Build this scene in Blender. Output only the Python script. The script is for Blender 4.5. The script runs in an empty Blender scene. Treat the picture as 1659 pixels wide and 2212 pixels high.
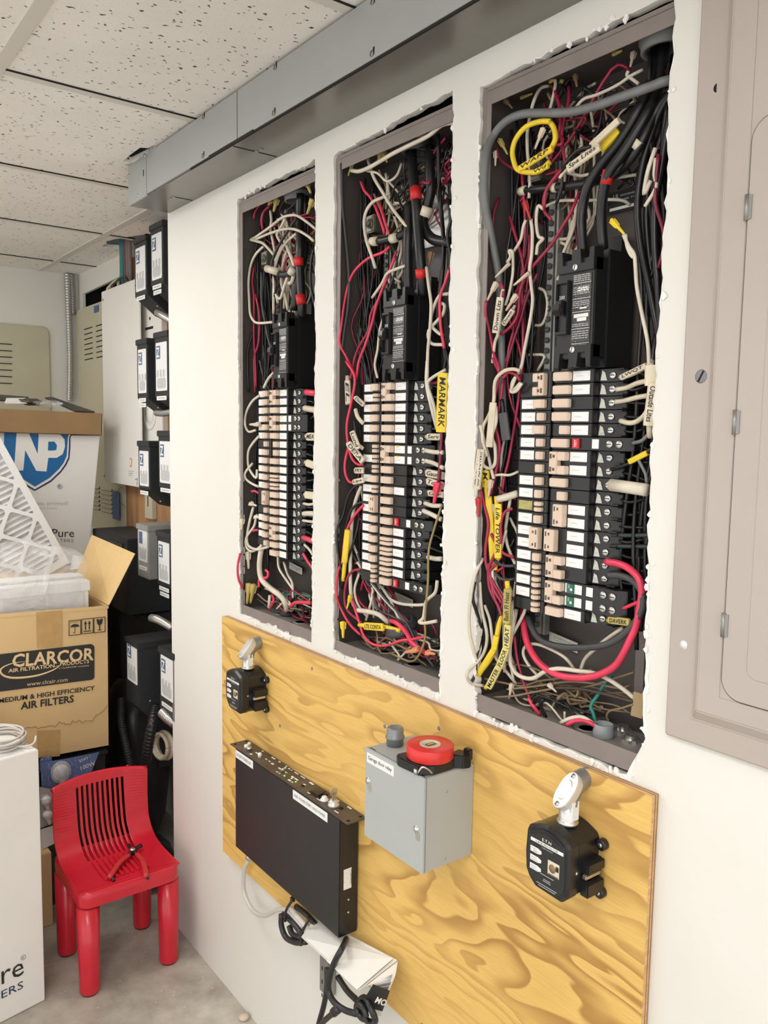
import bpy, bmesh, math, random
from mathutils import Vector, Matrix, noise
C = bpy.context.scene.collection
S = bpy.context.scene
# ---------------- camera, light, exposure ----------------
cam = bpy.data.objects.new('camera', bpy.data.cameras.new('camera')); C.objects.link(cam)
cam.data.sensor_fit = 'HORIZONTAL'; cam.data.sensor_width = 36.0
cam.data.lens = 36.0 * 1769.119 / 1659.0
cam.data.clip_start = 0.02
cam.matrix_world = Matrix([[0.602523,-0.086457,0.793405,2.184690],[0.797954,0.046195,-0.600945,-0.903406],[0.015304,0.995184,0.096822,1.453404],[0.000000,0.000000,0.000000,1.000000]])
S.camera = cam
S.view_settings.view_transform = 'Standard'; S.view_settings.look = 'None'
S.view_settings.gamma = 1.0; S.view_settings.use_curve_mapping = False
S.view_settings.exposure = 0.27
W = bpy.data.worlds.new('world'); S.world = W; W.use_nodes = True
W.node_tree.nodes['Background'].inputs[0].default_value = (1.0, 0.985, 0.97, 1)
W.node_tree.nodes['Background'].inputs[1].default_value = 1.34
def area(name, loc, sx, sy, power, color, rot=(0,0,0)):
    l = bpy.data.lights.new(name, 'AREA'); l.shape = 'RECTANGLE'; l.size = sx; l.size_y = sy
    l.energy = power; l.color = color
    o = bpy.data.objects.new(name, l); o.location = loc; o.rotation_euler = rot; C.objects.link(o)
    return o
area('fixture_light_near_chair', (-0.2,-0.87,2.105), 1.1, 0.5, 6.5, (1.0,0.985,0.96))
area('fixture_light_behind_viewer', (2.2,-1.3,2.105), 1.1, 0.5, 10.5, (1.0,0.98,0.95))

# ---------------- materials ----------------
MATS = {}
def mat(name, col, rough=0.5, metal=0.0, var=0.0, vscale=20, bump=0.0, bscale=60, spec=0.5, alpha=1.0, trans=0.0, emis=0.0, stretch=None, coat=0.0):
    if name in MATS: return MATS[name]
    m = bpy.data.materials.new(name); m.use_nodes = True; MATS[name] = m
    nt = m.node_tree; b = nt.nodes['Principled BSDF']
    b.inputs['Base Color'].default_value = (*col, 1); b.inputs['Roughness'].default_value = rough
    b.inputs['Metallic'].default_value = metal; b.inputs['Specular IOR Level'].default_value = spec
    b.inputs['Alpha'].default_value = alpha; b.inputs['Transmission Weight'].default_value = trans
    b.inputs['Coat Weight'].default_value = coat
    if emis: b.inputs['Emission Color'].default_value = (*col,1); b.inputs['Emission Strength'].default_value = emis
    if var or bump:
        tc = nt.nodes.new('ShaderNodeTexCoord'); mp = nt.nodes.new('ShaderNodeMapping')
        if stretch: mp.inputs['Scale'].default_value = stretch
        nt.links.new(tc.outputs['Object'], mp.inputs[0])
    if var:
        n = nt.nodes.new('ShaderNodeTexNoise'); n.inputs['Scale'].default_value = vscale; n.inputs['Detail'].default_value = 6
        nt.links.new(mp.outputs[0], n.inputs[0])
        r = nt.nodes.new('ShaderNodeValToRGB'); nt.links.new(n.outputs[0], r.inputs[0])
        r.color_ramp.elements[0].position = 0.3; r.color_ramp.elements[1].position = 0.7
        r.color_ramp.elements[0].color = (*[max(0,c*(1-var)) for c in col],1); r.color_ramp.elements[1].color = (*[min(1,c*(1+var)) for c in col],1)
        nt.links.new(r.outputs[0], b.inputs['Base Color'])
    if bump:
        n2 = nt.nodes.new('ShaderNodeTexNoise'); n2.inputs['Scale'].default_value = bscale; n2.inputs['Detail'].default_value = 4
        nt.links.new(mp.outputs[0], n2.inputs[0])
        bp = nt.nodes.new('ShaderNodeBump'); bp.inputs['Strength'].default_value = bump; bp.inputs['Distance'].default_value = 0.002
        nt.links.new(n2.outputs[0], bp.inputs['Height']); nt.links.new(bp.outputs[0], b.inputs['Normal'])
    return m
def N(nt, t, **k):
    n = nt.nodes.new(t)
    for a, v in k.items():
        if a in n.inputs: n.inputs[a].default_value = v
        else: setattr(n, a, v)
    return n
def newmat(name):
    m = bpy.data.materials.new(name); m.use_nodes = True; MATS[name] = m
    return m, m.node_tree, m.node_tree.nodes['Principled BSDF']
def ramp(nt, src, stops):
    r = nt.nodes.new('ShaderNodeValToRGB'); nt.links.new(src, r.inputs[0])
    e = r.color_ramp.elements
    while len(e) < len(stops): e.new(0.5)
    for i, (p, c) in enumerate(stops): e[i].position = p; e[i].color = (*c, 1)
    return r.outputs[0]
def coords(nt, sc=(1,1,1), loc=(0,0,0), rot=(0,0,0)):
    tc = nt.nodes.new('ShaderNodeTexCoord'); mp = nt.nodes.new('ShaderNodeMapping')
    mp.inputs['Scale'].default_value = sc; mp.inputs['Location'].default_value = loc; mp.inputs['Rotation'].default_value = rot
    nt.links.new(tc.outputs['Object'], mp.inputs[0]); return mp.outputs[0]
def mix(nt, fac, a, b, mode='MIX'):
    m = nt.nodes.new('ShaderNodeMix'); m.data_type = 'RGBA'; m.blend_type = mode
    if hasattr(fac, 'links'): nt.links.new(fac, m.inputs[0])
    else: m.inputs[0].default_value = fac
    for i, x in ((6, a), (7, b)):
        if hasattr(x, 'links'): nt.links.new(x, m.inputs[i])
        else: m.inputs[i].default_value = (*x, 1)
    return m.outputs[2]
def bumpn(nt, h, b, s, d):
    bp = nt.nodes.new('ShaderNodeBump'); bp.inputs['Strength'].default_value = s; bp.inputs['Distance'].default_value = d
    nt.links.new(h, bp.inputs['Height']); nt.links.new(bp.outputs[0], b.inputs['Normal'])

def m_wall():
    m, nt, b = newmat('cream_wall_paint')
    c = coords(nt)
    n = N(nt,'ShaderNodeTexNoise',Scale=2.5,Detail=5.0); nt.links.new(c,n.inputs[0])
    col = ramp(nt, n.outputs[0], [(0.3,(0.735,0.72,0.665)),(0.7,(0.775,0.76,0.71))])
    n3 = N(nt,'ShaderNodeTexNoise',Scale=30.0,Detail=3.0); nt.links.new(c,n3.inputs[0])
    f = ramp(nt, n3.outputs[0], [(0.70,(0,0,0)),(0.78,(0.35,0.35,0.35))])
    col = mix(nt, f, col, (0.68,0.65,0.58))
    nt.links.new(col, b.inputs['Base Color']); b.inputs['Roughness'].default_value = 0.55
    n2 = N(nt,'ShaderNodeTexNoise',Scale=160.0,Detail=3.0); nt.links.new(c,n2.inputs[0]); bumpn(nt,n2.outputs[0],b,0.12,0.001)
def m_tile():
    m, nt, b = newmat('acoustic_tile')
    c = coords(nt)
    nz = N(nt,'ShaderNodeTexNoise',Scale=40.0,Detail=2.0); nt.links.new(c,nz.inputs[0])
    ad = nt.nodes.new('ShaderNodeVectorMath'); ad.operation='MULTIPLY_ADD'; nt.links.new(nz.outputs[1],ad.inputs[0]); ad.inputs[1].default_value=(0.03,0.03,0.03); nt.links.new(c,ad.inputs[2])
    mp = nt.nodes.new('ShaderNodeMapping'); mp.inputs['Scale'].default_value=(1,0.5,1); nt.links.new(ad.outputs[0],mp.inputs[0])
    v = N(nt,'ShaderNodeTexVoronoi',Scale=105.0); nt.links.new(mp.outputs[0],v.inputs[0])
    d = ramp(nt, v.outputs['Distance'], [(0.16,(1,1,1)),(0.26,(0,0,0))])
    sep = nt.nodes.new('ShaderNodeSeparateColor'); nt.links.new(v.outputs['Color'],sep.inputs[0])
    k = ramp(nt, sep.outputs[0], [(0.52,(0,0,0)),(0.56,(1,1,1))])
    f = mix(nt, 1.0, d, k, 'MULTIPLY')
    v2 = N(nt,'ShaderNodeTexVoronoi',Scale=260.0); nt.links.new(c,v2.inputs[0])
    d2 = ramp(nt, v2.outputs['Distance'], [(0.13,(0.35,0.35,0.35)),(0.24,(0,0,0))])
    n = N(nt,'ShaderNodeTexNoise',Scale=6.0,Detail=4.0); nt.links.new(c,n.inputs[0])
    base = ramp(nt, n.outputs[0], [(0.3,(0.82,0.79,0.74)),(0.7,(0.88,0.85,0.80))])
    col = mix(nt, f, base, (0.09,0.075,0.065)); col = mix(nt, d2, col, (0.3,0.26,0.23))
    nt.links.new(col,b.inputs['Base Color']); b.inputs['Roughness'].default_value=0.9
    inv = nt.nodes.new('ShaderNodeInvert'); nt.links.new(f,inv.inputs['Color']); bumpn(nt,inv.outputs[0],b,0.5,0.002)
def m_ply():
    m, nt, b = newmat('plywood_face')
    c = coords(nt,(0.48,1,2.0),(0,0,0),(0,0.20,0))
    nz = N(nt,'ShaderNodeTexNoise',Scale=3.2,Detail=3.0,Roughness=0.5,Distortion=0.4); nt.links.new(c,nz.inputs[0])
    mt = nt.nodes.new('ShaderNodeMath'); mt.operation='MULTIPLY'; mt.inputs[1].default_value=14.0; nt.links.new(nz.outputs[0],mt.inputs[0])
    fr = nt.nodes.new('ShaderNodeMath'); fr.operation='FRACT'; nt.links.new(mt.outputs[0],fr.inputs[0])
    rings = ramp(nt, fr.outputs[0], [(0.0,(0,0,0)),(0.40,(0.10,0.10,0.10)),(0.78,(0.9,0.9,0.9)),(0.9,(1,1,1)),(0.97,(0,0,0))])
    g = N(nt,'ShaderNodeTexNoise',Scale=2.2,Detail=2.0); nt.links.new(c,g.inputs[0])
    gate = ramp(nt, g.outputs[0], [(0.38,(0.15,0.15,0.15)),(0.62,(1,1,1))])
    f = mix(nt,1.0,rings,gate,'MULTIPLY')
    cf = coords(nt,(6,1,120)); fi = N(nt,'ShaderNodeTexNoise',Scale=3.0,Detail=4.0); nt.links.new(cf,fi.inputs[0])
    base = ramp(nt, fi.outputs[0], [(0.3,(0.72,0.455,0.125)),(0.7,(0.82,0.53,0.16))])
    sc = nt.nodes.new('ShaderNodeMath'); sc.operation='MULTIPLY'; sc.inputs[1].default_value=1.0; nt.links.new(f,sc.inputs[0])
    col = mix(nt, sc.outputs[0], base, (0.43,0.225,0.055))
    nt.links.new(col,b.inputs['Base Color']); b.inputs['Roughness'].default_value=0.5
    bumpn(nt,fi.outputs[0],b,0.1,0.001)
def m_floor():
    m, nt, b = newmat('concrete_floor')
    c = coords(nt)
    n = N(nt,'ShaderNodeTexNoise',Scale=7.0,Detail=8.0,Roughness=0.65); nt.links.new(c,n.inputs[0])
    base = ramp(nt, n.outputs[0], [(0.3,(0.27,0.24,0.20)),(0.5,(0.43,0.40,0.34)),(0.72,(0.60,0.565,0.49))])
    v = N(nt,'ShaderNodeTexVoronoi',Scale=90.0); nt.links.new(c,v.inputs[0])
    sep = nt.nodes.new('ShaderNodeSeparateColor'); nt.links.new(v.outputs['Color'],sep.inputs[0])
    d = ramp(nt, v.outputs['Distance'], [(0.12,(1,1,1)),(0.2,(0,0,0))]); k = ramp(nt, sep.outputs[0], [(0.88,(0,0,0)),(0.9,(1,1,1))])
    f = mix(nt,1.0,d,k,'MULTIPLY'); col = mix(nt,f,base,(0.75,0.7,0.6))
    nt.links.new(col,b.inputs['Base Color']); b.inputs['Roughness'].default_value=0.38; bumpn(nt,n.outputs[0],b,0.2,0.002)
def m_sticker(name, base, line, sy=420.0):
    m, nt, b = newmat(name)
    c = coords(nt); w = N(nt,'ShaderNodeTexNoise',Scale=1.0,Detail=3.0)
    mp = nt.nodes.new('ShaderNodeMapping'); mp.inputs['Scale'].default_value=(420,420,sy); nt.links.new(c,mp.inputs[0]); nt.links.new(mp.outputs[0],w.inputs[0])
    f = ramp(nt, w.outputs[0], [(0.60,(0,0,0)),(0.68,(0.55,0.55,0.55))])
    nt.links.new(mix(nt,f,base,line), b.inputs['Base Color']); b.inputs['Roughness'].default_value=0.45
m_wall(); m_tile(); m_ply(); m_floor()
m_sticker('breaker_sticker_paper',(0.86,0.85,0.84),(0.45,0.45,0.47)); m_sticker('rating_label_print',(0.045,0.045,0.045),(0.75,0.75,0.72),1400.0)
m_sticker('white_label_print',(0.80,0.80,0.79),(0.30,0.32,0.36),700.0); m_sticker('blister_card_print',(0.10,0.15,0.32),(0.75,0.78,0.82),60.0)
mat('tub_floor_lit',(0.34,0.32,0.30),0.4,0.3,0.1,30)  # lighter copy of the tub paint, light on the floor put into the colour
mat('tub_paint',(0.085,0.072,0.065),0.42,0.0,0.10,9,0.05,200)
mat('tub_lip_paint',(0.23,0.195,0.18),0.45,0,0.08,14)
mat('cover_paint',(0.44,0.385,0.345),0.36,0.0,0.03,5,0.04,300,coat=0.15)
mat('galvanized_grey',(0.30,0.30,0.285),0.38,0.55,0.05,30,0.03,300)
mat('duct_cover_paint',(0.36,0.37,0.365),0.42,0.15,0.04,8,0.04,400)
mat('duct_under_shaded',(0.20,0.19,0.17),0.28,0.45,0.06,4,0.02,300)  # duct paint made darker, the shade of the underside put into the colour
mat('drywall_core',(0.62,0.58,0.52),0.95,0,0.15,60,0.9,180)
mat('torn_plaster',(0.84,0.83,0.80),0.85,0,0.06,40,0.9,120)
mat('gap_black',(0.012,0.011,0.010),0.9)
mat('breaker_black',(0.014,0.014,0.015),0.30,0,0,1,0.05,500)
mat('handle_tan',(0.70,0.55,0.43),0.42,0,0.04,50)
mat('lug_metal',(0.13,0.12,0.10),0.35,0.6)
mat('handle_mark',(0.10,0.075,0.06),0.6)
mat('terminal_steel',(0.62,0.61,0.58),0.28,0.9)
mat('terminal_tag',(0.60,0.61,0.54),0.5,0,0.15,200)
mat('test_red',(0.62,0.02,0.03),0.4); mat('test_green',(0.02,0.16,0.09),0.4)
mat('white_plastic',(0.82,0.82,0.80),0.4); mat('white_ink',(0.85,0.85,0.83),0.5); mat('black_ink',(0.02,0.02,0.02),0.6); mat('grey_ink',(0.22,0.22,0.23),0.6); mat('faint_ink',(0.5,0.5,0.5),0.6)
mat('olive_sticker',(0.42,0.38,0.12),0.45,0,0.2,120)
WC = dict(black=(0.012,0.012,0.013),white=(0.66,0.60,0.49),cream=(0.66,0.58,0.44),crimson=(0.34,0.018,0.055),darkred=(0.18,0.012,0.035),pinkred=(0.72,0.045,0.10),
 gray=(0.17,0.175,0.175),darkgray=(0.055,0.057,0.06),yellow=(0.80,0.58,0.03),paleyellow=(0.72,0.62,0.22),olive=(0.45,0.37,0.10),oldyellow=(0.52,0.40,0.12),darkgreen=(0.03,0.04,0.032),darkteal=(0.02,0.20,0.17),
 brown=(0.24,0.17,0.10),darkbrown=(0.07,0.05,0.04),darkyellow=(0.32,0.24,0.10),beige=(0.66,0.60,0.45),redtape=(0.62,0.02,0.02),tan=(0.62,0.52,0.40),red=(0.48,0.03,0.04),orange=(0.72,0.26,0.12),brownish=(0.28,0.16,0.09))
for k, v in WC.items(): mat('insulation_'+k, v, 0.33 if k in('black','crimson','pinkred','darkred') else 0.48, 0, 0.12, 40)
def M(n): return MATS[n] if n in MATS else MATS['insulation_'+n]

# ---------------- mesh helpers ----------------
class MB:
    def __init__(s): s.v = []; s.f = []; s.m = []; s.cur = 0; s.smooth = []; s.sm = False
    def add(s, vs, fs):
        o = len(s.v); s.v += [tuple(v) for v in vs]
        for f in fs: s.f.append([i+o for i in f]); s.m.append(s.cur); s.smooth.append(s.sm)
    def box(s, a, b, T=None):
        x0,y0,z0 = a; x1,y1,z1 = b
        vs = [Vector(p) for p in ((x0,y0,z0),(x1,y0,z0),(x1,y1,z0),(x0,y1,z0),(x0,y0,z1),(x1,y0,z1),(x1,y1,z1),(x0,y1,z1))]
        if T: vs = [T @ v for v in vs]
        s.add(vs, [(0,3,2,1),(4,5,6,7),(0,1,5,4),(1,2,6,5),(2,3,7,6),(3,0,4,7)]); return s
    def prism(s, pts, d):      # pts: loop of 3D points, d: extrusion vector
        n = len(pts); P = [Vector(p) for p in pts]; Q = [p + Vector(d) for p in P]
        s.add(P+Q, [list(range(n))[::-1], list(range(n,2*n))] + [(i,(i+1)%n,n+(i+1)%n,n+i) for i in range(n)]); return s
    def quad(s, *p): s.add(p, [tuple(range(len(p)))]); return s
    def rings(s, rs, closed=True, cap=True):   # list of rings (lists of points)
        o = len(s.v); n = len(rs[0])
        vs = [p for r in rs for p in r]; fs = []
        for j in range(len(rs)-1):
            for i in range(n if closed else n-1):
                a = j*n+i; b = j*n+(i+1)%n; fs.append((a,b,b+n,a+n))
        if cap and closed: fs.append(tuple(range(n))[::-1]); fs.append(tuple((len(rs)-1)*n+i for i in range(n)))
        s.add(vs, fs); return s
    def tube(s, pts, r, n=8, sub=4, taper=None, flat=None, closed=False):
        P = smooth(pts, sub) if sub > 1 and len(pts) > 2 else [Vector(p) for p in pts]
        rs = []; up = None
        for i, p in enumerate(P):
            t = (P[min(i+1,len(P)-1)] - P[max(i-1,0)])
            if t.length < 1e-9: t = Vector((0,0,1))
            t.normalize()
            if up is None:
                up = t.orthogonal().normalized()
            else:
                up = (up - t*up.dot(t)); up = up.normalized() if up.length > 1e-6 else t.orthogonal().normalized()
            w = t.cross(up)
            rr = r if taper is None else r*taper(i/(len(P)-1))
            rs.append([p + (up*math.cos(2*math.pi*k/n) + w*math.sin(2*math.pi*k/n))*rr for k in range(n)])
        sm = s.sm; s.sm = True; s.rings(rs); s.sm = sm; return s
    def lathe(s, prof, o, ax=(0,0,1), n=20, cap=True):   # prof: (r, h)
        ax = Vector(ax).normalized(); u = ax.orthogonal().normalized(); w = ax.cross(u); o = Vector(o)
        s.rings([[o + ax*h + (u*math.cos(2*math.pi*k/n)+w*math.sin(2*math.pi*k/n))*r for k in range(n)] for r, h in prof], cap=cap); return s
    def sphere(s, o, r, n=12, sc=(1,1,1)):
        o = Vector(o); rs = []
        for j in range(n//2+1):
            a = math.pi*j/(n//2); rr = max(math.sin(a),1e-3)
            rs.append([o + Vector((math.cos(2*math.pi*k/n)*rr*sc[0], math.sin(2*math.pi*k/n)*rr*sc[1], -math.cos(a)*sc[2]))*r for k in range(n)])
        sm = s.sm; s.sm = True; s.rings(rs); s.sm = sm; return s
    def mesh(s, name, mats, bevel=0, recalc=True):
        me = bpy.data.meshes.new(name); me.from_pydata(s.v, [], s.f)
        if not isinstance(mats, (list, tuple)): mats = [mats]
        for m in mats: me.materials.append(M(m) if isinstance(m, str) else m)
        for p, mi, sm in zip(me.polygons, s.m, s.smooth): p.material_index = mi; p.use_smooth = sm
        bm = bmesh.new(); bm.from_mesh(me)
        if recalc: bmesh.ops.recalc_face_normals(bm, faces=bm.faces)
        if bevel:
            es = [e for e in bm.edges if len(e.link_faces) == 2 and e.calc_face_angle(0) > 0.6]
            bmesh.ops.bevel(bm, geom=es, offset=bevel, segments=2, affect='EDGES', clamp_overlap=True)
        bm.to_mesh(me); bm.free(); return me
    def build(s, name, mats, parent=None, bevel=0, **kw):
        return link(name, s.mesh(name, mats, bevel), parent, **kw)
def smooth(pts, sub):
    P = [Vector(p) for p in pts]; out = []
    for i in range(len(P)-1):
        p0 = P[i-1] if i else P[0]*2-P[1]; p1 = P[i]; p2 = P[i+1]; p3 = P[i+2] if i+2 < len(P) else P[-1]*2-P[-2]
        for k in range(sub):
            t = k/sub; out.append(0.5*((2*p1)+(p2-p0)*t+(2*p0-5*p1+4*p2-p3)*t*t+(3*p1-p0-3*p2+p3)*t*t*t))
    out.append(P[-1]); return out
def link(name, me, parent=None, **kw):
    o = bpy.data.objects.new(name, me); C.objects.link(o)
    if parent: o.parent = parent; o.matrix_parent_inverse = Matrix.Translation(-Vector(parent.location)) if kw.pop('world', True) else Matrix()
    tag(o, **{k: v for k, v in kw.items() if k != 'world'}); return o
def tag(o, label=None, cat=None, group=None, kind=None):
    if label: o['label'] = label
    if cat: o['category'] = cat
    if group: o['group'] = group
    if kind: o['kind'] = kind
    return o
def thing(name, label, cat, loc=(0,0,0), group=None):
    o = bpy.data.objects.new(name, None); C.objects.link(o); o.location = loc; o.empty_display_size = 0.02
    return tag(o, label, cat, group)
BASEFONT = None
def text(s, name, parent, origin, xdir, ydir, height, m, width=None, ext=0.0002, align='LEFT', bold=0.0, shear=0, label=None, spacing=1.0):
    cu = bpy.data.curves.new(name, 'FONT'); cu.body = s; cu.size = 1.0; cu.resolution_u = 2; cu.offset = bold; cu.shear = shear
    cu.space_character = spacing
    ob = bpy.data.objects.new(name, cu); C.objects.link(ob)
    dg = bpy.context.evaluated_depsgraph_get(); me = bpy.data.meshes.new_from_object(ob.evaluated_get(dg)); bpy.data.objects.remove(ob)
    xs = [v.co.x for v in me.vertices] or [0,1]; ys = [v.co.y for v in me.vertices] or [0,1]
    w = max(xs)-min(xs); h = max(ys)-min(ys); sy = height/max(h,0.3); sx = (width/w) if width else sy
    X = Vector(xdir).normalized(); Y = Vector(ydir); Y = (Y - X*Y.dot(X)).normalized(); Z = X.cross(Y); O = Vector(origin)
    ox = min(xs) if align == 'LEFT' else (min(xs)+max(xs))/2
    for v in me.vertices:
        a, bb = v.co.x, v.co.y; v.co = O + X*((a-ox)*sx) + Y*((bb-min(ys))*sy) + Z*ext
    me.materials.clear(); me.materials.append(M(m))
    return link(name, me, parent, **({'label': label} if label else {}))
def fill2d(name, loops, thick, mats, to3d, parent=None, **kw):   # flat sheet with holes, loops in 2D, to3d maps (a,b,depth)
    cu = bpy.data.curves.new(name, 'CURVE'); cu.dimensions = '2D'; cu.fill_mode = 'BOTH'; cu.extrude = thick/2
    for lp in loops:
        sp = cu.splines.new('POLY'); sp.points.add(len(lp)-1)
        for i, p in enumerate(lp): sp.points[i].co = (p[0], p[1], 0, 1)
        sp.use_cyclic_u = True
    ob = bpy.data.objects.new(name, cu); C.objects.link(ob)
    dg = bpy.context.evaluated_depsgraph_get(); me = bpy.data.meshes.new_from_object(ob.evaluated_get(dg)); bpy.data.objects.remove(ob)
    for v in me.vertices: v.co = to3d(v.co.x, v.co.y, v.co.z + thick/2)
    me.materials.clear()
    for m in mats: me.materials.append(M(m))
    bm = bmesh.new(); bm.from_mesh(me); bmesh.ops.remove_doubles(bm, verts=bm.verts, dist=1e-6); bmesh.ops.recalc_face_normals(bm, faces=bm.faces)
    bm.to_mesh(me); bm.free()
    for p in me.polygons: p.use_smooth = False
    return link(name, me, parent, **kw)
def jag(pts, amp, step, seed):   # ragged closed polyline through corner points
    random.seed(seed); out = []
    for i in range(len(pts)):
        a = Vector(pts[i]); b = Vector(pts[(i+1)%len(pts)]); L = (b-a).length; n = max(2, int(L/step)); d = (b-a)/n; nn = Vector((-d.y, d.x)).normalized()
        for k in range(n):
            q = a + d*k; j = (noise.noise(Vector((q.x*22, q.y*22, seed)))*1.5 + random.uniform(-.7,.7))*amp
            out.append(tuple(q + nn*j))
    return out
def cable_tie(): pass
# ---------------- room shell ----------------
ZC = 2.137; WT = 2.033
MB().box((-2.2,-3.2,-0.05),(3.4,1.2,0)).build('floor','concrete_floor',kind='structure')
hole1 = jag([(-1.03,0.16),(-0.88,0.14),(-0.72,0.20),(-0.80,0.24),(-1.0,0.24)],0.006,0.02,3)
hole2 = [tuple(p[:2]) for p in ((0.0271,-0.1322,2.137),(0.0763,-0.1342,2.137),(0.1203,-0.1349,2.137),(0.1596,-0.1343,2.137),(0.1688,-0.1181,2.137),(0.2066,-0.113,2.137),(0.1435,-0.0964,2.137),(0.0325,-0.1087,2.137))]
ceil = fill2d('ceiling',[[(-1.72,-3.2),(3.4,-3.2),(3.4,0.30),(-1.72,0.30)],hole1,hole2],0.015,['acoustic_tile'],lambda a,b,d:(a,b,ZC+d),kind='structure')
MB().box((-2.2,-3.2,2.32),(3.4,1.2,2.34)).build('void_above','gap_black',ceil)
mat('tee_white',(0.66,0.63,0.575),0.5)
k = 0
for y in (0.098,-0.512,-1.122,-1.732):
    k += 1; MB().box((-1.66,y-0.012,ZC-0.0035),(3.4,y+0.012,ZC+0.001)).build('trim_%d'%k,'tee_white',kind='structure')
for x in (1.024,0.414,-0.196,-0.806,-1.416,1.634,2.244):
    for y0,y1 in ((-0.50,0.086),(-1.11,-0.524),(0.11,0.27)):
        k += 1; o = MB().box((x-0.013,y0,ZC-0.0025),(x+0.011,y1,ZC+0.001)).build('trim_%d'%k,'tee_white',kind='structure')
        MB().box((x+0.011,y0,ZC-0.003),(x+0.0135,y1,ZC+0.001)).build('gap_shadow_strip','gap_black',o)  # black strip along the tee, standing in for the shadow line at the tile edge
# main wall with three openings cut through the drywall
LX = [0.4064,0.8128,1.2192]; RX = [0.751,1.161,1.561]; ZT = 1.988; ZB = 1.03
w3 = lambda a,b,d:(a,d,b)
def opening(L,R,seed):
    tl, tr = (1.986,1.990) if seed == 11 else (1.982,1.999)
    c = [(L+0.016,1.013),(R-0.004,1.009),(R-0.002,1.30),(R+0.002,1.62),(R-0.003,tr),(L+0.004,tl),(L+0.010,1.50)]
    if seed == 13: c = [(L+0.028,1.004),(R-0.02,1.002),(R+0.004,1.06),(R-0.002,1.17),(R-0.006,1.40),(R-0.004,1.70),(R-0.002,1.987),(L+0.002,1.983),(L+0.004,1.86),(L+0.010,1.50)]
    return jag(c, 0.0028, 0.010, seed)
ops = [opening(LX[i],RX[i],11+i) for i in range(3)]
wr = fill2d('wall_right',[[(0,0),(3.4,0),(3.4,WT+0.1),(0,WT+0.1)]]+ops,0.0125,['cream_wall_paint'],w3,kind='structure')
MB().box((0,0.0125,0),(0.012,0.235,ZC)).build('wall_end','cream_wall_paint',wr)
for i in range(3):   # torn paper and plaster rims round each opening
    L, R = LX[i], RX[i]; inner = ops[i]
    cx = (L+R)/2; cz = 1.5; outer = []
    random.seed(50+i)
    for (a,b) in inner:
        lowr = max(0, (1.25-b)*1.2) + (0.5 if a > cx and b < 1.3 else 0)
        nz = noise.noise(Vector((a*38,b*26,i*7.0))); w = max(0.0003, (nz+0.02)*0.013*(0.55+lowr) + random.uniform(-0.002,0.002))
        if a < L+0.03: w *= 1.3
        if b > 1.95: w *= 0.5
        dx = 1 if a > R-0.03 else (-1 if a < L+0.04 else 0); dz = -1 if b < 1.05 else (1 if b > 1.96 else 0)
        if dx == 0 and dz == 0: dx = 1 if a > cx else -1
        l = math.hypot(dx,dz); outer.append((a+dx*w/l, b+dz*w/l))
    fill2d('torn_plaster_rim',[outer,inner],0.0011,['torn_plaster'],lambda a,b,d:(a,-0.0011+d,b),wr)
    mb = MB()   # crumbs and curls of plaster
    for q in range(190):
        a, b = random.choice(inner)
        if b > 1.3 and random.random() < 0.8: continue
        s = random.uniform(0.0015,0.0048); dz = random.uniform(-0.010,0.002) if b < 1.05 else random.uniform(-.004,.004)
        p = Vector((a+random.uniform(-.001,.008 if a>cx else .001)*(1 if b<1.9 else 0), random.uniform(-.0028,-.0008), b+dz))
        pts = [p+Vector((math.cos(t)*s*random.uniform(.4,1.3), 0, math.sin(t)*s*random.uniform(.5,1.6))) for t in (0,1.1,2.2,3.3,4.4,5.4)]
        mb.prism(pts,(random.uniform(-.0006,.0006),random.uniform(.0012,.003),0))
    mb.build('plaster_crumbs','torn_plaster',wr,kind='stuff')
# studs between the tubs
for a,b in ((0.03,0.05),(0.385,0.418),(0.775,0.82),(1.18,1.228),(1.60,1.64),(2.1,2.14)):
    MB().box((a,0.013,0.02),(b,0.11,2.03)).build('wall_stud','drywall_core',wr)
MB().box((0.012,0.125,0.0),(3.4,0.135,2.12)).build('wall_right_rear_face','gap_black',wr)
# far end wall and the recessed wall that carries the transformers
MB().box((-1.74,-3.2,0),(-1.67,0.5,ZC+0.1)).build('wall_back','cream_wall_paint',kind='structure')
hole3 = [(-1.60,1.90),(-1.02,1.90),(-1.02,2.058),(-1.60,2.045)]
wq = fill2d('wall_recess',[[(-1.67,0),(0.03,0),(0.03,ZC+0.1),(-1.67,ZC+0.1)],hole3],0.0125,['cream_wall_paint'],lambda a,b,d:(a,0.262+d,b),kind='structure')
m = MB(); m.box((-1.64,0.275,1.8),(-0.98,0.36,1.81)); m.box((-1.64,0.36,1.8),(-0.98,0.37,2.1)); m.box((-1.64,0.275,2.09),(-0.98,0.36,2.1)); m.box((-1.64,0.275,1.8),(-1.63,0.37,2.1)); m.build('recess_cavity','gap_black',wq)
mat('backing_ply',(0.42,0.22,0.10),0.7,0,0.35,6,0.1,60,stretch=(3,1,0.6)); mat('backing_white_metal',(0.60,0.58,0.54),0.5)
o = MB().box((-1.06,0.248,0.95),(0.02,0.261,2.10)).build('plywood_backing_board','backing_ply'); tag(o,'orange brown plywood backing board on the recessed wall behind the transformers','board')

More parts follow.
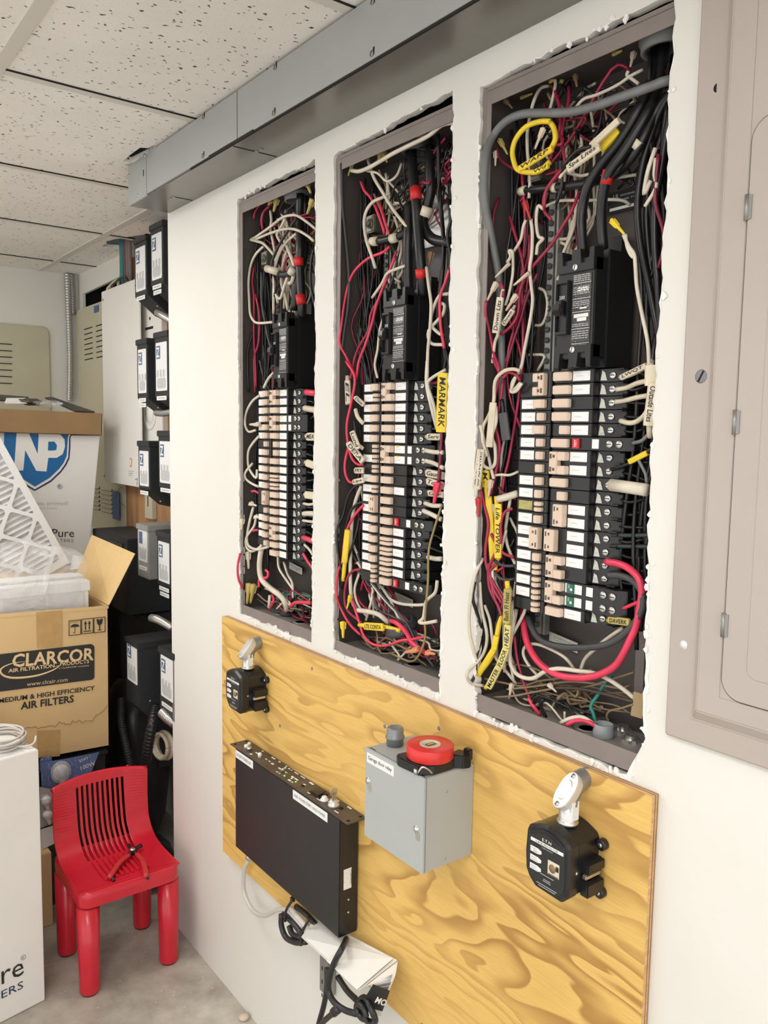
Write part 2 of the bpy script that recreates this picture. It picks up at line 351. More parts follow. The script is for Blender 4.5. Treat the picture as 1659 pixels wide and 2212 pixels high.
# ---------------- sheet metal wireway under the ceiling ----------------
t = thing('wireway_duct','long grey sheet metal wireway running along the top of the wall under the ceiling','duct',(0.012,-0.055,WT))
MB().box((0.012,-0.1075,WT),(3.38,-0.001,ZC-0.003)).build('duct_body','duct_under_shaded',t)
m = MB(); m.box((0.012,-0.112,WT-0.001),(0.139,-0.1075,ZC-0.004)); m.build('end_cap','duct_cover_paint',t,0.0006)
for a,b in ((0.1425,0.629),(0.6325,1.69),(1.694,3.38)):
    MB().box((a,-0.1125,WT+0.003),(b,-0.1078,ZC-0.006)).build('front_cover','duct_cover_paint',t,0.0005)
m = MB(); m.box((0.50,-0.1135,WT-0.0015),(0.70,-0.1128,WT+0.0045)); m.box((0.4,-0.1121,WT-0.0005),(1.69,-0.1079,WT+0.0025)); m.build('cover_seam_slot','gap_black',t)
m = MB(); m.box((0.60,-0.106,WT-0.0012),(0.6006,-0.004,WT)); m.box((0.17,-0.05,WT-0.0012),(0.1705,-0.004,WT)); m.build('bottom_joint','gap_black',t)
def screw(parent, p, ax, r=0.004, mt='terminal_steel', name='screw', h=0.0018, slot=True, rot=0.5):
    m = MB(); m.sm = True; ax = Vector(ax).normalized(); m.lathe([(r*.98,0),(r,h*.4),(r*.8,h*.85),(r*.3,h)],p,ax,12); m.sm = False
    if slot:
        m.cur = 1; u = ax.orthogonal().normalized(); w = ax.cross(u); d = u*math.cos(rot)+w*math.sin(rot); e = ax.cross(d); q = Vector(p)+ax*h
        m.prism([q-d*r*.85-e*r*.13, q+d*r*.85-e*r*.13, q+d*r*.85+e*r*.13, q-d*r*.85+e*r*.13], ax*0.0003)
    return m.build(name,[mt,'gap_black'],parent)
for q in ((0.018,2.108),(0.082,2.044),(0.129,2.131)): screw(t,(q[0],-0.112,q[1]),(0,-1,0),0.0045)
for q in ((0.474,2.126),(0.47,2.046),(0.785,2.126),(0.78,2.046),(1.091,2.123),(1.091,2.046),(1.4,2.12),(1.4,2.046)):
    m = MB(); x,z = q; m.prism([(x-.001,-.1127,z-.006),(x+.006,-.1127,z-.004),(x+.007,-.1127,z+.007),(x+.003,-.1127,z+.008)],(0,-.0002,0)); m.build('keyhole_slot','gap_black',t)
    screw(t,(x-.001,-0.1125,z-.001),(0,-1,0),0.0048,'galvanized_grey')
for q in ((0.152,-0.054),(0.170,-0.056),(0.603,-0.053),(0.622,-0.052)): screw(t,(q[0],q[1],WT),(0,0,-1),0.005,'galvanized_grey',slot=False)
m = MB(); m.box((0.119,-0.1128,2.083),(0.122,-0.112,2.098)); m.build('end_cap_slot','gap_black',t)

# ---------------- the closed fourth panel (flush cover) ----------------
t = thing('panel_cover','large closed mauve grey panel cover at the right edge of the wall','panel cover',(1.6,-0.001,1.07))
X0, Z0, Z1 = 1.600, 1.078, 2.16
# raised trim: outer edge, bevel to raised frame, recessed door field
def frame(Xa,Za,y,Xb=2.25,Zb=2.0): return [(Xa,y,Za),(Xb,y,Za),(Xb,y,Zb),(Xa,y,Zb)]
Zb = 2.03
rs = [frame(X0,Z0,-0.0005,2.25,Zb),frame(X0,Z0,-0.009,2.25,Zb),frame(X0+.003,Z0+.003,-0.011,2.247,Zb-.003),frame(X0+.038,Z0+.033,-0.0125,2.212,Zb-.05),frame(X0+.050,Z0+.048,-0.024,2.20,Zb-.07),frame(X0+.079,Z0+.072,-0.024,2.17,Zb-.10)]
m = MB(); o_ = 0
m.rings(rs,cap=False); m.build('trim_frame','cover_paint',t,0.0015)
def rrect(a,b,c,d,r,y,n=6):
    out = []
    for cx,cz,s in ((c-r,b+r,-90),(c-r,d-r,0),(a+r,d-r,90),(a+r,b+r,180)):
        for k in range(n+1): g = math.radians(s+90*k/n); out.append((cx+r*math.cos(g),y,cz+r*math.sin(g)))
    return out
DX, DZ, DT = X0+.0815, Z0+.074, 1.80
m = MB(); m.box((X0+.075,-0.0235,Z0+.068),(2.175,-0.004,Zb-.096)); m.build('trim_field','cover_paint',t)
m = MB(); m.prism(rrect(DX-.0012,DZ-.0012,2.0312,DT+.0012,.025,-.0243),(0,.0006,0)); m.build('door_gap','gap_black',t)
m = MB(); m.prism(rrect(DX,DZ,2.03,DT,.024,-.0262),(0,.002,0)); dr = m.build('door','cover_paint',t,0.0008)
m = MB(); m.prism(rrect(DX+.030,DZ+.030,2.0,DT-.03,.012,-.0268),(0,.0008,0)); m.build('door_inset','cover_paint',dr,0.0008)
for z in [1.7059, 1.4708, 1.2376]:
    m = MB(); m.sm=True; m.lathe([(0.0026,-.014),(0.0026,.014)],(DX-.001,-0.0268,z),(0,0,1),10); m.sm=False; m.box((DX,-.0275,z-.013),(DX+.005,-.026,z+.013)); m.build('hinge','galvanized_grey',dr)
screw(t,(1.627,-0.0112,1.5252),(0,-1,0),0.0085,'grey_ink','cover_screw',0.002,True,0.3)
for q in ((1.6286,-0.0115,1.8525),(1.6218,-0.0115,1.1989)):
    m = MB(); m.sm=True; m.lathe([(0.0055,0),(0.0055,.0005)],q,(0,-1,0),14); m.build('screw_hole','gap_black' if q[2]>1.5 else 'white_plastic',t)

# ---------------- plywood board ----------------
t = thing('plywood_board','honey coloured plywood board with wavy grain screwed to the wall under the open panels','plywood board',(0.97,-0.008,0.384))
P0,P1,Q0,Q1 = 0.3539,1.5903,0.3842,0.9935
MB().box((P0,-0.0158,Q0),(P1,-0.0138,Q1)).build('face_veneer','plywood_face',t)
mat('ply_core_light',(0.62,0.38,0.18),0.7,0,0.2,30,0.2,200,stretch=(1,1,8)); mat('ply_core_dark',(0.33,0.17,0.07),0.8,0,0.25,30)
for i in range(5):
    MB().box((P0,-0.0138+i*.0026,Q0),(P1,-0.0138+(i+1)*.0026,Q1)).build('core_ply','ply_core_dark' if i%2==0 and i else 'ply_core_light',t)
for q in ((0.7739,-0.016,0.9633),(1.0252,-0.016,0.9156),(1.1757,-0.016,0.958),(1.1488,-0.016,0.4047),(0.6427,-0.016,0.8007),): 
    m = MB(); m.sm=True; m.lathe([(0.004,0),(0.0037,.0004)],q,(0,-1,0),12); m.build('countersunk_screw','darkbrown' if False else 'grey_ink',t)

# ---------------- tubs of the three opened load centres ----------------
NAMES = ['far','middle','near']; mat('hub_grey2',(0.30,0.32,0.33),0.5)
def tub(i):
    L, R = LX[i], LX[i]+0.362; n = NAMES[i]
    t = thing('load_centre_tub','deep %s steel tub set in the wall cut-out, %s of the three opened panels' % ('taupe',['farthest','middle','nearest'][i]),'electrical panel box',(L+.19,0.05,1.02))
    a,b,z0,z1,yf,yb = L+0.014, R, 1.022, 1.972, 0.0035, 0.098
    m = MB(); w = 0.0015
    m.box((a,yb,z0),(b,yb+w,z1)); m.box((a,yf,z0-w),(b,yb,z0)); m.box((a,yf,z1),(b,yb,z1+w)); m.box((a-w,yf,z0-w),(a,yb,z1+w)); m.box((b,yf,z0-w),(b+w,yb,z1+w))
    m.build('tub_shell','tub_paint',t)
    MB().box((a,yf+.001,z0-.0005),(b,yb,z0+.0006)).build('tub_floor','tub_floor_lit',t)
    m = MB(); f = 0.013
    m.box((a,yf-.001,z0),(a+f*.75,yf+.0005,z1)); m.box((b-f,yf-.001,z0),(b,yf+.0005,z1)); m.box((a,yf-.0008,z1-.020),(b,yf+.0007,z1)); m.box((a,yf-.0008,z0-.016),(b,yf+.0007,z0+.012)); m.box((a-.010,yf+.001,z0-.01),(a,yf+.002,z1+.006)); m.box((a,yf+.001,z1),(b,yf+.002,z1+.008))
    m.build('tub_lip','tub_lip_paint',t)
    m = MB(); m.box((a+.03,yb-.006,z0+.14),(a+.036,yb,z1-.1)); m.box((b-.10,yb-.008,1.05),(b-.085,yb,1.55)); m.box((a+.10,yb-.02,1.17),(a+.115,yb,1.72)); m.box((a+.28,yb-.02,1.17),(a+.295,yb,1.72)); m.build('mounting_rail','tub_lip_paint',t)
    # knock-outs and locknuts
    for (x,y,r) in ((a+.20,.05,.025),(a+.10,.055,.016),(a+.31,.06,.018)):
        m = MB(); m.sm=True; m.lathe([(r,0),(r,.0008),(r*.93,.0008),(r*.93,.0002),(r*.6,.0002),(r*.6,.0009),(r*.52,.0009),(r*.52,0)],(x,y,z0+.0006),(0,0,1),24); m.build('knockout','tub_floor_lit',t)
    return t
TUBS = [tub(i) for i in range(3)]
def bushing(loc, r, h, label, mt='galvanized_grey', ax=(0,0,-1), cat='conduit fitting'):
    m = MB(); m.sm = True; m.lathe([(r*1.02,0),(r*1.08,h*.15),(r*1.08,h*.5),(r,h*.6),(r,h),(r*.82,h),(r*.80,h*.2),(r*.8,0)],loc,ax,28); m.sm=False
    o = m.build('conduit_bushing',mt); tag(o,label,cat); return o
bushing((1.515,0.052,1.972),0.034,0.024,'large grey conduit bushing in the top right of the near panel','gray')
bushing((1.005,0.050,1.972),0.026,0.022,'dark grey conduit bushing at the top centre of the middle panel','darkgray')
bushing((0.60,0.050,1.972),0.030,0.022,'pale grey conduit bushing at the top of the far panel','gray')
bushing((1.4678,0.0414,1.022),0.014,0.020,'small grey plastic conduit hub standing on the floor of the near panel','hub_grey2',(0,0,1))
bushing((0.9906,0.05,1.0809),0.030,0.018,'round black cable bushing in the bottom of the middle panel','darkgray',(-.1,-.45,.9))
bushing((0.5454,0.0602,1.024),0.018,0.012,'flat dark grey bushing in the bottom of the far panel','darkgray',(0,0,1))
def locknut(p, r, lab):
    m = MB(); m.sm=False
    prof = []
    for z,rr in ((0,r),(.004,r),(.004,r*.7),(.009,r*.7),(.009,r*.55),(0,r*.55)):
        prof.append([Vector(p)+Vector((math.cos(2*math.pi*k/16)*rr*(1.12 if k%2 and rr==r else 1),math.sin(2*math.pi*k/16)*rr*(1.12 if k%2 and rr==r else 1),z)) for k in range(16)])
    m.rings(prof,cap=False); o = m.build('locknut','terminal_steel'); tag(o,lab,'locknut',group='locknuts on the panel floor')
for p,lab in [((1.3388, 0.0683, 1.0225), 'round steel locknut on the floor of the near panel'), ((1.436, 0.082, 1.0225), 'round steel locknut on the floor of the near panel'), ((1.4709, 0.0821, 1.0225), 'round steel locknut on the floor of the near panel'), ((1.5002, 0.0609, 1.0225), 'round steel locknut on the floor of the near panel')]: locknut(p,0.0125,lab)
# ---------------- breakers ----------------
YF = 0.022
def handle_mesh(s0,s1,z0,z1,kind='full',rows=1):
    m = MB(); y = YF
    if kind == 'C':      # two-pole tie handle: C shape
        w = s1-s0; mid = (z0+z1)/2
        m.box((s0,y-.010,z0),(s0+w*.5,y,z1)); m.box((s0+w*.5,y-.010,z1-.0125),(s1,y,z1)); m.box((s0+w*.5,y-.010,z0),(s1,y,z0+.0125))
    elif kind == 'bar': m.box((s0,y-.011,z0),(s1,y,z1))
    else:
        m.prism([(s0,y,z0),(s0,y-.006,z0),(s0+.003,y-.0105,z0),(s1-.004,y-.0105,z0),(s1,y-.007,z0),(s1,y,z0)],(0,0,z1-z0))
    return m.mesh('handle','handle_tan',0.0009)
PIT = 0.01905
def breaker_meshes(side, rows, handle, labels, long):
    """local: s outward (x, mirrored for the left side), z=0 at centre of top row; returns [(name, mesh, z)]"""
    out = []; R = side == 'R'
    zt = PIT/2-.0006; zb = -PIT*(rows-1)-PIT/2+.0006
    sg = 1 if R else -1
    def fl(mb):
        if not R: mb.v = [(-x,y,z) for x,y,z in mb.v]
        return mb
    lab0,lab1 = (0.0395,0.0700) if R else (0.0300,0.0575)
    end = 0.0765 if R else 0.062
    m = MB()
    if long:
        m.prism([(0.002,YF+.062,zb),(0.002,YF+.002,zb),(0.006,YF,zb),(0.128,YF,zb),(0.140,YF+.010,zb),(0.142,YF+.062,zb)],(0,0,zt-zb))
    else:
        m.prism([(0.002,YF+.062,zb),(0.002,YF+.002,zb),(0.006,YF,zb),(end,YF,zb),(end+.001,YF+.013,zb),(end+.020,YF+.018,zb),(end+.040,YF+.022,zb),(end+.041,YF+.062,zb)],(0,0,zt-zb))
    out.append(('body',fl(m).mesh('body','breaker_black',0.0008),0))
    for r in range(rows):   # face ridge between poles
        zc = -r*PIT
        if labels[r] and not (long and labels[r]=='T'):
            a,b = lab0,lab1
            m = MB(); m.box((a,YF-.0006,zc-.0068),(b,YF-.0001,zc+.0066)); out.append(('sticker',fl(m).mesh('sticker','olive_sticker' if labels[r]=='O' else 'breaker_sticker_paper',0),0))
            m = MB(); random.seed(r+7); m.box((a+.006,YF-.0008,zc-.0004),(a+.006+random.uniform(.010,.018),YF-.0006,zc+.0003)); out.append(('sticker_print',fl(m).mesh('sticker_print','faint_ink',0),0))
        if not long and R:
            m = MB(); m.prism([(end+.002,YF+.0125,zc-.007),(end+.011,YF+.0150,zc-.007),(end+.008,YF+.0140,zc+.004),(end+.004,YF+.013,zc+.007)],(0,-.0008,0)); out.append(('terminal_tag',fl(m).mesh('terminal_tag','terminal_tag',0),0))
            m = MB(); m.sm=True; m.lathe([(.0052,0),(.0052,.0015),(.004,.0022),(.001,.0024)],(end+.0185,YF+.0175,zc),(0.2,-1,0),12); m.sm=False; m.cur=1
            m.box((end+.0145,YF+.0146,zc-.0006),(end+.0225,YF+.0156,zc+.0006)); out.append(('terminal_screw',fl(m).mesh('terminal_screw',['terminal_steel','gap_black'],0),0))
            m = MB(); m.box((end+.026,YF+.012,zc-.0085),(end+.040,YF+.022,zc-.0070)); m.box((end+.026,YF+.012,zc+.0070),(end+.040,YF+.022,zc+.0085)); out.append(('terminal_fin',fl(m).mesh('terminal_fin','breaker_black',0),0))
    a,b = (0.0080,0.0385) if R else (0.0075,0.0295)
    def H(kind,s0,s1,z0,z1):
        mb = handle_mesh(s0,s1,z0,z1,kind) 
        if not R:
            for v in mb.vertices: v.co.x = -v.co.x
            mb.flip_normals()
        out.append(('handle',mb,0))
    if handle == 'wide': H('full',a,b,-.0062,.0062)
    elif handle == 'short':
        if R: H('full',0.0225,0.0385,-.0062,.0062)
        else: H('full',0.0075,0.0215,-.0058,.0058)
    elif handle == 'tandem':
        s0,s1 = (0.0080,0.0385) if R else (0.0070,0.0210)
        H('full',s0,s1,.0012,.0072); H('full',s0,s1,-.0072,-.0012)
    elif handle == 'C': H('C',a,b,-PIT-.0070,.0066)
    elif handle == 'bar':
        s0,s1 = (0.004,0.0235) if R else (0.0080,0.0260)
        H('bar',s0,s1,-PIT-.0066,.0066)
    elif handle == 'midbar': H('bar',0.0190,0.0380,-PIT-.0066,.0066)
    if handle in ('C','bar','midbar'):
        s0 = {'C':a,'bar':(0.004 if R else .008),'midbar':.019}[handle]; m = MB()
        for zc in (0.0,-PIT): m.box((s0+.0025,YF-.0112,zc-.0035),(s0+.0050,YF-.0098,zc+.0035)); m.box((s0+.008,YF-.0112,zc-.002),(s0+.011,YF-.0098,zc+.002))
        out.append(('handle_marking',fl(m).mesh('handle_marking','handle_mark',0),0))
    if long:
        for r in range(rows):
            zc = -r*PIT
            m = MB(); m.box((.078,YF-.0006,zc-.0065),(.0895,YF-.0001,zc+.0065)); out.append(('rating_sticker',fl(m).mesh('rating_sticker','breaker_sticker_paper',0),0))
            for s_ in (.108,.124):
                m = MB(); m.sm=True; m.lathe([(.0055,0),(.0055,.0018),(.004,.0028),(.001,.003)],(s_,YF,zc),(0,-1,0),12); m.sm=False; m.cur=1; m.box((s_-.004,YF-.0035,zc-.0006),(s_+.004,YF-.0028,zc+.0006)); out.append(('terminal_screw',fl(m).mesh('terminal_screw',['terminal_steel','gap_black'],0),0))
            if labels[r] in ('T','G'):
                m = MB(); m.box((.0445,YF-.0035,zc-.0070),(.0570,YF,zc+.0070)); out.append(('test_button',fl(m).mesh('test_button','test_red' if labels[r]=='T' else 'test_green',0.0006),0))
            if labels[r] == 'G':
                m = MB(); m.sm=True; m.lathe([(.0022,0),(.0022,.001)],(.0535,YF-.0035,zc-.001),(0,-1,0),10); out.append(('test_lamp',fl(m).mesh('test_lamp','white_ink',0),0))
            if labels[r] == 'Y':
                m = MB(); m.box((.046,YF-.0009,zc+.0035),(.052,YF-.0006,zc+.0072)); out.append(('yellow_mark',fl(m).mesh('yellow_mark','yellow',0),0))
    return out
BC = {}
ORD = ['top','second','third','fourth','fifth','sixth','seventh','eighth','ninth','tenth','eleventh','twelfth','thirteenth','fourteenth','fifteenth','sixteenth','seventeenth','eighteenth','nineteenth','twentieth','twenty-first']
HT = {'wide':'wide tan handle','short':'short tan handle','tandem':'two thin tan handles','C':'C-shaped tan handle','bar':'upright tan bar handle','midbar':'upright tan bar'}
def breaker(i, side, row, handle, lab, rows=1, long=False, n=0, last=False):
    key = (side,rows,handle,tuple(lab),long)
    L = LX[i]; cx = L+0.146 if i == 2 else (L+0.146 if i == 1 else L+0.134)
    cx = [0.532,0.953,1.365][i]
    first = key not in BC
    if first: BC[key] = breaker_meshes(side,rows,handle,lab,long)
    desc = HT[handle]
    st = 'no sticker' if not any(x in (1,'Y','O') for x in lab) else ('olive sticker' if 'O' in lab else ('white stickers' if rows == 2 else 'white sticker'))
    if 'T' in lab: st = 'red TEST button'
    if 'G' in lab: st = 'green test buttons'
    pos = 'bottom' if last else ORD[n]
    t = thing('circuit_breaker','breaker with %s and %s, %s%s, %s column, %s panel' % (desc,st,pos,'' if last or n==0 else ' from top','left' if side=='L' else 'right',NAMES[i]),'circuit breaker',(cx,0.08,1.537-PIT*row),group='circuit breakers in the %s panel' % NAMES[i])
    for nm, me, z in BC[key]:
        o = bpy.data.objects.new(nm, me); C.objects.link(o); o.parent = t; o.location = (0,-0.08,0)
    if 'T' in lab: text('TEST','button_lettering',t,(cx+.0530,YF-.0037,1.537-PIT*row-.0052),(0,0,1),(-1,0,0),0.0042,'white_ink',0.0104,bold=.01)
    if 'G' in lab:
        for r in range(rows): text('TEST','button_lettering',t,(cx+.0505,YF-.0037,1.537-PIT*(row+r)+.0005),(0,0,1),(-1,0,0),0.0025,'white_ink',0.0055)
    return t
def column(i, side, spec):
    row = 0; seq = []
    for s in spec.split():
        h = {'w':'wide','s':'short','t':'tandem','C':'C','b':'bar','m':'midbar','g':'wide','L':'C'}[s[0]]
        rows = 2 if s[0] in 'CbmLG' else 1; long = s[0] in 'gL'
        lab = [(1 if c == '1' else 0 if c == '0' else c) for c in s[1:]]
        seq.append((row,h,lab,rows,long)); row += rows
    for n,(row,h,lab,rows,long) in enumerate(seq): breaker(i,side,row,h,lab,rows,long,n,n==len(seq)-1)
column(2,'L','C00 w1 s1 w1 s1 s1 s0 s1 s1 tO s1 b11 s1 t1 t1 t1 t0')
column(2,'R','w1 w1 w0 w1 s1 gT C11 w0 s0 m11 b11 C10 LGG w1')
column(1,'L','w1 t1 w1 w1 w1 w1 t0 t1 t0 w1 t1 b11 w1 w1 w1 w1 w1 t1 t0')
column(1,'R','C11 w1 w1 w1 w1 LYY w0 w0 w1 w0 w0 gT w1 t1 t1 t1 t1 gT')
column(0,'L','w1 w1 w1 w1 w1 w1 s0 w1 w1 w1 w1 w1 b00 s0 w1 w1 w1 s0')
column(0,'R','C11 w1 LYY w1 s1 s1 w1 w1 t1 t1 w1 w1 w1 w1 C11 w1 w1')
# ---------------- main breakers ----------------
def main_breaker(i):
    x0 = [0.564,0.972,1.386][i]; x1 = x0+0.064; xm = x0-0.020; yf = 0.002 if i == 2 else 0.006; z0,z1 = 1.548,1.708
    t = thing('main_breaker','big black 200 amp main breaker with white printed rating text in the %s panel' % NAMES[i],'main breaker',((x0+x1)/2,.08,z0))
    m = MB(); m.box((x0-.002,yf+.004,z0+.012),(x1,.088,z1-.012)); m.box((x0-.004,yf+.030,z0),(x1+.002,.088,z1)); m.build('body','breaker_black',t,0.0015)
    m = MB()   # notched head and foot plates
    for (za,zb,sgn) in ((z1-.030,z1,1),(z0,z0+.030,-1)):
        zz = lambda f: (za+(zb-za)*f) if sgn>0 else (zb-(zb-za)*f)
        pr = [(x0,zz(0)),(x1,zz(0)),(x1,zz(1)),(x1-.008,zz(1)),(x1-.010,zz(.35)),(x1-.022,zz(.35)),(x1-.024,zz(1)),(x0+.026,zz(1)),(x0+.024,zz(.35)),(x0+.010,zz(.35)),(x0+.008,zz(1)),(x0,zz(1))]
        m = MB(); m.prism([(a,yf,b) for a,b in pr],(0,.020,0)); m.build('lug_shroud','breaker_black',t,0.0006)
    for z in (z1-.024,z0+.024): screw(t,(x0+.032,yf-.0001,z),(0,-1,0),0.0042,'white_plastic')
    for xx in (x0+.016,x1-.016):
        m = MB(); m.sm=True; m.lathe([(.0055,0),(.0055,.002)],(xx,yf+.016,z1-.016),(0,-1,.6),14); m.build('lug_screw','terminal_steel',t)
    m = MB(); m.box((x0+.026,yf+.0030,z0+.034),(x1-.006,yf+.0038,z1-.034)); lb = m.build('rating_label','rating_label_print',t)
    m = MB()
    for a,b,z,h in ((.035,.054,1.650,.0075),(.040,.052,1.627,.0030),(.030,.055,1.6155,.0050),(.036,.052,1.6105,.0055),(.034,.052,1.572,.0028)): m.box((x0+a,yf+.0026,z),(x0+b,yf+.0031,z+h))
    for z in (1.662,1.641,1.6230,1.600,1.580): m.box((x0+.027,yf+.0026,z),(x1-.006,yf+.0031,z+.0006))
    m.build('label_patch','white_plastic',lb)
    tx = lambda s,z,h,w=None,x=.027: text(s,'rating_lettering',lb,(x0+x,yf+.0024,z),(1,0,0),(0,0,1),h,'white_ink',w)
    if i == 2: tx('Cutler-Hammer',1.5765,.0032,.024,.030); tx('E.T-N',1.5718,.0026,.008,.026)
    rnd = random.Random(3+i); m = MB()
    for z in [1.6725-.0026*k for k in range(4)]+[1.656,1.6533,1.6505,1.6475,1.637,1.6345,1.632,1.629,1.606,1.6035,1.596,1.593,1.590,1.587]:
        x = x0+.028
        while x < x1-.010:
            w = rnd.uniform(.002,.007); m.box((x,yf+.0026,z),(min(x+w,x1-.008),yf+.0030,z+.0011)); x += w+.0012
    m.build('fine_print','faint_ink',lb)
    m = MB(); m.box((x0+.001,yf-.004,1.598),(x0+.003,yf+.004,1.664)); m.box((x0+.021,yf-.004,1.598),(x0+.023,yf+.004,1.664)); m.box((x0+.001,yf-.004,1.664),(x0+.023,yf+.004,1.668)); m.box((x0+.001,yf-.004,1.594),(x0+.023,yf+.004,1.598)); m.box((x0+.003,yf+.001,1.598),(x0+.021,yf+.003,1.664)); m.build('handle_housing','breaker_black',t,0.0008)
    m = MB(); m.prism([(x0+.005,yf-.008,1.618),(x0+.019,yf-.008,1.618),(x0+.019,yf-.016,1.626),(x0+.005,yf-.016,1.626)],(0,.002,.010)); m.box((x0+.006,yf-.010,1.622),(x0+.018,yf+.002,1.640)); hd = m.build('handle','breaker_black',t,0.001)
    text('200','handle_lettering',hd,(x0+.0045,yf+.0006,1.643),(1,0,0),(0,0,1),.005,'white_ink',.010)
    m = MB(); m.box((x1+.0004,.040,1.612),(x1+.0010,.055,1.640)); m.build('side_sticker','white_label_print',t)
    MB().box((x0-.05,.060,1.600),(x0,.070,1.612)).build('bus_bracket','breaker_black',t); MB().box((x0+.01,.075,1.70),(x0+.052,.090,1.735)).build('top_bracket','breaker_black',t)
for i in range(3): main_breaker(i)
# ---------------- neutral bars and lugs ----------------
def neutral(i):
    L = LX[i]; x = [0.492,0.905,1.318][i]
    t = thing('neutral_bar','tall perforated steel neutral bar left of the main breaker in the %s panel' % NAMES[i],'neutral bar',(x,.07,1.16))
    m = MB(); m.box((x-.006,.062,1.14),(x+.006,.074,1.86)); m.box((x+.010,.062,1.14),(x+.014,.074,1.86)); m.build('bar','galvanized_grey' if i==2 else 'lug_metal',t,0.0005)
    me = None
    for k in range(44):
        z = 1.155+k*.0158
        if me is None:
            m = MB(); m.sm=True; m.lathe([(.0045,0),(.0045,.003),(.003,.0036),(.0028,.002),(.0005,.002)],(0,0,0),(0,-1,0),10); o = m.build('terminal_screw','darkgray',t,world=False); me = o.data; o.matrix_parent_inverse = Matrix()
        else: o = bpy.data.objects.new('terminal_screw',me); C.objects.link(o); o.parent = t
        o.location = (0,-.008,z-1.16)
    for z in (1.845,):
        m = MB(); m.box((x-.024,.030,z-.016),(x+.004,.064,z+.016)); lg = m.build('neutral_lug','lug_metal',t,0.002)
        m = MB(); m.sm=True; m.lathe([(.009,0),(.009,.002),(.006,.002),(.006,.0005),(.0,.0005)],(x-.010,.030,z),(0,-1,0),16); m.build('lug_screw','lug_metal',lg)
for i in range(3): neutral(i)
# ---------------- small plates in the panels ----------------
def plate(name, p, w, h, lab, cat, mt, ydir=(0,0,1), xdir=(1,0,0), lines=()):
    X = Vector(xdir).normalized(); Y = Vector(ydir).normalized(); Z = X.cross(Y); p = Vector(p)
    m = MB(); m.prism([p,p+X*w,p+X*w+Y*h,p+Y*h],-Z*.0008); o = m.build(name,mt); tag(o,lab,cat)
    for (s,a,b,hh,ww,ink) in lines: text(s,'lettering',o,p+X*a+Y*b+Z*.0004,X,Y,hh,ink,ww)
    return o
plate('rating_plate',(1.3961,0.094,1.7733),0.058,0.030,'black rating plate with white lettering on the back of the near panel','label plate','black_ink',lines=[('UL',.010,.020,.006,None,'white_ink'),('LISTED ENCLOSED PANELBOARD',.022,.022,.0022,.030,'white_ink'),('PANEL TYPE',.022,.016,.0022,.030,'white_ink')])
m = MB(); p = Vector((1.3961,0.094,1.7733)); m.box(p+Vector((.004,-.0005,.004)),p+Vector((.05,0,.008))); o = m.build('plate_stripe','white_ink')
o.name='serial_strip'; tag(o,'white serial number strip on the black rating plate of the near panel','label')
for q,n in (((1.3196,0.088,1.124),'near'),((0.9147,0.088,1.1215),'middle'),((0.5038,0.088,1.1255),'far')):
    plate('warning_label',q,0.058,0.016,'pale printed label strip under the breakers of the %s panel'%n,'label','terminal_tag',(0,0,1),(1,0,-.12),lines=[('USE COPPER OR ALUM WIRE',.010,.0095,.0030,.044,'grey_ink'),('CLASS CTL PANEL ONLY',.010,.0045,.0030,.042,'grey_ink')])
mat('bright_plate',(0.70,0.69,0.67),0.32,0.45)
plate('cover_plate',(0.9663,0.092,1.7938),0.10,0.125,'bright bare metal plate at the upper right of the middle panel','metal plate','bright_plate')
plate('notice_label',(0.5537,0.092,1.7585),0.06,0.13,'pale handwritten back plate at the upper right of the far panel','label','tub_lip_paint',lines=[('A',.008,.045,.03,None,'black_ink')])
plate('yellow_label',(0.5788,0.088,1.8665),0.035,0.030,'yellow warning label at the right edge of the far panel','label','yellow')
plate('paper_tag',(1.5131,0.04,1.0677),0.016,0.035,'yellowed paper tag in the lower right corner of the near panel','paper tag',mat('tag_paper',(0.40,0.29,0.15),.8).name,(0.1,0,1),(1,0.3,-.1))
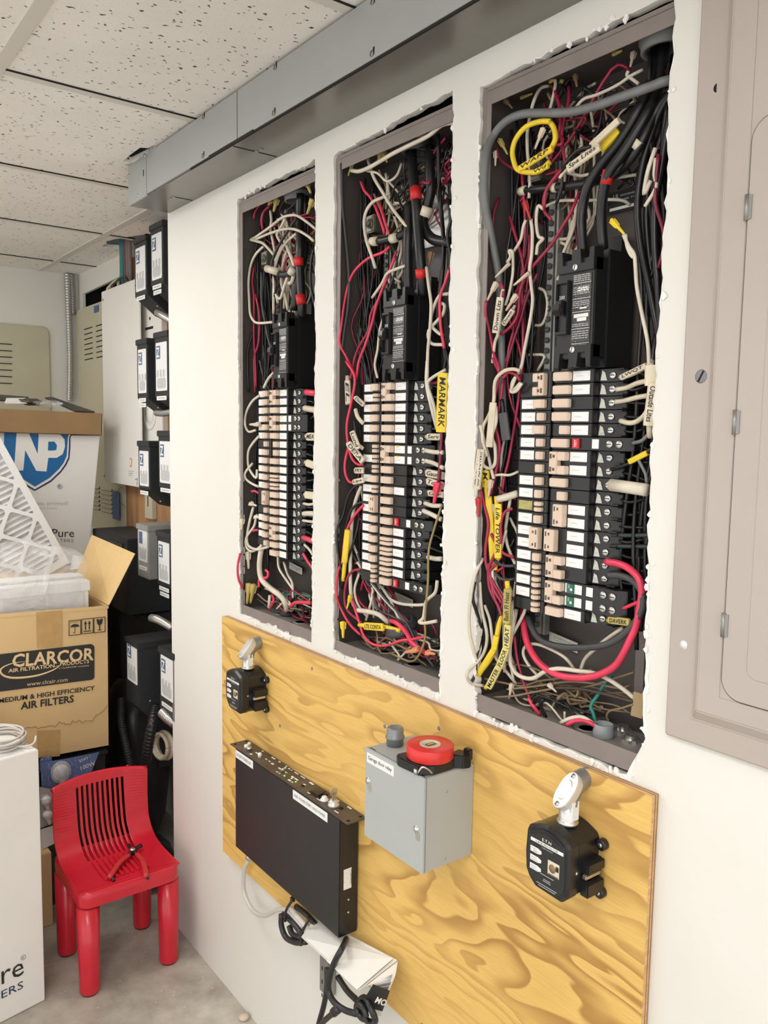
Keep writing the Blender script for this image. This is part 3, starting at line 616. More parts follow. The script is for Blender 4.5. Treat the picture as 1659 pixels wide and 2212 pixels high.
# ---------------- wiring ----------------
# every wire: kind|colour|radius mm|label|x y z in mm ...|sleeves colour,width,text,6 coordinates
WIRES = """
electrical_cable|gray|6.30|thick grey jacketed cable arching across the top and down the left of the near panel|1553 31 1898 1541 10 1892 1521 10 1892 1481 10 1893 1438 10 1894 1392 10 1899 1342 10 1912 1303 10 1922 1270 10 1922 1245 10 1911 1242 -3 1884 1242 -7 1848 1241 -4 1809 1242 7 1770 1241 19 1736 1242 29 1700 1247 30 1650 1252 30 1588 1256 30 1525 1259 30 1494 1263 35 1452
feeder_cable|black|7.30|thick black feeder cable entering the left lug of the near main breaker|1490 60 1968 1496 50 1925 1492 30 1881 1466 25 1843 1434 25 1818 1415 25 1796 1403 30 1770 1403 30 1741 1404 35 1708
feeder_cable|black|7.30|thick black feeder cable with red tape entering the right lug of the near main breaker|1503 60 1968 1505 50 1909 1505 30 1871 1479 20 1828 1458 15 1803 1446 20 1779 1437 30 1747 1438 35 1710|redtape,15.5,-,1457 16 1807 1452 17 1790
feeder_cable|black|6.50|black neutral feeder with beige tape bands crossing to the lug of the near panel|1540 40 1895 1512 40 1874 1500 30 1840 1481 30 1818 1446 40 1807 1409 40 1807 1375 35 1809 1342 30 1812 1303 35 1819 1273 40 1823|beige,14.0,-,1497 28 1837 1489 28 1829|beige,13.5,-,1354 30 1810 1347 30 1811|beige,13.5,-,1288 36 1822 1274 39 1823
branch_wire|black|5.00|black cable running down the right side of the near panel closest to the breakers|1537 40 1893 1516 40 1871 1500 40 1834 1491 40 1799 1488 40 1755 1496 40 1703 1512 40 1649 1527 40 1595 1527 50 1570
branch_wire|black|5.00|black cable bowing down the far right edge of the near panel|1547 30 1881 1537 30 1851 1530 30 1804 1523 30 1756 1524 30 1705 1531 30 1653 1530 40 1603 1535 40 1551
branch_wire|black|4.50|black cable between the two outer black cables on the right of the near panel|1526 50 1876 1511 50 1838 1499 50 1799 1495 50 1748 1502 50 1695 1513 50 1641 1522 50 1587
branch_wire|yellow|4.00|yellow wire coiled in a ring below the grey cable of the near panel|1355 10 1897 1335 10 1902 1309 10 1902 1290 10 1891 1283 10 1876 1286 10 1860 1296 10 1844 1320 10 1835 1340 10 1833 1358 10 1841|yellow,10.0,WARP,1303 5 1843 1366 5 1856|yellow,8.0,Wd,1332 5 1831 1360 5 1834
branch_wire|yellow|4.00|yellow wire looping behind the tan connector at the right of the yellow ring|1350 15 1899 1359 15 1887 1362 15 1872 1355 15 1861
branch_wire|white|2.60|white wire dropping from the top fittings to the left of the yellow ring|1315 50 1968 1307 40 1964 1304 30 1944 1297 30 1923 1293 30 1901 1295 30 1871 1301 30 1841 1296 35 1808
branch_wire|white|2.40|white wire running along above the grey cable toward the right edge of the near panel|1371 40 1913 1389 40 1924 1413 40 1923 1446 40 1925 1467 40 1930 1479 50 1937
branch_wire|white|2.40|white wire making a hook below the top right conduit of the near panel|1464 40 1938 1462 40 1933 1470 40 1926 1481 40 1916
branch_wire|crimson|2.40|crimson wire descending from the top fittings between the white wires|1319 50 1968 1336 40 1951 1350 35 1924 1357 30 1902 1356 30 1884 1367 25 1873 1368 20 1864 1358 20 1865 1351 20 1855 1350 20 1848
branch_wire|crimson|2.40|crimson wire from the top down past the red wire nut|1353 50 1956 1362 40 1929 1361 30 1890 1363 30 1864 1368 30 1835 1354 30 1823 1334 30 1811 1330 30 1785 1346 30 1766
branch_wire|crimson|2.40|crimson wire slanting down left across the neutral feeder|1372 20 1829 1358 20 1820 1343 20 1805 1336 25 1783
branch_wire|crimson|2.60|long crimson wire slanting from the main breaker toward the lower left of the near panel|1388 40 1797 1383 30 1770 1367 30 1751 1353 30 1735 1337 25 1717 1312 25 1698 1294 25 1673 1290 25 1639 1284 20 1621 1264 20 1609 1261 15 1610
branch_wire|darkred|2.40|dark red wire on the left falling beside the grey cable|1241 17 1892 1248 20 1873 1266 20 1859 1285 20 1848
branch_wire|darkred|2.40|dark red wire at the far left edge behind the grey cable of the near panel|1241 26 1818 1242 15 1792 1241 15 1759 1242 20 1732
branch_wire|cream|2.60|cream wire with the white Spa Lites marker sleeve|1368 20 1818 1379 20 1826 1414 15 1833 1436 15 1843|cream,13.0,Spa Lites,1391 10 1823 1445 10 1840|cream,10.0,-,1432 8 1843 1476 8 1864
branch_wire|yellow|4.50|yellow marked wire hiding behind the Spa Lites sleeve|1415 30 1847 1439 25 1850 1452 30 1865|yellow,16.0,-,1437 20 1841 1465 20 1859
branch_wire|black|2.40|thin black wire curling over the Spa Lites sleeve|1434 4 1841 1410 8 1843 1390 10 1834 1372 20 1824 1368 25 1806 1355 30 1787
branch_wire|white|2.40|thin white wire passing right of the neutral feeder tape|1362 40 1831 1390 40 1820 1406 40 1818 1433 50 1809 1469 60 1807
branch_wire|white|2.40|white wire arching toward the metal rating plate of the near panel|1311 50 1794 1343 50 1797 1388 50 1788 1427 60 1783 1442 70 1780 1446 80 1775
branch_wire|white|2.80|white wire at the right of the near panel in front of the black cables|1526 20 1819 1516 20 1792 1512 20 1765 1521 20 1780
branch_wire|white|2.50|short white wire nested among black cables at upper right of the near panel|1527 20 1806 1526 20 1787 1529 20 1769 1514 20 1749
branch_wire|darkred|2.60|dark red wire snaking down the right edge of the near panel|1531 20 1810 1529 20 1778 1530 20 1749 1542 20 1717 1545 20 1692 1535 25 1669
branch_wire|white|2.60|white wire pair rising out of the yellow wire nut|1490 10 1716 1499 10 1700 1508 10 1688 1511 10 1671 1511 15 1646 1521 15 1610 1531 15 1575 1535 15 1541 1539 10 1522
branch_wire|white|2.40|short white wire doubled back beneath the yellow wire nut|1493 10 1716 1496 10 1702 1500 10 1693 1505 10 1686 1508 12 1685
N|yellow|11.7|yellow wire nut hanging over the near main breaker|1470 10 1739 1492 10 1716
N|red|10.8|red wire nut beside the neutral lug of the near panel|1306 15 1798 1319 15 1769
N|tan|10.8|tan wire connector inside the yellow wire ring|1347 6 1889 1332 6 1864
N|crimson|9.9|crimson wire nut left of the Spa Lites sleeve|1366 25 1830 1337 25 1831
N|tan|7.2|small white wire connector above the neutral feeder|1410 15 1850 1395 15 1841
branch_wire|white|2.40|white wire curling from the red nut down to the left|1305 20 1772 1300 20 1762 1291 25 1746 1277 25 1731
branch_wire|white|2.60|white wire dropping from the red nut down to the breakers|1315 20 1771 1319 20 1750 1319 20 1719 1316 20 1699 1320 20 1675 1324 20 1651 1320 20 1622 1311 20 1583 1304 20 1553 1288 20 1534 1293 15 1519 1309 15 1531
branch_wire|white|2.60|white wire hooked over the bundle right of the red nut|1334 25 1783 1324 25 1789 1321 25 1770 1326 25 1746 1336 25 1740 1326 25 1733 1324 25 1719
N|oldyellow|11.7|aged cream wire connector at the top centre of the near panel|1326 40 1968 1335 40 1968
N|oldyellow|10.8|amber wire connector right of the top centre one in the near panel|1338 50 1968 1341 50 1964
N|brownish|10.8|dull brown wire connector hanging under the top of the near panel|1364 50 1968 1368 50 1950
N|oldyellow|11.7|aged yellow wire connector near the big bushing of the near panel|1438 40 1968 1452 40 1968
N|tan|10.8|tan wire connector hanging below the big bushing of the near panel|1464 50 1965 1459 50 1947
N|oldyellow|10.8|aged yellow wire connector at the left under the grey cable|1242 22 1905 1258 25 1879
N|cream|9.9|cream wire connector at the far left under the grey cable|1241 16 1886 1242 15 1864
N|oldyellow|10.8|aged yellow wire connector at the upper left of the near panel|1259 50 1968 1282 50 1967
N|brownish|10.8|brownish wire connector at the far upper left of the near panel|1242 31 1966 1251 40 1952
N|brownish|9.0|brown wire connector beside the empty plate right of the yellow ring|1367 70 1906 1393 70 1892
branch_wire|white|2.40|cream wire falling from the top centre connector of the near panel|1335 40 1968 1336 40 1959 1332 40 1942 1327 40 1928
branch_wire|white|2.40|white wire forming a small hook above the upper left tan connector|1274 15 1714 1280 15 1722 1277 15 1731 1284 15 1728 1281 20 1716 1281 20 1694 1275 20 1669 1268 20 1651
branch_wire|crimson|2.40|crimson wire arching over the lower left tan connector|1254 10 1685 1263 10 1684 1270 10 1678 1272 10 1662
branch_wire|crimson|2.60|crimson wire falling from the tan connector down the left of the near panel|1242 4 1659 1242 3 1640 1242 13 1612 1250 15 1579 1263 15 1553 1258 15 1522 1249 15 1491
N|tan|11.7|tan wire connector topmost of the cluster left of the near main breaker|1283 10 1710 1254 10 1694
N|tan|11.7|tan wire connector lowest left of the cluster beside the near main breaker|1261 6 1685 1241 6 1659
N|tan|11.7|tan wire connector right of the cluster beside the near main breaker|1319 15 1692 1289 15 1678
N|tan|11.7|tan wire connector just right of the Down Lits sleeve|1300 10 1662 1279 10 1641
branch_wire|cream|2.60|wire with the cream Down Lits marker sleeve|1272 10 1674 1269 10 1662 1266 8 1610 1252 15 1595 1248 15 1564|cream,12.0,Down Lits,1264 4 1608 1272 4 1661
branch_wire|cream|2.60|wire with a small tilted cream sleeve beside the Down Lits sleeve|1288 20 1649 1272 15 1622|cream,9.0,Down,1272 12 1621 1292 12 1641
branch_wire|white|2.40|white wire curving in front of the dark slot left of the near main breaker|1299 60 1678 1311 60 1671 1317 60 1654 1315 60 1634 1307 60 1622 1294 60 1622
branch_wire|darkred|2.40|dark red wire slanting down in front of the neutral bar|1323 30 1693 1303 30 1660 1293 30 1633 1278 30 1598 1265 30 1562 1260 30 1538
branch_wire|crimson|2.60|crimson wire arching into the top left breaker of the near panel|1304 20 1534 1300 15 1543 1283 15 1548 1272 15 1541 1257 15 1558 1247 15 1575
branch_wire|cream|3.00|cream wire arching over beside the top left breaker|1308 15 1549 1296 10 1552 1277 10 1549 1260 10 1535 1258 10 1502 1247 10 1481 1242 4 1464 1242 5 1441 1247 10 1418
branch_wire|white|2.60|white wire looping below the top left breaker|1317 10 1530 1306 10 1519 1295 10 1518 1293 15 1527 1299 15 1541
branch_wire|white|2.40|thin white wire crossing behind the near main breaker foot|1273 60 1577 1296 60 1577 1315 60 1573 1302 60 1552
branch_wire|cream|3.60|cream wire leaving the top right breaker with a written sleeve|1476 35 1533 1493 30 1535 1508 30 1540 1522 30 1546 1530 30 1553|cream,8.5,LWQT,1482 28 1532 1523 26 1546
branch_wire|cream|3.60|cream wire leaving the second right breaker of the near panel|1466 40 1517 1483 40 1519 1503 35 1524 1523 30 1526 1531 30 1527
branch_wire|cream|3.60|cream wire leaving the third right breaker of the near panel|1465 40 1500 1483 40 1502 1504 35 1505 1526 30 1507
branch_wire|cream|3.60|cream wire sagging from the fourth right breaker of the near panel|1479 35 1474 1497 30 1471 1509 30 1473 1523 25 1480 1529 25 1488
branch_wire|cream|4.00|vertical cream wire with the Outside Lites sleeve at the right of the near panel|1538 15 1546 1544 10 1522 1543 10 1488 1542 12 1464 1538 20 1453|cream,14.0,Outside Lites,1550 5 1521 1545 5 1467|cream,17.0,-,1545 6 1544 1546 6 1518
branch_wire|gray|2.60|grey wire joining the ground fault breaker screw to the right bundle|1508 25 1444 1524 20 1447 1532 20 1453 1538 20 1460
branch_wire|black|2.60|black wire with a yellow sleeve beside the red TEST breaker|1462 40 1406 1491 30 1413 1516 25 1422 1533 20 1431 1543 20 1440|yellow,8.0,-,1507 20 1419 1536 18 1432
branch_wire|gray|2.20|grey wire tail curling down below the yellow sleeve|1521 20 1423 1528 20 1413 1534 20 1403 1536 20 1392
branch_wire|white|5.00|fat white taped cable end beside the ninth right breaker|1474 25 1387 1496 20 1386 1514 18 1385 1533 15 1383 1542 15 1384|white,17.0,-,1483 16 1387 1543 10 1384
branch_wire|darkgreen|3.20|dark greenish wire leaving the thirteenth right breaker of the near panel|1469 40 1316 1493 40 1317 1519 40 1320 1532 40 1322
branch_wire|darkgreen|3.20|dark wire leaving the fourteenth right breaker of the near panel|1469 40 1299 1494 40 1302 1532 40 1306
branch_wire|pinkred|5.20|thick red cable sweeping from the right breakers round the bottom of the near panel|1469 30 1278 1493 25 1279 1514 20 1276 1530 20 1265 1536 20 1248 1534 20 1224 1529 20 1198 1522 20 1181 1512 20 1159 1498 20 1137 1473 20 1119 1441 20 1106 1406 20 1100 1380 20 1102 1354 25 1109 1332 30 1123 1317 35 1140 1297 50 1166 1288 60 1174
branch_wire|darkgray|5.00|thick dark grey cable sweeping parallel to the red one in the near panel|1472 30 1259 1498 25 1263 1522 20 1260 1535 20 1248 1539 20 1230 1531 20 1209 1515 20 1189 1494 20 1171 1467 20 1158 1415 25 1144 1370 30 1139 1343 35 1143 1324 40 1156 1306 50 1168
branch_wire|white|2.80|white wire hanging straight on the far left of the near panel|1242 -2 1467 1242 8 1441 1244 15 1420 1253 15 1395 1258 15 1383
branch_wire|white|2.80|white wire looping beside the long blank sleeve|1263 10 1496 1265 10 1473 1257 10 1450 1261 13 1433 1262 13 1408 1250 13 1399 1242 6 1405 1242 9 1420|cream,12.0,-,1262 5 1502 1256 5 1433
branch_wire|crimson|2.60|crimson wire tracing down past the blank sleeve|1267 20 1535 1263 20 1505 1255 20 1467 1264 20 1434 1256 20 1389 1245 20 1350
branch_wire|black|3.60|black wire ending at a grey boot above the lug block|1266 20 1507 1272 18 1484 1278 15 1463 1283 15 1446|darkgray,15.0,-,1275 14 1486 1284 14 1444
branch_wire|white|3.00|white wire with the cream Van Dack sleeve at the far left|1241 0 1429 1242 -7 1365 1241 -6 1355|cream,13.0,VAN DACK GSI,1242 1 1429 1242 -7 1366
N|red|13.5|red wire nut with a yellow collar at the left edge of the near panel|1242 -2 1352 1241 1 1322
branch_wire|yellow|4.00|yellow wire behind the crimson wires at left of the near panel|1241 13 1397 1242 15 1365 1243 20 1328 1250 20 1301 1254 20 1271|yellow,14.0,Mo,1242 11 1395 1242 15 1369|yellow,12.0,-,1247 15 1354 1264 15 1238
branch_wire|yellow|4.00|wire with the long yellow Life Tower sleeve|1265 15 1356 1270 15 1316 1273 15 1256|yellow,12.0,Life TOWER,1276 8 1345 1279 8 1260
N|tan|11.7|small tan connector at left above the Life Tower sleeve|1257 10 1381 1252 10 1353
branch_wire|crimson|2.60|crimson wire twisting in front of the Life Tower sleeve|1242 2 1365 1244 10 1339 1254 10 1310 1249 10 1271 1252 10 1245 1266 10 1222 1291 10 1196 1287 12 1178
branch_wire|crimson|2.60|crimson wire crossing the bottom of the Life Tower sleeve|1296 20 1339 1284 15 1332 1281 10 1313 1282 10 1286 1267 8 1256 1259 8 1238 1261 10 1208 1280 10 1185 1289 10 1170
branch_wire|crimson|2.60|crimson wire running right into the fifteenth left breaker of the near panel|1261 10 1296 1276 10 1278 1286 15 1267 1298 25 1262
branch_wire|darkred|2.60|dark red wire entering the ninth left breaker of the near panel|1265 20 1370 1274 20 1362 1284 25 1357 1294 30 1353
branch_wire|white|6.00|taped white cable end entering the ninth left breaker|1268 15 1351 1284 20 1356 1297 30 1362
branch_wire|white|2.20|thin white wire going into the eighth left breaker|1253 20 1388 1270 20 1390 1283 25 1390 1297 30 1396
branch_wire|white|2.40|thin white wire in the gap left of the breakers|1252 50 1468 1249 40 1420 1251 40 1377 1246 40 1356
branch_wire|darkgray|2.60|dark grey wire entering the sixteenth left breaker|1254 15 1262 1266 15 1253 1279 20 1247 1296 30 1248
branch_wire|darkgray|2.60|dark grey wire entering the seventeenth left breaker|1264 15 1236 1276 15 1228 1286 20 1225 1295 30 1227
branch_wire|yellow|4.00|wire with the olive Bath Fl Heat sleeve at the lower left of the near panel|1294 15 1225 1298 15 1192 1297 15 1153|olive,13.0,Bath Fl Heat,1304 6 1161 1304 6 1215
branch_wire|yellow|4.00|wire with the long pale yellow Master Floor Heat sleeve curving to the panel floor|1298 15 1160 1304 10 1140 1298 10 1113 1287 10 1087 1273 10 1062 1256 12 1044|paleyellow,12.0,MASTER,1269 5 1049 1291 5 1088|paleyellow,12.0,FLOOR,1292 5 1088 1306 5 1122|paleyellow,12.0,HEAT,1306 5 1123 1308 5 1159
branch_wire|yellow|4.20|bright yellow sleeved wire left of the pale Heat sleeve|1284 15 1172 1280 12 1143 1275 12 1116 1263 10 1090 1242 7 1063|yellow,10.0,-,1282 7 1136 1277 7 1113|yellow,10.0,-,1277 7 1113 1242 7 1062
branch_wire|white|3.40|white wire looping low and across the bottom of the near panel|1292 40 1177 1294 30 1144 1299 20 1116 1303 20 1091 1321 20 1079 1349 20 1082 1375 20 1100 1401 20 1110 1431 25 1113 1456 30 1115 1476 35 1111 1500 40 1101 1515 45 1091
branch_wire|white|2.60|thin white wire curving at right below the rating plate|1333 50 1076 1318 40 1096 1309 40 1111 1317 40 1124 1339 40 1130 1367 40 1128 1393 40 1122 1403 50 1106
branch_wire|white|2.80|white wire rising from the floor to the label plate|1416 50 1108 1423 50 1125 1447 40 1146 1469 40 1167 1495 40 1188
branch_wire|crimson|2.20|thin crimson wire hanging down to the panel floor|1299 30 1136 1305 30 1105 1317 30 1076 1330 30 1053 1347 30 1033 1354 35 1023
branch_wire|pinkred|3.40|red wire arching out of the small grey conduit fitting|1421 15 1030 1432 20 1039 1445 25 1043 1458 30 1040 1465 40 1028
branch_wire|white|3.00|white wire arching out of the small grey conduit fitting|1411 15 1031 1424 20 1041 1440 25 1047 1453 30 1043 1460 40 1031
branch_wire|darkteal|2.80|green wire bending down into the small grey conduit fitting|1464 60 1108 1460 50 1097 1453 45 1080 1445 40 1062 1450 40 1052 1456 42 1031
branch_wire|black|3.00|short black wire near the floor fittings|1363 30 1052 1358 30 1040 1365 35 1022
branch_wire|pinkred|3.20|red wire dropping onto the panel floor|1337 25 1047 1349 25 1036 1357 30 1025
branch_wire|brown|1.80|thin brown copper wire across the bottom of the near panel, uppermost|1244 20 1055 1282 25 1057 1318 30 1060 1342 40 1072 1375 45 1084 1409 50 1096 1428 60 1109
branch_wire|brown|1.80|thin brown copper wire across the bottom of the near panel, middle|1296 20 1051 1329 30 1061 1364 40 1073 1401 45 1086 1446 50 1093 1484 50 1097 1496 60 1102
branch_wire|brown|1.80|thin brown copper wire across the bottom of the near panel, lowest|1272 15 1032 1311 20 1044 1341 30 1056 1380 40 1071 1426 45 1083 1469 50 1105 1502 60 1123
branch_wire|darkbrown|2.40|dark brown wire stretching to the paper tag|1364 40 1067 1418 40 1081 1466 40 1086 1516 40 1088
branch_wire|brown|1.60|thin brown wire curling under the paper tag|1516 40 1084 1497 40 1073 1475 45 1062 1466 50 1051 1466 55 1042
branch_wire|white|2.80|white wire descending the far left edge of the near panel|1242 12 1254 1242 -5 1228 1241 -13 1185 1241 -13 1141 1242 0 1095 1242 13 1069
branch_wire|white|2.80|white wire swinging across the lower left of the near panel|1242 6 1216 1242 12 1171 1253 15 1129 1247 13 1097 1241 -5 1078 1242 -17 1067 1241 -7 1052 1250 12 1046
branch_wire|black|2.80|black wire down the lower left corner of the near panel|1241 -4 1217 1242 -8 1189 1242 7 1154 1241 13 1122 1242 3 1093 1241 3 1066 1241 -7 1052
branch_wire|white|2.60|white wire from the breakers to the lower left floor|1242 18 1177 1253 20 1155 1260 20 1125 1262 25 1096 1282 30 1076 1302 35 1058
branch_wire|black|2.80|black wire hugging the pale Heat sleeve|1303 20 1200 1293 12 1187 1282 12 1168 1276 13 1143 1274 15 1122
branch_wire|crimson|2.60|crimson wire reaching the bottom left breaker of the near panel|1256 10 1248 1264 10 1219 1274 10 1192 1284 15 1178
branch_wire|crimson|2.60|crimson wire thin loop left of the Bath Fl Heat sleeve|1272 12 1250 1260 10 1233 1270 10 1209 1288 12 1188
branch_wire|pinkred|2.60|short red wire poking from the green test breaker|1500 30 1217 1516 25 1225 1534 20 1234
N|red|9.9|dull red wire nut behind crimson wires at lower left|1262 20 1233 1279 20 1244
N|tan|10.8|tan wire connector standing on the floor of the near panel at left|1306 20 1062 1301 20 1037
N|tan|9.9|tan wire connector lying in the middle of the near panel floor|1368 35 1075 1384 35 1067
branch_wire|yellow|3.40|wire with the yellow DAVE RK sleeve below the right breakers|1472 35 1195 1511 30 1198|oldyellow,11.0,DAVERK,1481 26 1198 1518 22 1202
electrical_cable|white|3.80|long cream wire sagging across the top of the middle panel|1152 12 1953 1120 10 1957 1086 10 1949 1040 10 1947 991 10 1945 952 10 1941 915 10 1938 885 10 1939 853 15 1949
electrical_cable|white|3.32|cream wire running to the top right corner of the middle panel|1153 10 1964 1127 10 1961 1088 20 1968 1032 30 1968
branch_wire|white|3.04|cream wire crossing diagonally from the top of the middle panel|874 40 1968 884 30 1967 918 20 1923 948 20 1888 973 20 1859 997 20 1835 1014 25 1816
branch_wire|white|3.04|cream wire looping left around the neutral lug of the middle panel|942 40 1893 934 30 1885 915 20 1878 894 20 1863 890 20 1841 899 20 1810 917 20 1778 921 25 1758
feeder_cable|black|9.50|thick black feeder with red tape entering the right lug of the middle main breaker|990 50 1966 1007 40 1929 1026 30 1886 1039 25 1851 1044 25 1816 1053 25 1757 1053 30 1724 1044 40 1696|redtape,20.5,-,1034 26 1878 1041 23 1857|redtape,20.5,-,1057 23 1737 1055 27 1723
feeder_cable|black|9.50|thick black feeder entering the left lug of the middle main breaker|1002 40 1861 1012 30 1811 1011 30 1765 1009 35 1700
feeder_cable|black|9.50|thick black feeder with a cream band curving to the right of the middle panel|1042 50 1950 1056 40 1908 1059 40 1872 1049 40 1845 1040 40 1826 1048 40 1804 1070 40 1787 1116 40 1774|beige,20.5,-,1062 32 1842 1055 32 1828
feeder_cable|black|7.69|black neutral feeder with two cream bands running to the lug of the middle panel|995 40 1813 978 35 1808 950 32 1807 917 32 1809 870 35 1818|beige,16.9,-,978 29 1805 964 29 1805|beige,16.9,-,920 27 1808 905 27 1810
branch_wire|white|2.85|white wire draping over the feeders of the middle panel|1015 20 1748 991 20 1746 964 20 1742 941 25 1727 905 30 1707
branch_wire|pinkred|2.66|red wire curving down at the upper left of the middle panel|863 30 1929 875 30 1910 897 30 1891 918 30 1862 936 30 1830 934 35 1819
branch_wire|pinkred|2.66|red wire descending straight through the middle of the middle panel|904 40 1893 931 30 1862 944 30 1835 950 35 1813
branch_wire|pinkred|2.66|red wire sweeping far left then down the middle panel|957 30 1793 944 25 1784 904 20 1778 861 20 1762 839 20 1739 836 13 1703 836 7 1661 836 3 1625 844 15 1597 877 15 1557
branch_wire|crimson|2.66|crimson wire from the feeders down beside the middle main breaker|978 30 1782 954 30 1742 927 30 1704 902 30 1677 901 25 1645 875 25 1621 857 25 1597 851 20 1556
branch_wire|pinkred|2.66|bright red wire next to the middle main breaker|974 30 1771 949 25 1725 925 25 1689 913 25 1658 899 20 1619 878 20 1588 870 20 1555
branch_wire|darkgray|3.23|dark grey wire hanging on the left inner side of the middle panel|835 4 1964 836 6 1889 835 15 1828 841 20 1754 839 20 1701 835 14 1649 836 8 1610
branch_wire|white|2.47|white wire curving low left of the middle main breaker|960 15 1660 950 15 1639 945 15 1606 937 15 1579 946 15 1554
branch_wire|white|3.04|white wire coiled at the right of the middle main breaker|1135 20 1685 1111 20 1684 1094 20 1661 1091 20 1639 1109 20 1624 1123 20 1618
branch_wire|white|3.04|second white coil at the right of the middle main breaker|1115 20 1672 1125 20 1667 1122 20 1654 1112 20 1646 1085 20 1628 1092 20 1607 1124 20 1602
branch_wire|white|2.85|white wire hanging straight down at the right of the middle main breaker|1076 20 1737 1088 15 1706 1096 15 1671 1094 15 1627 1090 15 1593 1090 15 1545
branch_wire|pinkred|2.66|red wire at the right edge of the middle panel|1144 15 1729 1130 15 1701 1119 15 1680 1122 15 1635 1133 15 1595
branch_wire|black|2.85|black wire curling at the upper right of the middle panel|1131 20 1830 1143 15 1806 1134 15 1780 1143 15 1746 1142 15 1721
branch_wire|crimson|2.09|crimson tangle strand behind the top of the middle panel|1132 30 1910 1094 40 1904 1109 40 1883 1077 50 1879 1123 30 1888
branch_wire|white|2.28|thin white wire looped below the middle top fittings|896 20 1939 930 20 1927 959 20 1906 974 30 1914 976 40 1937
N|oldyellow|11.0|aged yellow wire nut at the upper left of the middle panel|850 20 1968 836 19 1944
N|oldyellow|15.0|aged amber wire nut hanging from the middle of the middle panel top|926 30 1968 916 30 1949
N|oldyellow|15.0|second amber wire nut beside the amber one in the middle panel|932 30 1968 945 30 1945
N|oldyellow|15.0|aged cream wire connector beside the feeder entrance of the middle panel|1060 20 1968 1055 20 1953
N|brownish|15.0|brown wire connector on the bright plate of the middle panel|1064 40 1767 1057 40 1743
branch_wire|white|3.04|white wire dropping on the right of the middle breakers|1089 15 1577 1088 15 1539 1101 15 1501 1118 15 1461
branch_wire|white|3.04|white wire bowing outward at the right of the middle breakers|1137 15 1559 1100 15 1546 1092 15 1534 1109 15 1501 1124 15 1456
branch_wire|darkred|3.23|dark red wire leading to a yellow written sleeve at the right of the middle panel|1078 30 1540 1127 15 1539 1143 10 1539 1137 10 1456 1135 10 1415 1131 10 1365|yellow,20.0,MARMARK,1145 3 1553 1143 3 1455
N|pinkred|20.0|pink red wire nut hanging at the right of the middle breakers|1136 5 1370 1126 5 1334
branch_wire|white|3.99|white wire leaving the seventh right breaker of the middle panel|1082 20 1423 1111 15 1421 1140 10 1421
branch_wire|white|3.99|white wire leaving the eighth right breaker of the middle panel|1084 20 1405 1112 15 1402 1143 10 1395
branch_wire|cream|3.80|wire with a cream sleeve beside the ninth right breaker of the middle panel|1075 30 1385 1130 20 1381|cream,14.0,Gaurd,1087 20 1384 1138 16 1381
branch_wire|cream|3.80|wire with a cream Tow sleeve beside the tenth right breaker of the middle panel|1078 30 1371 1130 20 1364|cream,13.0,Tow,1090 20 1370 1137 16 1364
branch_wire|cream|3.80|wire with a cream sleeve marked G beside the eleventh right breaker of the middle panel|1082 30 1350 1135 20 1347|cream,11.0,Gar,1094 20 1349 1139 16 1349
branch_wire|cream|3.80|wire with a cream sleeve marked Serv beside the sixth right breaker of the middle panel|1073 30 1447 1124 20 1447|cream,12.0,Serv,1088 20 1447 1129 16 1447
branch_wire|white|3.99|white wire leaving the twelfth right breaker of the middle panel|1079 25 1330 1105 20 1328 1134 15 1330
branch_wire|white|4.37|white wire leaving the thirteenth right breaker of the middle panel|1075 25 1316 1101 20 1313 1134 15 1307
branch_wire|white|4.37|white wire leaving the seventeenth right breaker of the middle panel|1090 25 1235 1116 20 1236 1137 15 1239
branch_wire|darkyellow|2.09|thin straw coloured wire falling from the right of the middle panel into its bottom|1139 10 1328 1122 10 1288 1109 10 1249 1109 10 1197 1097 15 1129 1092 20 1088 1073 20 1052 1036 30 1033 978 30 1036
branch_wire|white|3.23|white wire bent like a hook at the bottom right of the middle panel|1128 15 1200 1123 15 1178 1100 15 1159 1093 15 1129 1081 15 1118 1097 15 1119 1129 15 1129
branch_wire|white|3.04|white wire sweeping from under the middle breakers to the right|917 40 1162 939 40 1153 962 40 1137 994 40 1133 1038 40 1138 1071 40 1145
branch_wire|white|4.94|thick white cable running into the black bushing of the middle panel|882 20 1102 919 20 1106 952 20 1107 963 30 1096 964 40 1086
branch_wire|pinkred|4.94|thick red cable emerging from the black bushing of the middle panel|959 40 1094 999 30 1097 1026 30 1086 1043 30 1071 1065 30 1064 1088 35 1055
branch_wire|pinkred|2.66|red wire at the far left running down the lower middle panel|849 10 1590 879 10 1558 870 10 1514 854 10 1468 859 10 1431 872 10 1403 885 15 1391 898 20 1391
branch_wire|pinkred|2.66|red wire forming a long curve to the Epc sleeve of the middle panel|864 10 1431 850 10 1397 850 10 1374 863 10 1357 876 15 1355 899 20 1359|cream,11.0,Lipe,881 8 1356 910 12 1362
branch_wire|pinkred|2.66|red wire entering the thirteenth left breaker of the middle panel|900 20 1313 882 15 1295 862 12 1270 847 12 1239 840 12 1197 835 5 1173 835 2 1126 840 12 1095 867 15 1070 895 20 1055
branch_wire|pinkred|2.66|red wire looping along the bottom of the middle panel|866 15 1129 876 15 1114 897 15 1082 912 15 1059 937 18 1046 977 20 1051 1015 25 1068 1043 30 1076 1080 30 1089
branch_wire|crimson|2.66|crimson wire entering the bottom left breaker of the middle panel|886 25 1184 868 20 1179 855 15 1163 845 15 1126 856 15 1098 900 20 1079
branch_wire|black|2.66|black wire entering the eleventh left breaker of the middle panel|892 25 1353 869 20 1346 852 15 1324 840 13 1288 836 2 1259 836 6 1200 850 15 1156
branch_wire|black|2.66|black wire entering the twelfth left breaker of the middle panel|893 25 1318 875 20 1311 862 15 1296 848 15 1265 838 15 1229
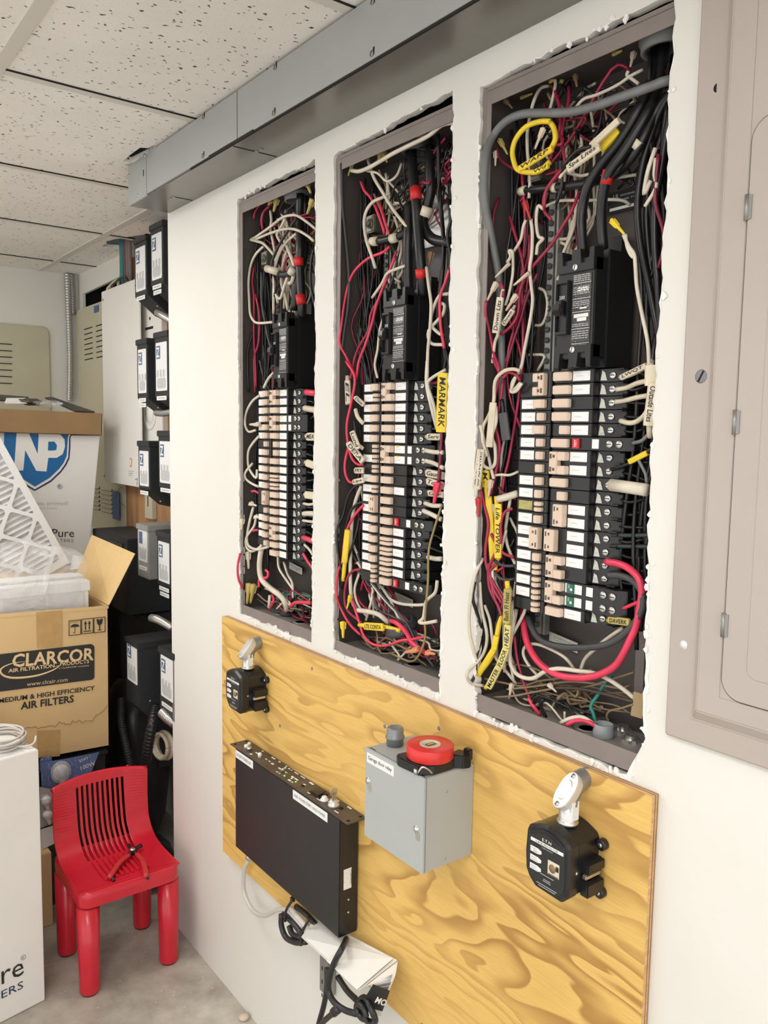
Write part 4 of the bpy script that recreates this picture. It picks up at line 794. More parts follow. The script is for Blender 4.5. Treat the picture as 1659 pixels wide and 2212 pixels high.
branch_wire|black|2.47|black wire curving from the fourteenth left breaker of the middle panel|884 30 1277 879 25 1283 876 20 1254 864 15 1217 849 15 1186 836 14 1139
branch_wire|yellow|4.18|wire with a yellow sleeve at the lower left of the middle panel|863 10 1261 856 10 1223 851 10 1187 844 12 1156|yellow,13.0,-,866 6 1261 856 6 1195
branch_wire|yellow|4.18|wire with the yellow Lts Conta sleeve lying at the bottom of the middle panel|897 15 1076 946 15 1082 976 20 1087 1014 25 1087|yellow,15.0,LTS CONTA,921 10 1079 980 12 1088
branch_wire|cream|3.99|wire with the cream Line sleeve beside the seventh left breaker of the middle panel|871 10 1451 887 10 1432 897 20 1421|cream,12.0,Lund,877 6 1454 897 8 1421
branch_wire|cream|3.99|wire with the cream Dera sleeve beside the eighth left breaker of the middle panel|857 10 1431 892 10 1409 898 20 1396|cream,14.0,DERA,867 5 1431 907 12 1397
branch_wire|cream|3.99|wire with the cream Fry sleeve beside the ninth left breaker of the middle panel|880 12 1379 898 20 1380|cream,12.0,FRY,886 8 1379 907 14 1380
branch_wire|cream|3.99|wire with a cream sleeve beside the fourth left breaker of the middle panel|880 12 1497 888 12 1482 896 20 1469
branch_wire|cream|3.99|wire with a cream sleeve beside the third left breaker of the middle panel|877 12 1520 895 20 1505|cream,10.0,Dine,885 8 1519 904 14 1505
branch_wire|cream|4.75|wire with a small cream sleeve on the left wall of the middle panel|843 18 1563 844 18 1506|cream,13.0,EL,848 14 1553 852 14 1508
branch_wire|white|3.80|white wire climbing the left of the lower middle panel|885 25 1349 865 25 1316 861 20 1275 857 20 1201 861 20 1128 879 20 1102
branch_wire|white|2.66|white wire spreading below the left breakers of the middle panel|852 30 1230 878 30 1189 866 25 1143 877 25 1113 900 30 1093
N|yellow|17.0|bright yellow wire nut in the lower left corner of the middle panel|851 8 1074 852 8 1041
N|yellow|11.0|small yellow wire nut left of the Lts Conta sleeve|873 10 1131 861 10 1102
N|orange|17.0|orange wire nut lying at the bottom right of the middle panel|1079 15 1067 1041 15 1053
N|orange|15.0|second orange wire nut beside the orange one|1097 20 1065 1121 20 1068
electrical_cable|black|9.79|thick black feeder with red tape running down to the far main breaker|625 40 1959 624 40 1909 642 30 1848 641 30 1814 645 30 1768 650 30 1722 642 35 1700|redtape,21.1,-,646 24 1820 646 24 1804|redtape,21.1,-,653 24 1741 658 24 1722
electrical_cable|black|8.74|second thick black feeder running down to the far main breaker|628 50 1955 627 50 1887 634 45 1828 611 40 1773 602 40 1716
electrical_cable|black|7.60|black neutral feeder with pale bands sagging to the lug of the far panel|610 40 1806 609 30 1796 581 30 1795 547 30 1802 513 30 1817 473 35 1827|white,16.7,-,627 22 1801 616 22 1791|beige,16.7,-,557 22 1804 512 22 1817
branch_wire|white|3.04|cream wire looping far left beside the far main breaker|480 30 1872 455 25 1859 429 25 1838 429 19 1800 430 20 1758 435 20 1725 454 20 1706 480 20 1699 546 20 1695
branch_wire|white|3.04|cream wire arching across the top of the far panel|428 28 1898 446 30 1900 512 30 1910 570 25 1917 616 20 1913 647 20 1906 695 15 1883 728 15 1863
branch_wire|white|3.04|second cream wire arching across the top of the far panel|441 30 1894 512 30 1896 597 20 1888 643 20 1878 695 15 1856 720 15 1841
branch_wire|white|3.23|white wire hooking at the left of the far panel|430 23 1895 441 30 1891 477 30 1880 503 30 1864 519 35 1848
branch_wire|white|3.04|cream wire falling from the fittings of the far panel|494 40 1951 499 40 1928 495 40 1910 510 40 1871 520 40 1834 544 40 1811
branch_wire|white|3.04|cream wire doubling through the centre of the far panel|580 30 1916 556 30 1897 542 30 1886 553 35 1863 542 30 1838 533 30 1811 528 30 1771 510 40 1719
branch_wire|white|3.04|cream wire curving left of the centre bundle of the far panel|626 30 1875 580 30 1863 552 30 1844 533 30 1816 528 30 1788 529 35 1760 530 40 1741
branch_wire|white|4.27|fat cream cable bulging right in the far panel|554 40 1880 581 35 1852 609 30 1823 618 30 1804 609 30 1777 573 40 1778
branch_wire|white|3.04|cream wire ending beside the far main breaker lugs|568 40 1850 549 40 1817 545 40 1782 564 40 1749 565 45 1721
branch_wire|white|3.04|cream wire zigzagging above the far main breaker|528 30 1788 533 30 1763 557 30 1746 576 30 1772 590 30 1791
branch_wire|black|3.04|black wire crossing the cream bundle of the far panel|643 20 1902 607 20 1882 569 20 1858 545 20 1836 536 20 1817 547 25 1780 533 30 1754
branch_wire|crimson|3.23|crimson wire short curl under the top fittings of the far panel|507 30 1956 482 30 1949 472 30 1932 468 35 1912
branch_wire|crimson|3.23|second crimson curl under the top fittings of the far panel|462 30 1968 441 30 1957 433 30 1942
branch_wire|crimson|2.85|crimson wire down the left side of the far panel|430 33 1834 429 29 1801 435 30 1766 435 30 1720 435 30 1670 441 30 1619 446 30 1556
branch_wire|crimson|2.85|second crimson wire down the left side of the far panel|443 30 1770 462 30 1718 457 30 1656 435 30 1620 441 30 1543
branch_wire|black|2.85|black wire curving at the lower left side of the far panel|433 30 1683 429 19 1650 429 16 1606 429 19 1543
branch_wire|darkgray|2.85|dark grey wire hanging left of the neutral bar of the far panel|472 30 1815 472 30 1754 488 30 1703 503 30 1665 519 30 1639
branch_wire|black|2.66|black wire crossing the bare plate at right of the far panel|713 20 1828 702 20 1803 701 20 1759 714 20 1722 723 20 1701
branch_wire|white|3.23|white wire curving from the far main breaker foot to the first breaker|538 25 1584 522 20 1570 501 20 1551
N|oldyellow|18.7|aged yellow wire nut in the top right corner of the far panel|689 15 1968 707 15 1939
N|oldyellow|18.7|aged yellow wire nut at the right edge of the far panel|715 15 1924 694 15 1900
N|oldyellow|16.5|aged yellow wire nut hanging from the middle of the far panel top|512 30 1968 502 30 1955
N|oldyellow|18.7|second aged yellow wire nut at the middle of the far panel top|542 30 1965 527 30 1940
N|tan|13.2|small tan wire nut at the upper left of the far panel|430 30 1968 429 29 1968
branch_wire|white|3.04|white wire bulging left of the first breakers of the far panel|481 20 1534 449 18 1521 428 13 1495 430 9 1467 435 16 1450 463 20 1454
branch_wire|white|3.04|white wire bulging left of the seventh breaker of the far panel|478 20 1440 449 18 1421 432 16 1401 435 16 1366 467 18 1342 469 20 1362
branch_wire|white|3.04|white wire looping near the tenth left breaker of the far panel|448 20 1376 430 9 1352 430 12 1337 449 18 1327 475 20 1322
branch_wire|white|3.42|white wire making a large loop under the left breakers of the far panel|451 20 1272 435 16 1227 429 14 1191 441 16 1175 483 16 1174 525 20 1186
branch_wire|white|3.04|second white loop under the left breakers of the far panel|464 20 1250 454 20 1226 430 12 1197 430 12 1174 449 18 1165 493 20 1184
branch_wire|white|6.65|thick white cable sweeping from the far breakers into the bottom bushing|487 25 1185 485 20 1159 485 18 1128 497 18 1104 534 20 1089 565 25 1079 584 30 1065 575 40 1043
branch_wire|pinkred|2.85|red wire curving at the lower left edge of the far panel|429 -4 1160 430 -11 1131 429 -9 1099 430 2 1074
branch_wire|pinkred|2.85|red wire entering the fourteenth left breaker of the far panel|469 25 1305 461 20 1310 446 18 1309
branch_wire|pinkred|2.85|red wire entering the eighteenth left breaker of the far panel|466 25 1218 458 20 1217 451 20 1214
branch_wire|pinkred|6.65|thick pink red cable stub leaving the top right breaker of the far panel|695 15 1535 720 10 1533 741 11 1531
branch_wire|pinkred|5.70|thick pink red cable stub leaving the eighteenth right breaker of the far panel|678 20 1224 710 12 1225 739 8 1223
branch_wire|cream|6.65|thick cream cable stub leaving the third right breaker of the far panel|682 20 1502 717 12 1499 742 11 1497
branch_wire|cream|4.75|cream cable with sleeve leaving the sixth right breaker of the far panel|688 20 1443 740 10 1442|cream,17.0,MEA,709 8 1442 743 8 1442
branch_wire|cream|4.75|cream cable leaving the ninth right breaker of the far panel|686 20 1387 736 10 1382|cream,16.0,-,708 8 1387 743 7 1382
branch_wire|cream|4.75|cream cable with sleeve leaving the thirteenth right breaker of the far panel|684 20 1318 736 10 1320|cream,16.0,-,704 8 1319 743 6 1320
branch_wire|white|5.70|white cable leaving the fifteenth right breaker of the far panel|680 20 1276 715 12 1280 743 8 1282
branch_wire|white|3.04|white wire leaving the fourteenth right breaker of the far panel|679 20 1298 714 12 1299 742 8 1303
branch_wire|white|3.04|white wire leaving the sixteenth right breaker of the far panel|677 20 1261 715 12 1263 743 8 1265
branch_wire|white|3.04|white wire leaving the nineteenth right breaker of the far panel|683 20 1209 716 12 1203 739 8 1193
branch_wire|pinkred|3.23|pink wire leaving the bottom right breaker of the far panel|678 20 1189 711 12 1176 739 8 1165
branch_wire|white|2.85|white wire dropping straight from the right breakers of the far panel|533 40 1164 538 40 1136 572 40 1113 599 40 1098
branch_wire|white|2.85|white wire dropping from the right breakers beside the straight one|543 50 1150 560 50 1124 599 40 1109 602 40 1076
branch_wire|pinkred|4.27|bright red cable arching out of the bottom bushing of the far panel|608 30 1058 635 25 1072 674 20 1081 717 15 1088
branch_wire|pinkred|3.23|red wire standing at the bottom of the far panel|520 25 1037 540 25 1061 525 30 1072
branch_wire|pinkred|3.23|red wire looped at the bottom of the far panel|479 20 1083 482 20 1104 517 20 1112 514 25 1123 502 25 1127
branch_wire|white|3.42|short upright white wire at the bottom of the far panel|526 20 1042 531 20 1072
branch_wire|darkteal|2.47|thin green wire arching over the tangle at the bottom of the far panel|516 40 1049 556 40 1071 610 40 1087 677 40 1091
N|cream|18.7|cream wire nut lying at the third left breaker of the far panel|492 14 1467 445 14 1467
N|oldyellow|22.0|aged yellow wire nut standing in the bottom left corner of the far panel|439 15 1086 429 14 1034
N|oldyellow|22.0|second aged yellow wire nut standing beside the corner one in the far panel|454 20 1085 436 20 1037
N|cream|18.7|cream wire nut at the left edge low in the far panel|429 1 1242 430 -1 1216
N|cream|16.5|cream wire nut beside the fifteenth left breaker of the far panel|443 15 1280 467 20 1276
N|cream|16.5|cream wire nut beside the sixteenth left breaker of the far panel|458 20 1249 478 25 1249
N|cream|18.7|cream connector hanging below the left breakers of the far panel|431 16 1162 434 16 1121
"""
GRP = {'electrical_cable':'cables','feeder_cable':'feeder cables','branch_wire':'branch wires'}
def sleeve(parent, p1, p2, w, color, s):
    p1 = Vector(p1); p2 = Vector(p2); a = p2-p1; L = a.length; a.normalize(); view = Vector((0.50,-0.86,0.05)); n = (view - a*view.dot(a)).normalized(); b = n.cross(a)
    if color == 'redtape' or s == '-' and color in ('beige','white'):
        m = MB(); m.sm = True; m.lathe([(w*.5,0),(w*.5,L)],p1,a,14); return m.build('tape_band',color,parent)
    m = MB(); pts = []
    rs = []
    for k in (0,.08,.5,.92,1):
        c = p1+a*L*k; ww = w*(.5 if 0<k<1 else .47); th = .0022
        rs.append([c+b*ww*x+n*th*z for x,z in ((-1,-.3),(-.8,.8),(0,1),(.8,.8),(1,-.3),(.8,-1),(-.8,-1))])
    m.rings(rs); o = m.build('marker_sleeve',color,parent)
    if s != '-': 
        if a.z < -.3 : pass
        text(s,'handwriting',o,p1+a*L*.07-b*w*.26+n*.0024,a,b,w*.55,'black_ink',L*.84,bold=.012,shear=.15)
    return o
def wire(kind, color, r, label, pts, sleeves=(), group=None, n=7, sub=4):
    m = MB(); m.tube(pts, r, n, sub); o = m.build(kind,color); tag(o,label,'cable' if 'cable' in kind else 'wire',group)
    for c,w,s,p1,p2 in sleeves: sleeve(o,p1,p2,w,c,s)
    return o
PW = {0:' (far panel)',1:' (middle panel)',2:' (near panel)'}
for ln in WIRES.strip().split('\n'):
    f = ln.split('|'); k, c, r, lab, pts = f[:5]; q = [float(x)/1000 for x in pts.split()]; P = [Vector(q[j:j+3]) for j in range(0,len(q),3)]
    if k == 'N':    # twist-on connector: base and tip
        m = MB(); m.sm = True; d = (P[1]-P[0]); L = d.length; r = float(r)/1000*.42
        m.lathe([(r*.5,-.001),(r*.62,0),(r*.60,L*.25),(r*.48,L*.55),(r*.36,L*.9),(r*.28,L),(r*.05,L*1.01)],P[0],d,10); m.sm = False
        dn = d.normalized(); u = dn.orthogonal().normalized()
        for s in (1,-1): m.prism([P[0]+dn*L*.02+u*s*r*.5,P[0]+dn*L*.02+u*s*r*.95,P[0]+dn*L*.42+u*s*r*.78,P[0]+dn*L*.5+u*s*r*.4],dn.cross(u)*r*.28)
        o = m.build('wire_connector',c); tag(o,lab,'wire connector'); continue
    sl = []
    for s in f[5:]:
        g = s.split(','); v = [float(x)/1000 for x in g[3].split()]; sl.append((g[0],float(g[1])/1000,g[2],v[:3],v[3:]))
    wire(k,c,float(r)/1000,lab,P,sl,'labelled wires' if sl else None)
# filler runs: many alike conductors, each one an object of its own
TANGLE = {}
def tangle(c, P, r, sub):
    TANGLE.setdefault(c, MB()).tube(P, r, 6, sub)
def bundle(i, n, cols, r, region0, region1, label, group, seed, mid=4, wob=.012, sag=0, solo=False):
    rnd = random.Random(seed); L = LX[i]
    for k in range(n):
        a = Vector([rnd.uniform(*region0[j]) for j in range(3)]); b = Vector([rnd.uniform(*region1[j]) for j in range(3)]); P = []
        for j in range(mid+2):
            t = j/(mid+1); p = a.lerp(b,t); e = 0 if j in (0,mid+1) else 1
            p += Vector((rnd.gauss(0,wob)*e,rnd.gauss(0,wob*.45)*e,rnd.gauss(0,wob*.8)*e)); p.x += sag*math.sin(t*math.pi)
            p.x = min(max(p.x,.021),.342); p.y = min(max(p.y,.012),.092); p.z = min(max(p.z,1.028),1.966)
            P.append(Vector((p.x+L,p.y,p.z)))
        c = rnd.choice(cols); rr = r*1.2*rnd.uniform(.85,1.15)
        if solo: wire('branch_wire',c,rr,label,P,group=group,n=6,sub=4)
        else: tangle(c,P,rr,4)
for i in range(3):
    n = NAMES[i]
    bundle(i,20,['black'],.0019,((.026,.07),(.035,.088),(1.86,1.95)),((.026,.07),(.035,.088),(1.06,1.3)),'black wires bundled against the left wall of the %s panel'%n,'left bundle in the %s panel'%n,10+i,7,.010,solo=i==2)
    bundle(i,5,['crimson','darkred'],.0019,((.03,.08),(.03,.08),(1.75,1.95)),((.03,.07),(.03,.08),(1.10,1.3)),'dark red wires among the left bundle of the %s panel'%n,'dark red wires in the %s panel'%n,20+i,7,.014)
    bundle(i,26 if i==2 else 14,['black'],.0027,((.27,.34),(.03,.085),(1.80,1.96)),((.28,.338),(.03,.085),(1.15,1.5)),'black wires dropping down the right side of the %s panel'%n,'right bundle in the %s panel'%n,30+i,6,.008,solo=i==2)
    bundle(i,34,['black','crimson','black','brown','black','white','darkred'],.0017,((.05,.33),(.035,.09),(1.90,1.962)),((.04,.31),(.04,.09),(1.78,1.90)),'short tangled wires hanging under the top of the %s panel'%n,'top tangle in the %s panel'%n,40+i,3,.022)
    bundle(i,[30,26,10][i],['white','brown','black','brown','crimson','cream','darkgray'],.0016,((.03,.18),(.02,.09),(1.03,1.075)),((.16,.335 if i<2 else .23),(.03,.09),(1.03,1.085 if i<2 else 1.05)),'loose wires tangled over the floor of the %s panel'%n,'floor tangle in the %s panel'%n,50+i,4,.016)
    bundle(i,12,['black','darkgray'],.0019,((.035,.06),(.03,.08),(1.45,1.7)),((.075,.095),(.05,.07),(1.2,1.5)),'black wires joining the left breakers of the %s panel from the side'%n,'left breaker leads in the %s panel'%n,60+i,3,.008)
    for k in range(17):   # a lead out of every right-hand breaker
        rnd = random.Random(700+i*50+k); z = 1.537-PIT*k; x = [.532,.953,1.365][i]+.112
        P = [Vector((x,.046,z)),Vector((x+.022,.044+rnd.uniform(-.006,.006),z+rnd.uniform(-.004,.002))),Vector((min(x+.050,LX[i]+.335),.060,z+rnd.uniform(-.016,.016))),Vector((LX[i]+.338,.075,z+rnd.uniform(-.05,.05)))]
        (wire('branch_wire','black',.0024,'black wire leaving a right-hand breaker of the near panel',P,group='right breaker leads in the near panel',n=6,sub=3) if i == 2 else tangle('black',P,.0024,3))
bundle(0,24,['white','cream','white','white','cream'],.0021,((.07,.15),(.045,.088),(1.90,1.955)),((.115,.165),(.055,.088),(1.70,1.74)),'cream wires massed in the centre of the far panel above its main breaker','cream bundle in the far panel',81,4,.013,.012,solo=True)
bundle(1,9,['white','darkgray','white'],.0021,((.08,.16),(.045,.088),(1.84,1.955)),((.10,.15),(.055,.088),(1.60,1.74)),'pale wires running behind the feeders of the middle panel','pale bundle in the middle panel',82,4,.014)
bundle(2,12,['white','cream','crimson','white','darkred'],.0021,((.10,.17),(.045,.088),(1.80,1.955)),((.10,.15),(.055,.088),(1.58,1.74)),'pale and red wires gathered above the near main breaker','centre bundle in the near panel',83,4,.012)
bundle(2,5,['brown','black','brown'],.0012,((.03,.10),(.02,.04),(1.05,1.085)),((.25,.335),(.06,.09),(1.06,1.12)),'thin bare copper wires stretched across the bottom of the near panel','copper wires in the near panel',84,4,.008)
bundle(1,12,['white','crimson','darkgray','black','crimson'],.0021,((.03,.08),(.02,.05),(1.12,1.22)),((.18,.30),(.03,.07),(1.035,1.07)),'red white and black wires swept along the bottom of the middle panel','bottom sweep in the middle panel',85,4,.012)
bundle(1,8,['white'],.0019,((.05,.075),(.03,.06),(1.28,1.40)),((.07,.12),(.03,.07),(1.08,1.12)),'white wires fanning below the left breakers of the middle panel','white fan in the middle panel',86,4,.010)
bundle(2,8,['white','black','white'],.0021,((.03,.07),(.015,.04),(1.25,1.36)),((.03,.09),(.02,.05),(1.06,1.10)),'wires hanging loose in the lower left of the near panel','lower left wires of the near panel',87,4,.012)
order = sorted(TANGLE); m = MB()
for k,c in enumerate(order):
    q = TANGLE[c]; o = len(m.v); m.v += q.v; m.f += [[a+o for a in f] for f in q.f]; m.m += [k]*len(q.f); m.smooth += [True]*len(q.f)
o = m.build('wire_tangle',['insulation_'+c for c in order]); tag(o,'tangle of thin black red and cream wires filling the three open panels','wires',kind='stuff')
# ---------------- things on the plywood board ----------------
YP = -0.0158
# grey relay box
gx0,gx1,gz0,gz1,gd = 1.108,1.264,0.773,0.927,0.104; gy = YP-gd
mat('relay_grey',(0.41,0.435,0.43),0.42,0.0,0.02,10,0.03,300)
t = thing('relay_box','square light grey steel relay box with a Garage door relay label','electrical box',((gx0+gx1)/2,YP,gz0))
MB().box((gx0+.001,gy+.004,gz0),(gx1-.001,YP,gz1-.001)).build('body','relay_grey',t,0.0012)
dr = MB().box((gx0,gy,gz0-.001),(gx1,gy+.0035,gz1)).build('door','relay_grey',t,0.0010)
m = MB(); m.box((gx0+.002,gy+.0034,gz0+.001),(gx1-.002,gy+.0046,gz1-.001)); m.box((gx0+.006,gy+.006,gz1-.0012),(gx0+.020,gy+.0075,gz1-.0007)); m.box((gx1-.022,gy+.006,gz1-.0012),(gx1-.008,gy+.0075,gz1-.0007)); m.build('door_gap','gap_black',t)
m = MB(); m.box((gx0+.006,gy-.0006,gz1-.024),(gx0+.079,gy,gz1-.007)); lb = m.build('label_strip','white_plastic',dr)
text('Garage door relay','lettering',lb,(gx0+.010,gy-.0008,gz1-.0195),(1,0,0),(0,0,1),0.0085,'black_ink',0.064)
for (x,z) in ((gx0+.010,gz0+.098),(gx1-.018,gz0+.066)):
    m = MB(); m.sm=True; m.lathe([(.0062,0),(.0062,.0006),(.0036,.0008),(.0034,.003),(.001,.0036)],(x,gy,z),(0,-1,0),14); m.sm=False; m.prism(rrect(x-.001,z-.017,x+.009,z-.001,.0048,gy-.0008),(0,.0008,0)); m.build('latch_screw','terminal_steel',dr)
for z in (gz0+.012,gz1-.032):
    m = MB(); m.sm=True; m.lathe([(.0022,0),(.0022,.001)],(gx1-.001,-.075,z),(1,0,0),10); m.build('rivet','relay_grey',t)
mat('hub_grey',(0.24,0.26,0.265),0.4,0.3)
m = MB(); m.sm=True; hp = (1.1279,-0.0722,0.927); m.lathe([(.0145,0),(.0145,.011),(.0165,.012),(.0165,.015),(.0145,.017),(.0145,.028),(.013,.030),(.009,.0305),(.0085,.029),(.001,.029)],hp,(0,0,1),24); m.build('conduit_hub','hub_grey',t)
# black device lying on the box with red tape on top
bx = Vector((1.2568,-0.1072,0.932)); 
t = thing('black_clamp_device','black plastic device with metal clips lying on the grey relay box under the tape','tool',(bx.x,bx.y,.9275))
m = MB(); z0 = .9275
cl = Vector((1.2238,-0.1259,0.9385)); cr = Vector((1.2705,-0.0906,0.9275)); ce = Vector((1.2508,-0.0294,0.9385))
m.prism([(1.193,-.120,z0),(1.204,-.126,z0),(1.252,-.122,z0),(1.262,-.100,z0),(1.262,-.060,z0),(1.240,-.045,z0),(1.205,-.060,z0),(1.196,-.085,z0)],(0,0,.016)); m.build('body','breaker_black',t,0.002)
m = MB(); m.prism([(1.252,-.062,z0),(1.272,-.048,z0),(1.276,-.036,z0),(1.266,-.026,z0),(1.246,-.036,z0)],(0,0,.022)); m.box((1.262,-.040,z0+.012),(1.275,-.030,z0+.030)); m.build('lug_ear','breaker_black',t,0.0015)
m = MB(); m.tube([(1.252,-.124,z0+.006),(1.258,-.120,z0+.016),(1.262,-.112,z0+.012),(1.262,-.104,z0+.004)],.0018,6); m.sm=True; m.lathe([(.003,0),(.003,.008)],(1.250,-.127,z0+.004),(0,0,1),8); m.build('metal_clip','terminal_steel',t)
m = MB(); m.box((1.186,-.112,z0),(1.194,-.100,z0+.007)); m.build('small_tab','tan',t)
tp = Vector((1.2324,-0.0833,0.9525)); t = thing('tape_roll','roll of bright red electrical tape lying flat on the black device','tape roll',(tp.x,tp.y,z0+.0165))
mat('tape_red',(0.70,0.035,0.03),0.33,0,0.02,40)
m = MB(); m.sm=True; m.lathe([(.0165,.0005),(.0365,0),(.0375,.0008),(.0375,.0195),(.0365,.0203),(.0165,.0200)],(tp.x,tp.y,z0+.0165),(0,0,1),48,cap=False); m.build('tape','tape_red',t)
m = MB(); m.sm=True; m.lathe([(.0168,0),(.0168,.0205),(.0158,.0207),(.0150,.0197),(.001,.0197)],(tp.x,tp.y,z0+.0165),(0,0,1),40); co = m.build('core','cream',t)
zt = z0+.0165+.0198
mat('scotch_yellow',(0.72,0.60,0.10),0.5)
m = MB(); m.box((tp.x-.0035,tp.y-.008,zt+.0000),(tp.x+.0055,tp.y+.008,zt+.0006)); m.build('core_badge','black_ink',co)
m = MB(); m.box((tp.x-.0015,tp.y-.0065,zt+.0006),(tp.x+.0035,tp.y+.0065,zt+.0008)); m.build('badge_band','scotch_yellow',co)
text('Scotch','core_lettering',co,(tp.x+.0025,tp.y-.0058,zt+.0009),(0,1,0),(-1,0,0),.003,'black_ink',.0115)

# surge protectors
def LBfitting(t, p):
    p = Vector(p); m = MB(); m.sm = True
    m.lathe([(.0115,0),(.0150,.001),(.0150,.004),(.0130,.006),(.0125,.008),(.0125,.030)],p,(0,0,1),20); m.build('conduit_neck','terminal_steel',t)
    m = MB(); m.tube([p+Vector((0,0,.028)),p+Vector((0,.004,.042)),p+Vector((0,.018,.054)),p+Vector((0,.040,.058))],.0140,16,5); m.build('conduit_elbow','galvanized_grey',t)
    # slanted oval cover
    c = p+Vector((0,-.004,.047)); nrm = Vector((-.12,-.80,.62)).normalized(); u = Vector((0.12,.62,.80)); u = (u-nrm*u.dot(nrm)).normalized(); v = nrm.cross(u)
    def oval(a,b,h):
        out = []
        for k in range(28):
            g = 2*math.pi*k/28; cu = math.cos(g); su = math.sin(g); yy = b*su; xx = a*cu; out.append(c+u*(math.copysign(abs(cu)**.75,cu)*a)+v*yy+nrm*h)
        return out
    m = MB(); m.rings([oval(.026,.0135,-.010),oval(.027,.0145,0),oval(.027,.0145,.003),oval(.026,.0135,.004)]); cv = m.build('elbow_cover','bright_plate',t,0.0004)
    m = MB(); m.rings([oval(.015,.0095,.004),oval(.0135,.008,.0055)]); m.build('cover_boss','bright_plate',cv)
    for s in (1,-1): screw(cv,c+u*.0215*s+nrm*.004,nrm,.0036)
    m = MB(); m.box(p+Vector((.0100,-.0065,.009)),p+Vector((.0136,.0060,.035))); m.build('paper_label','white_label_print',t)
def surge(x0, z0, lab, big):
    w, h, d = .076, .080, .064; x1 = x0+w; yb = YP; yf = YP-d; z1 = z0+h
    t = thing('surge_protector',lab,'surge protector',((x0+x1)/2,YP,z0))
    # body: front outline with arched top, lofted back
    def outline(y, ins, s=0):
        pts = [(x0+.018,z0-.010),(x1-.012,z0-.012),(x1-.002,z0-.002),(x1,z0+.01),(x1,z1-.012)]
        for k in range(9):
            f = k/8; pts.append((x1-.003-(w-.006)*f, z1-.006+.011*math.sin(f*math.pi)))
        pts += [(x0,z1-.012),(x0-.002,z0+.035),(x0,z0+.010),(x0+.006,z0)]
        cx, cz = (x0+x1)/2,(z0+z1)/2
        return [(cx+(a-cx)*(1-ins),y,cz+(b-cz)*(1-ins)) for a,b in pts]
    m = MB(); m.rings([outline(yf,.07),outline(yf+.004,.0),outline(yf+.020,.0),outline(yf+.022,.02),outline(yb,.02)]); m.build('case','breaker_black',t,0.001)
    m = MB(); m.rings([outline(yf-.0012,.15),outline(yf+.001,.13)]); fp = m.build('front_label','black_ink',t)
    for k,r_ in enumerate((.30,.22)):
        m = MB(); m.tube([(x0+.010,yf-.0014,z1-.010-.004*k),(x0+.03,yf-.0018,z1-.003-.004*k),(x1-.03,yf-.0018,z1-.003-.004*k),(x1-.010,yf-.0014,z1-.010-.004*k)],.0007,5); m.build('top_groove','breaker_black',fp)
    Y = yf-.0014
    def T(s,x,z,hh,ww,ink='white_ink'): text(s,'lettering',fp,(x0+x,Y,z0+z),(1,0,0),(0,0,1),hh,ink,ww,ext=.0003)
    m = MB(); m.box((x0+.010,Y,z0+.0560),(x0+.068,Y+.0004,z0+.0605)); m.build('white_band','white_ink',fp)
    text('SURGE PROTECTOR','band_lettering',fp,(x0+.019,Y-.0002,z0+.0570),(1,0,0),(0,0,1),.0026,'black_ink',.040)
    T('E.T.N',.031,.0628,.0040,.016); T('CHSPT2SURGE',.030,.0525,.0018,.020,'faint_ink')
    for k,s in enumerate(('Type 1 SPD','AC Power Protected','Indoor Outdoor Use')):
        z = z0+.0445-.0125*k; m = MB(); m.prism([(x0+.010,Y,z-.004),(x0+.024,Y,z-.004),(x0+.030,Y,z-.002),(x0+.030,Y,z+.002),(x0+.024,Y,z+.004),(x0+.010,Y,z+.004)],(0,.0004,0)); m.build('white_tab','white_ink',fp)
        ws = s.split(' ',1); text(ws[0],'tab_lettering',fp,(x0+.012,Y-.0002,z+.0006),(1,0,0),(0,0,1),.0018,'black_ink',.010); text(ws[1],'tab_lettering',fp,(x0+.012,Y-.0002,z-.0026),(1,0,0),(0,0,1),.0018,'black_ink',.013)
    m = MB(); m.box((x0+.042,Y,z0+.021),(x0+.062,Y+.0004,z0+.041)); bd = m.build('gold_badge','beige',fp)
    m = MB(); m.box((x0+.056,Y-.0003,z0+.030),(x0+.061,Y,z0+.037)); m.box((x0+.043,Y-.0003,z0+.0215),(x0+.061,Y,z0+.0225)); m.build('badge_square','black_ink',bd)
    m = MB(); m.sm=True; m.lathe([(.006,0),(.006,.0003)],(x0+.050,Y,z0+.031),(0,-1,0),16); m.build('badge_disc','brownish',bd)
    for z,ww in ((.0155,.024),(.0095,.012),(.0070,.014),(.0005,.036),(-.0025,.030)):
        m = MB(); cx = x0+.041; m.box((cx-ww/2,Y,z0+z),(cx+ww/2,Y+.0003,z0+z+.0008)); m.build('fine_print','faint_ink',fp)
    # side latches and ears
    m = MB(); xs = x1
    for za,zb in ((z0+.026,z0+.046),(z0-.006,z0+.018)): m.box((xs-.004,YP-.034,za),(xs+.010,YP-.006,zb)); m.box((xs+.008,YP-.038,za+.004),(xs+.013,YP-.004,zb-.002))
    m.build('side_latch','breaker_black',t,0.0012)
    m = MB(); m.box((xs+.001,YP-.037,z0+.020),(xs+.0085,YP-.006,z0+.027)); m.build('din_clip','terminal_steel',t,0.0015)
    for z in (z1-.018,z0-.006):
        m = MB(); m.sm=True; m.lathe([(.008,0),(.008,.008),(.006,.009),(.001,.009)],(xs+.008,YP-.001,z),(0,-1,0),16); er = m.build('mounting_ear','breaker_black',t); screw(er,(xs+.008,YP-.0095,z),(0,-1,0),.0032)
    screw(t,(xs-.0005,yf+.018,z0+.030),(1,0,0),.0024)
    m = MB(); m.box((x0-.004,YP-.030,z0+.02),(x0,YP-.01,z0+.035)); m.build('left_latch','breaker_black',t)
    LBfitting(t,((x0+x1)/2+.006,YP-.030,z1+.003))
surge(0.504,0.830,'black surge protector with silver conduit elbow at the left end of the plywood board',False)
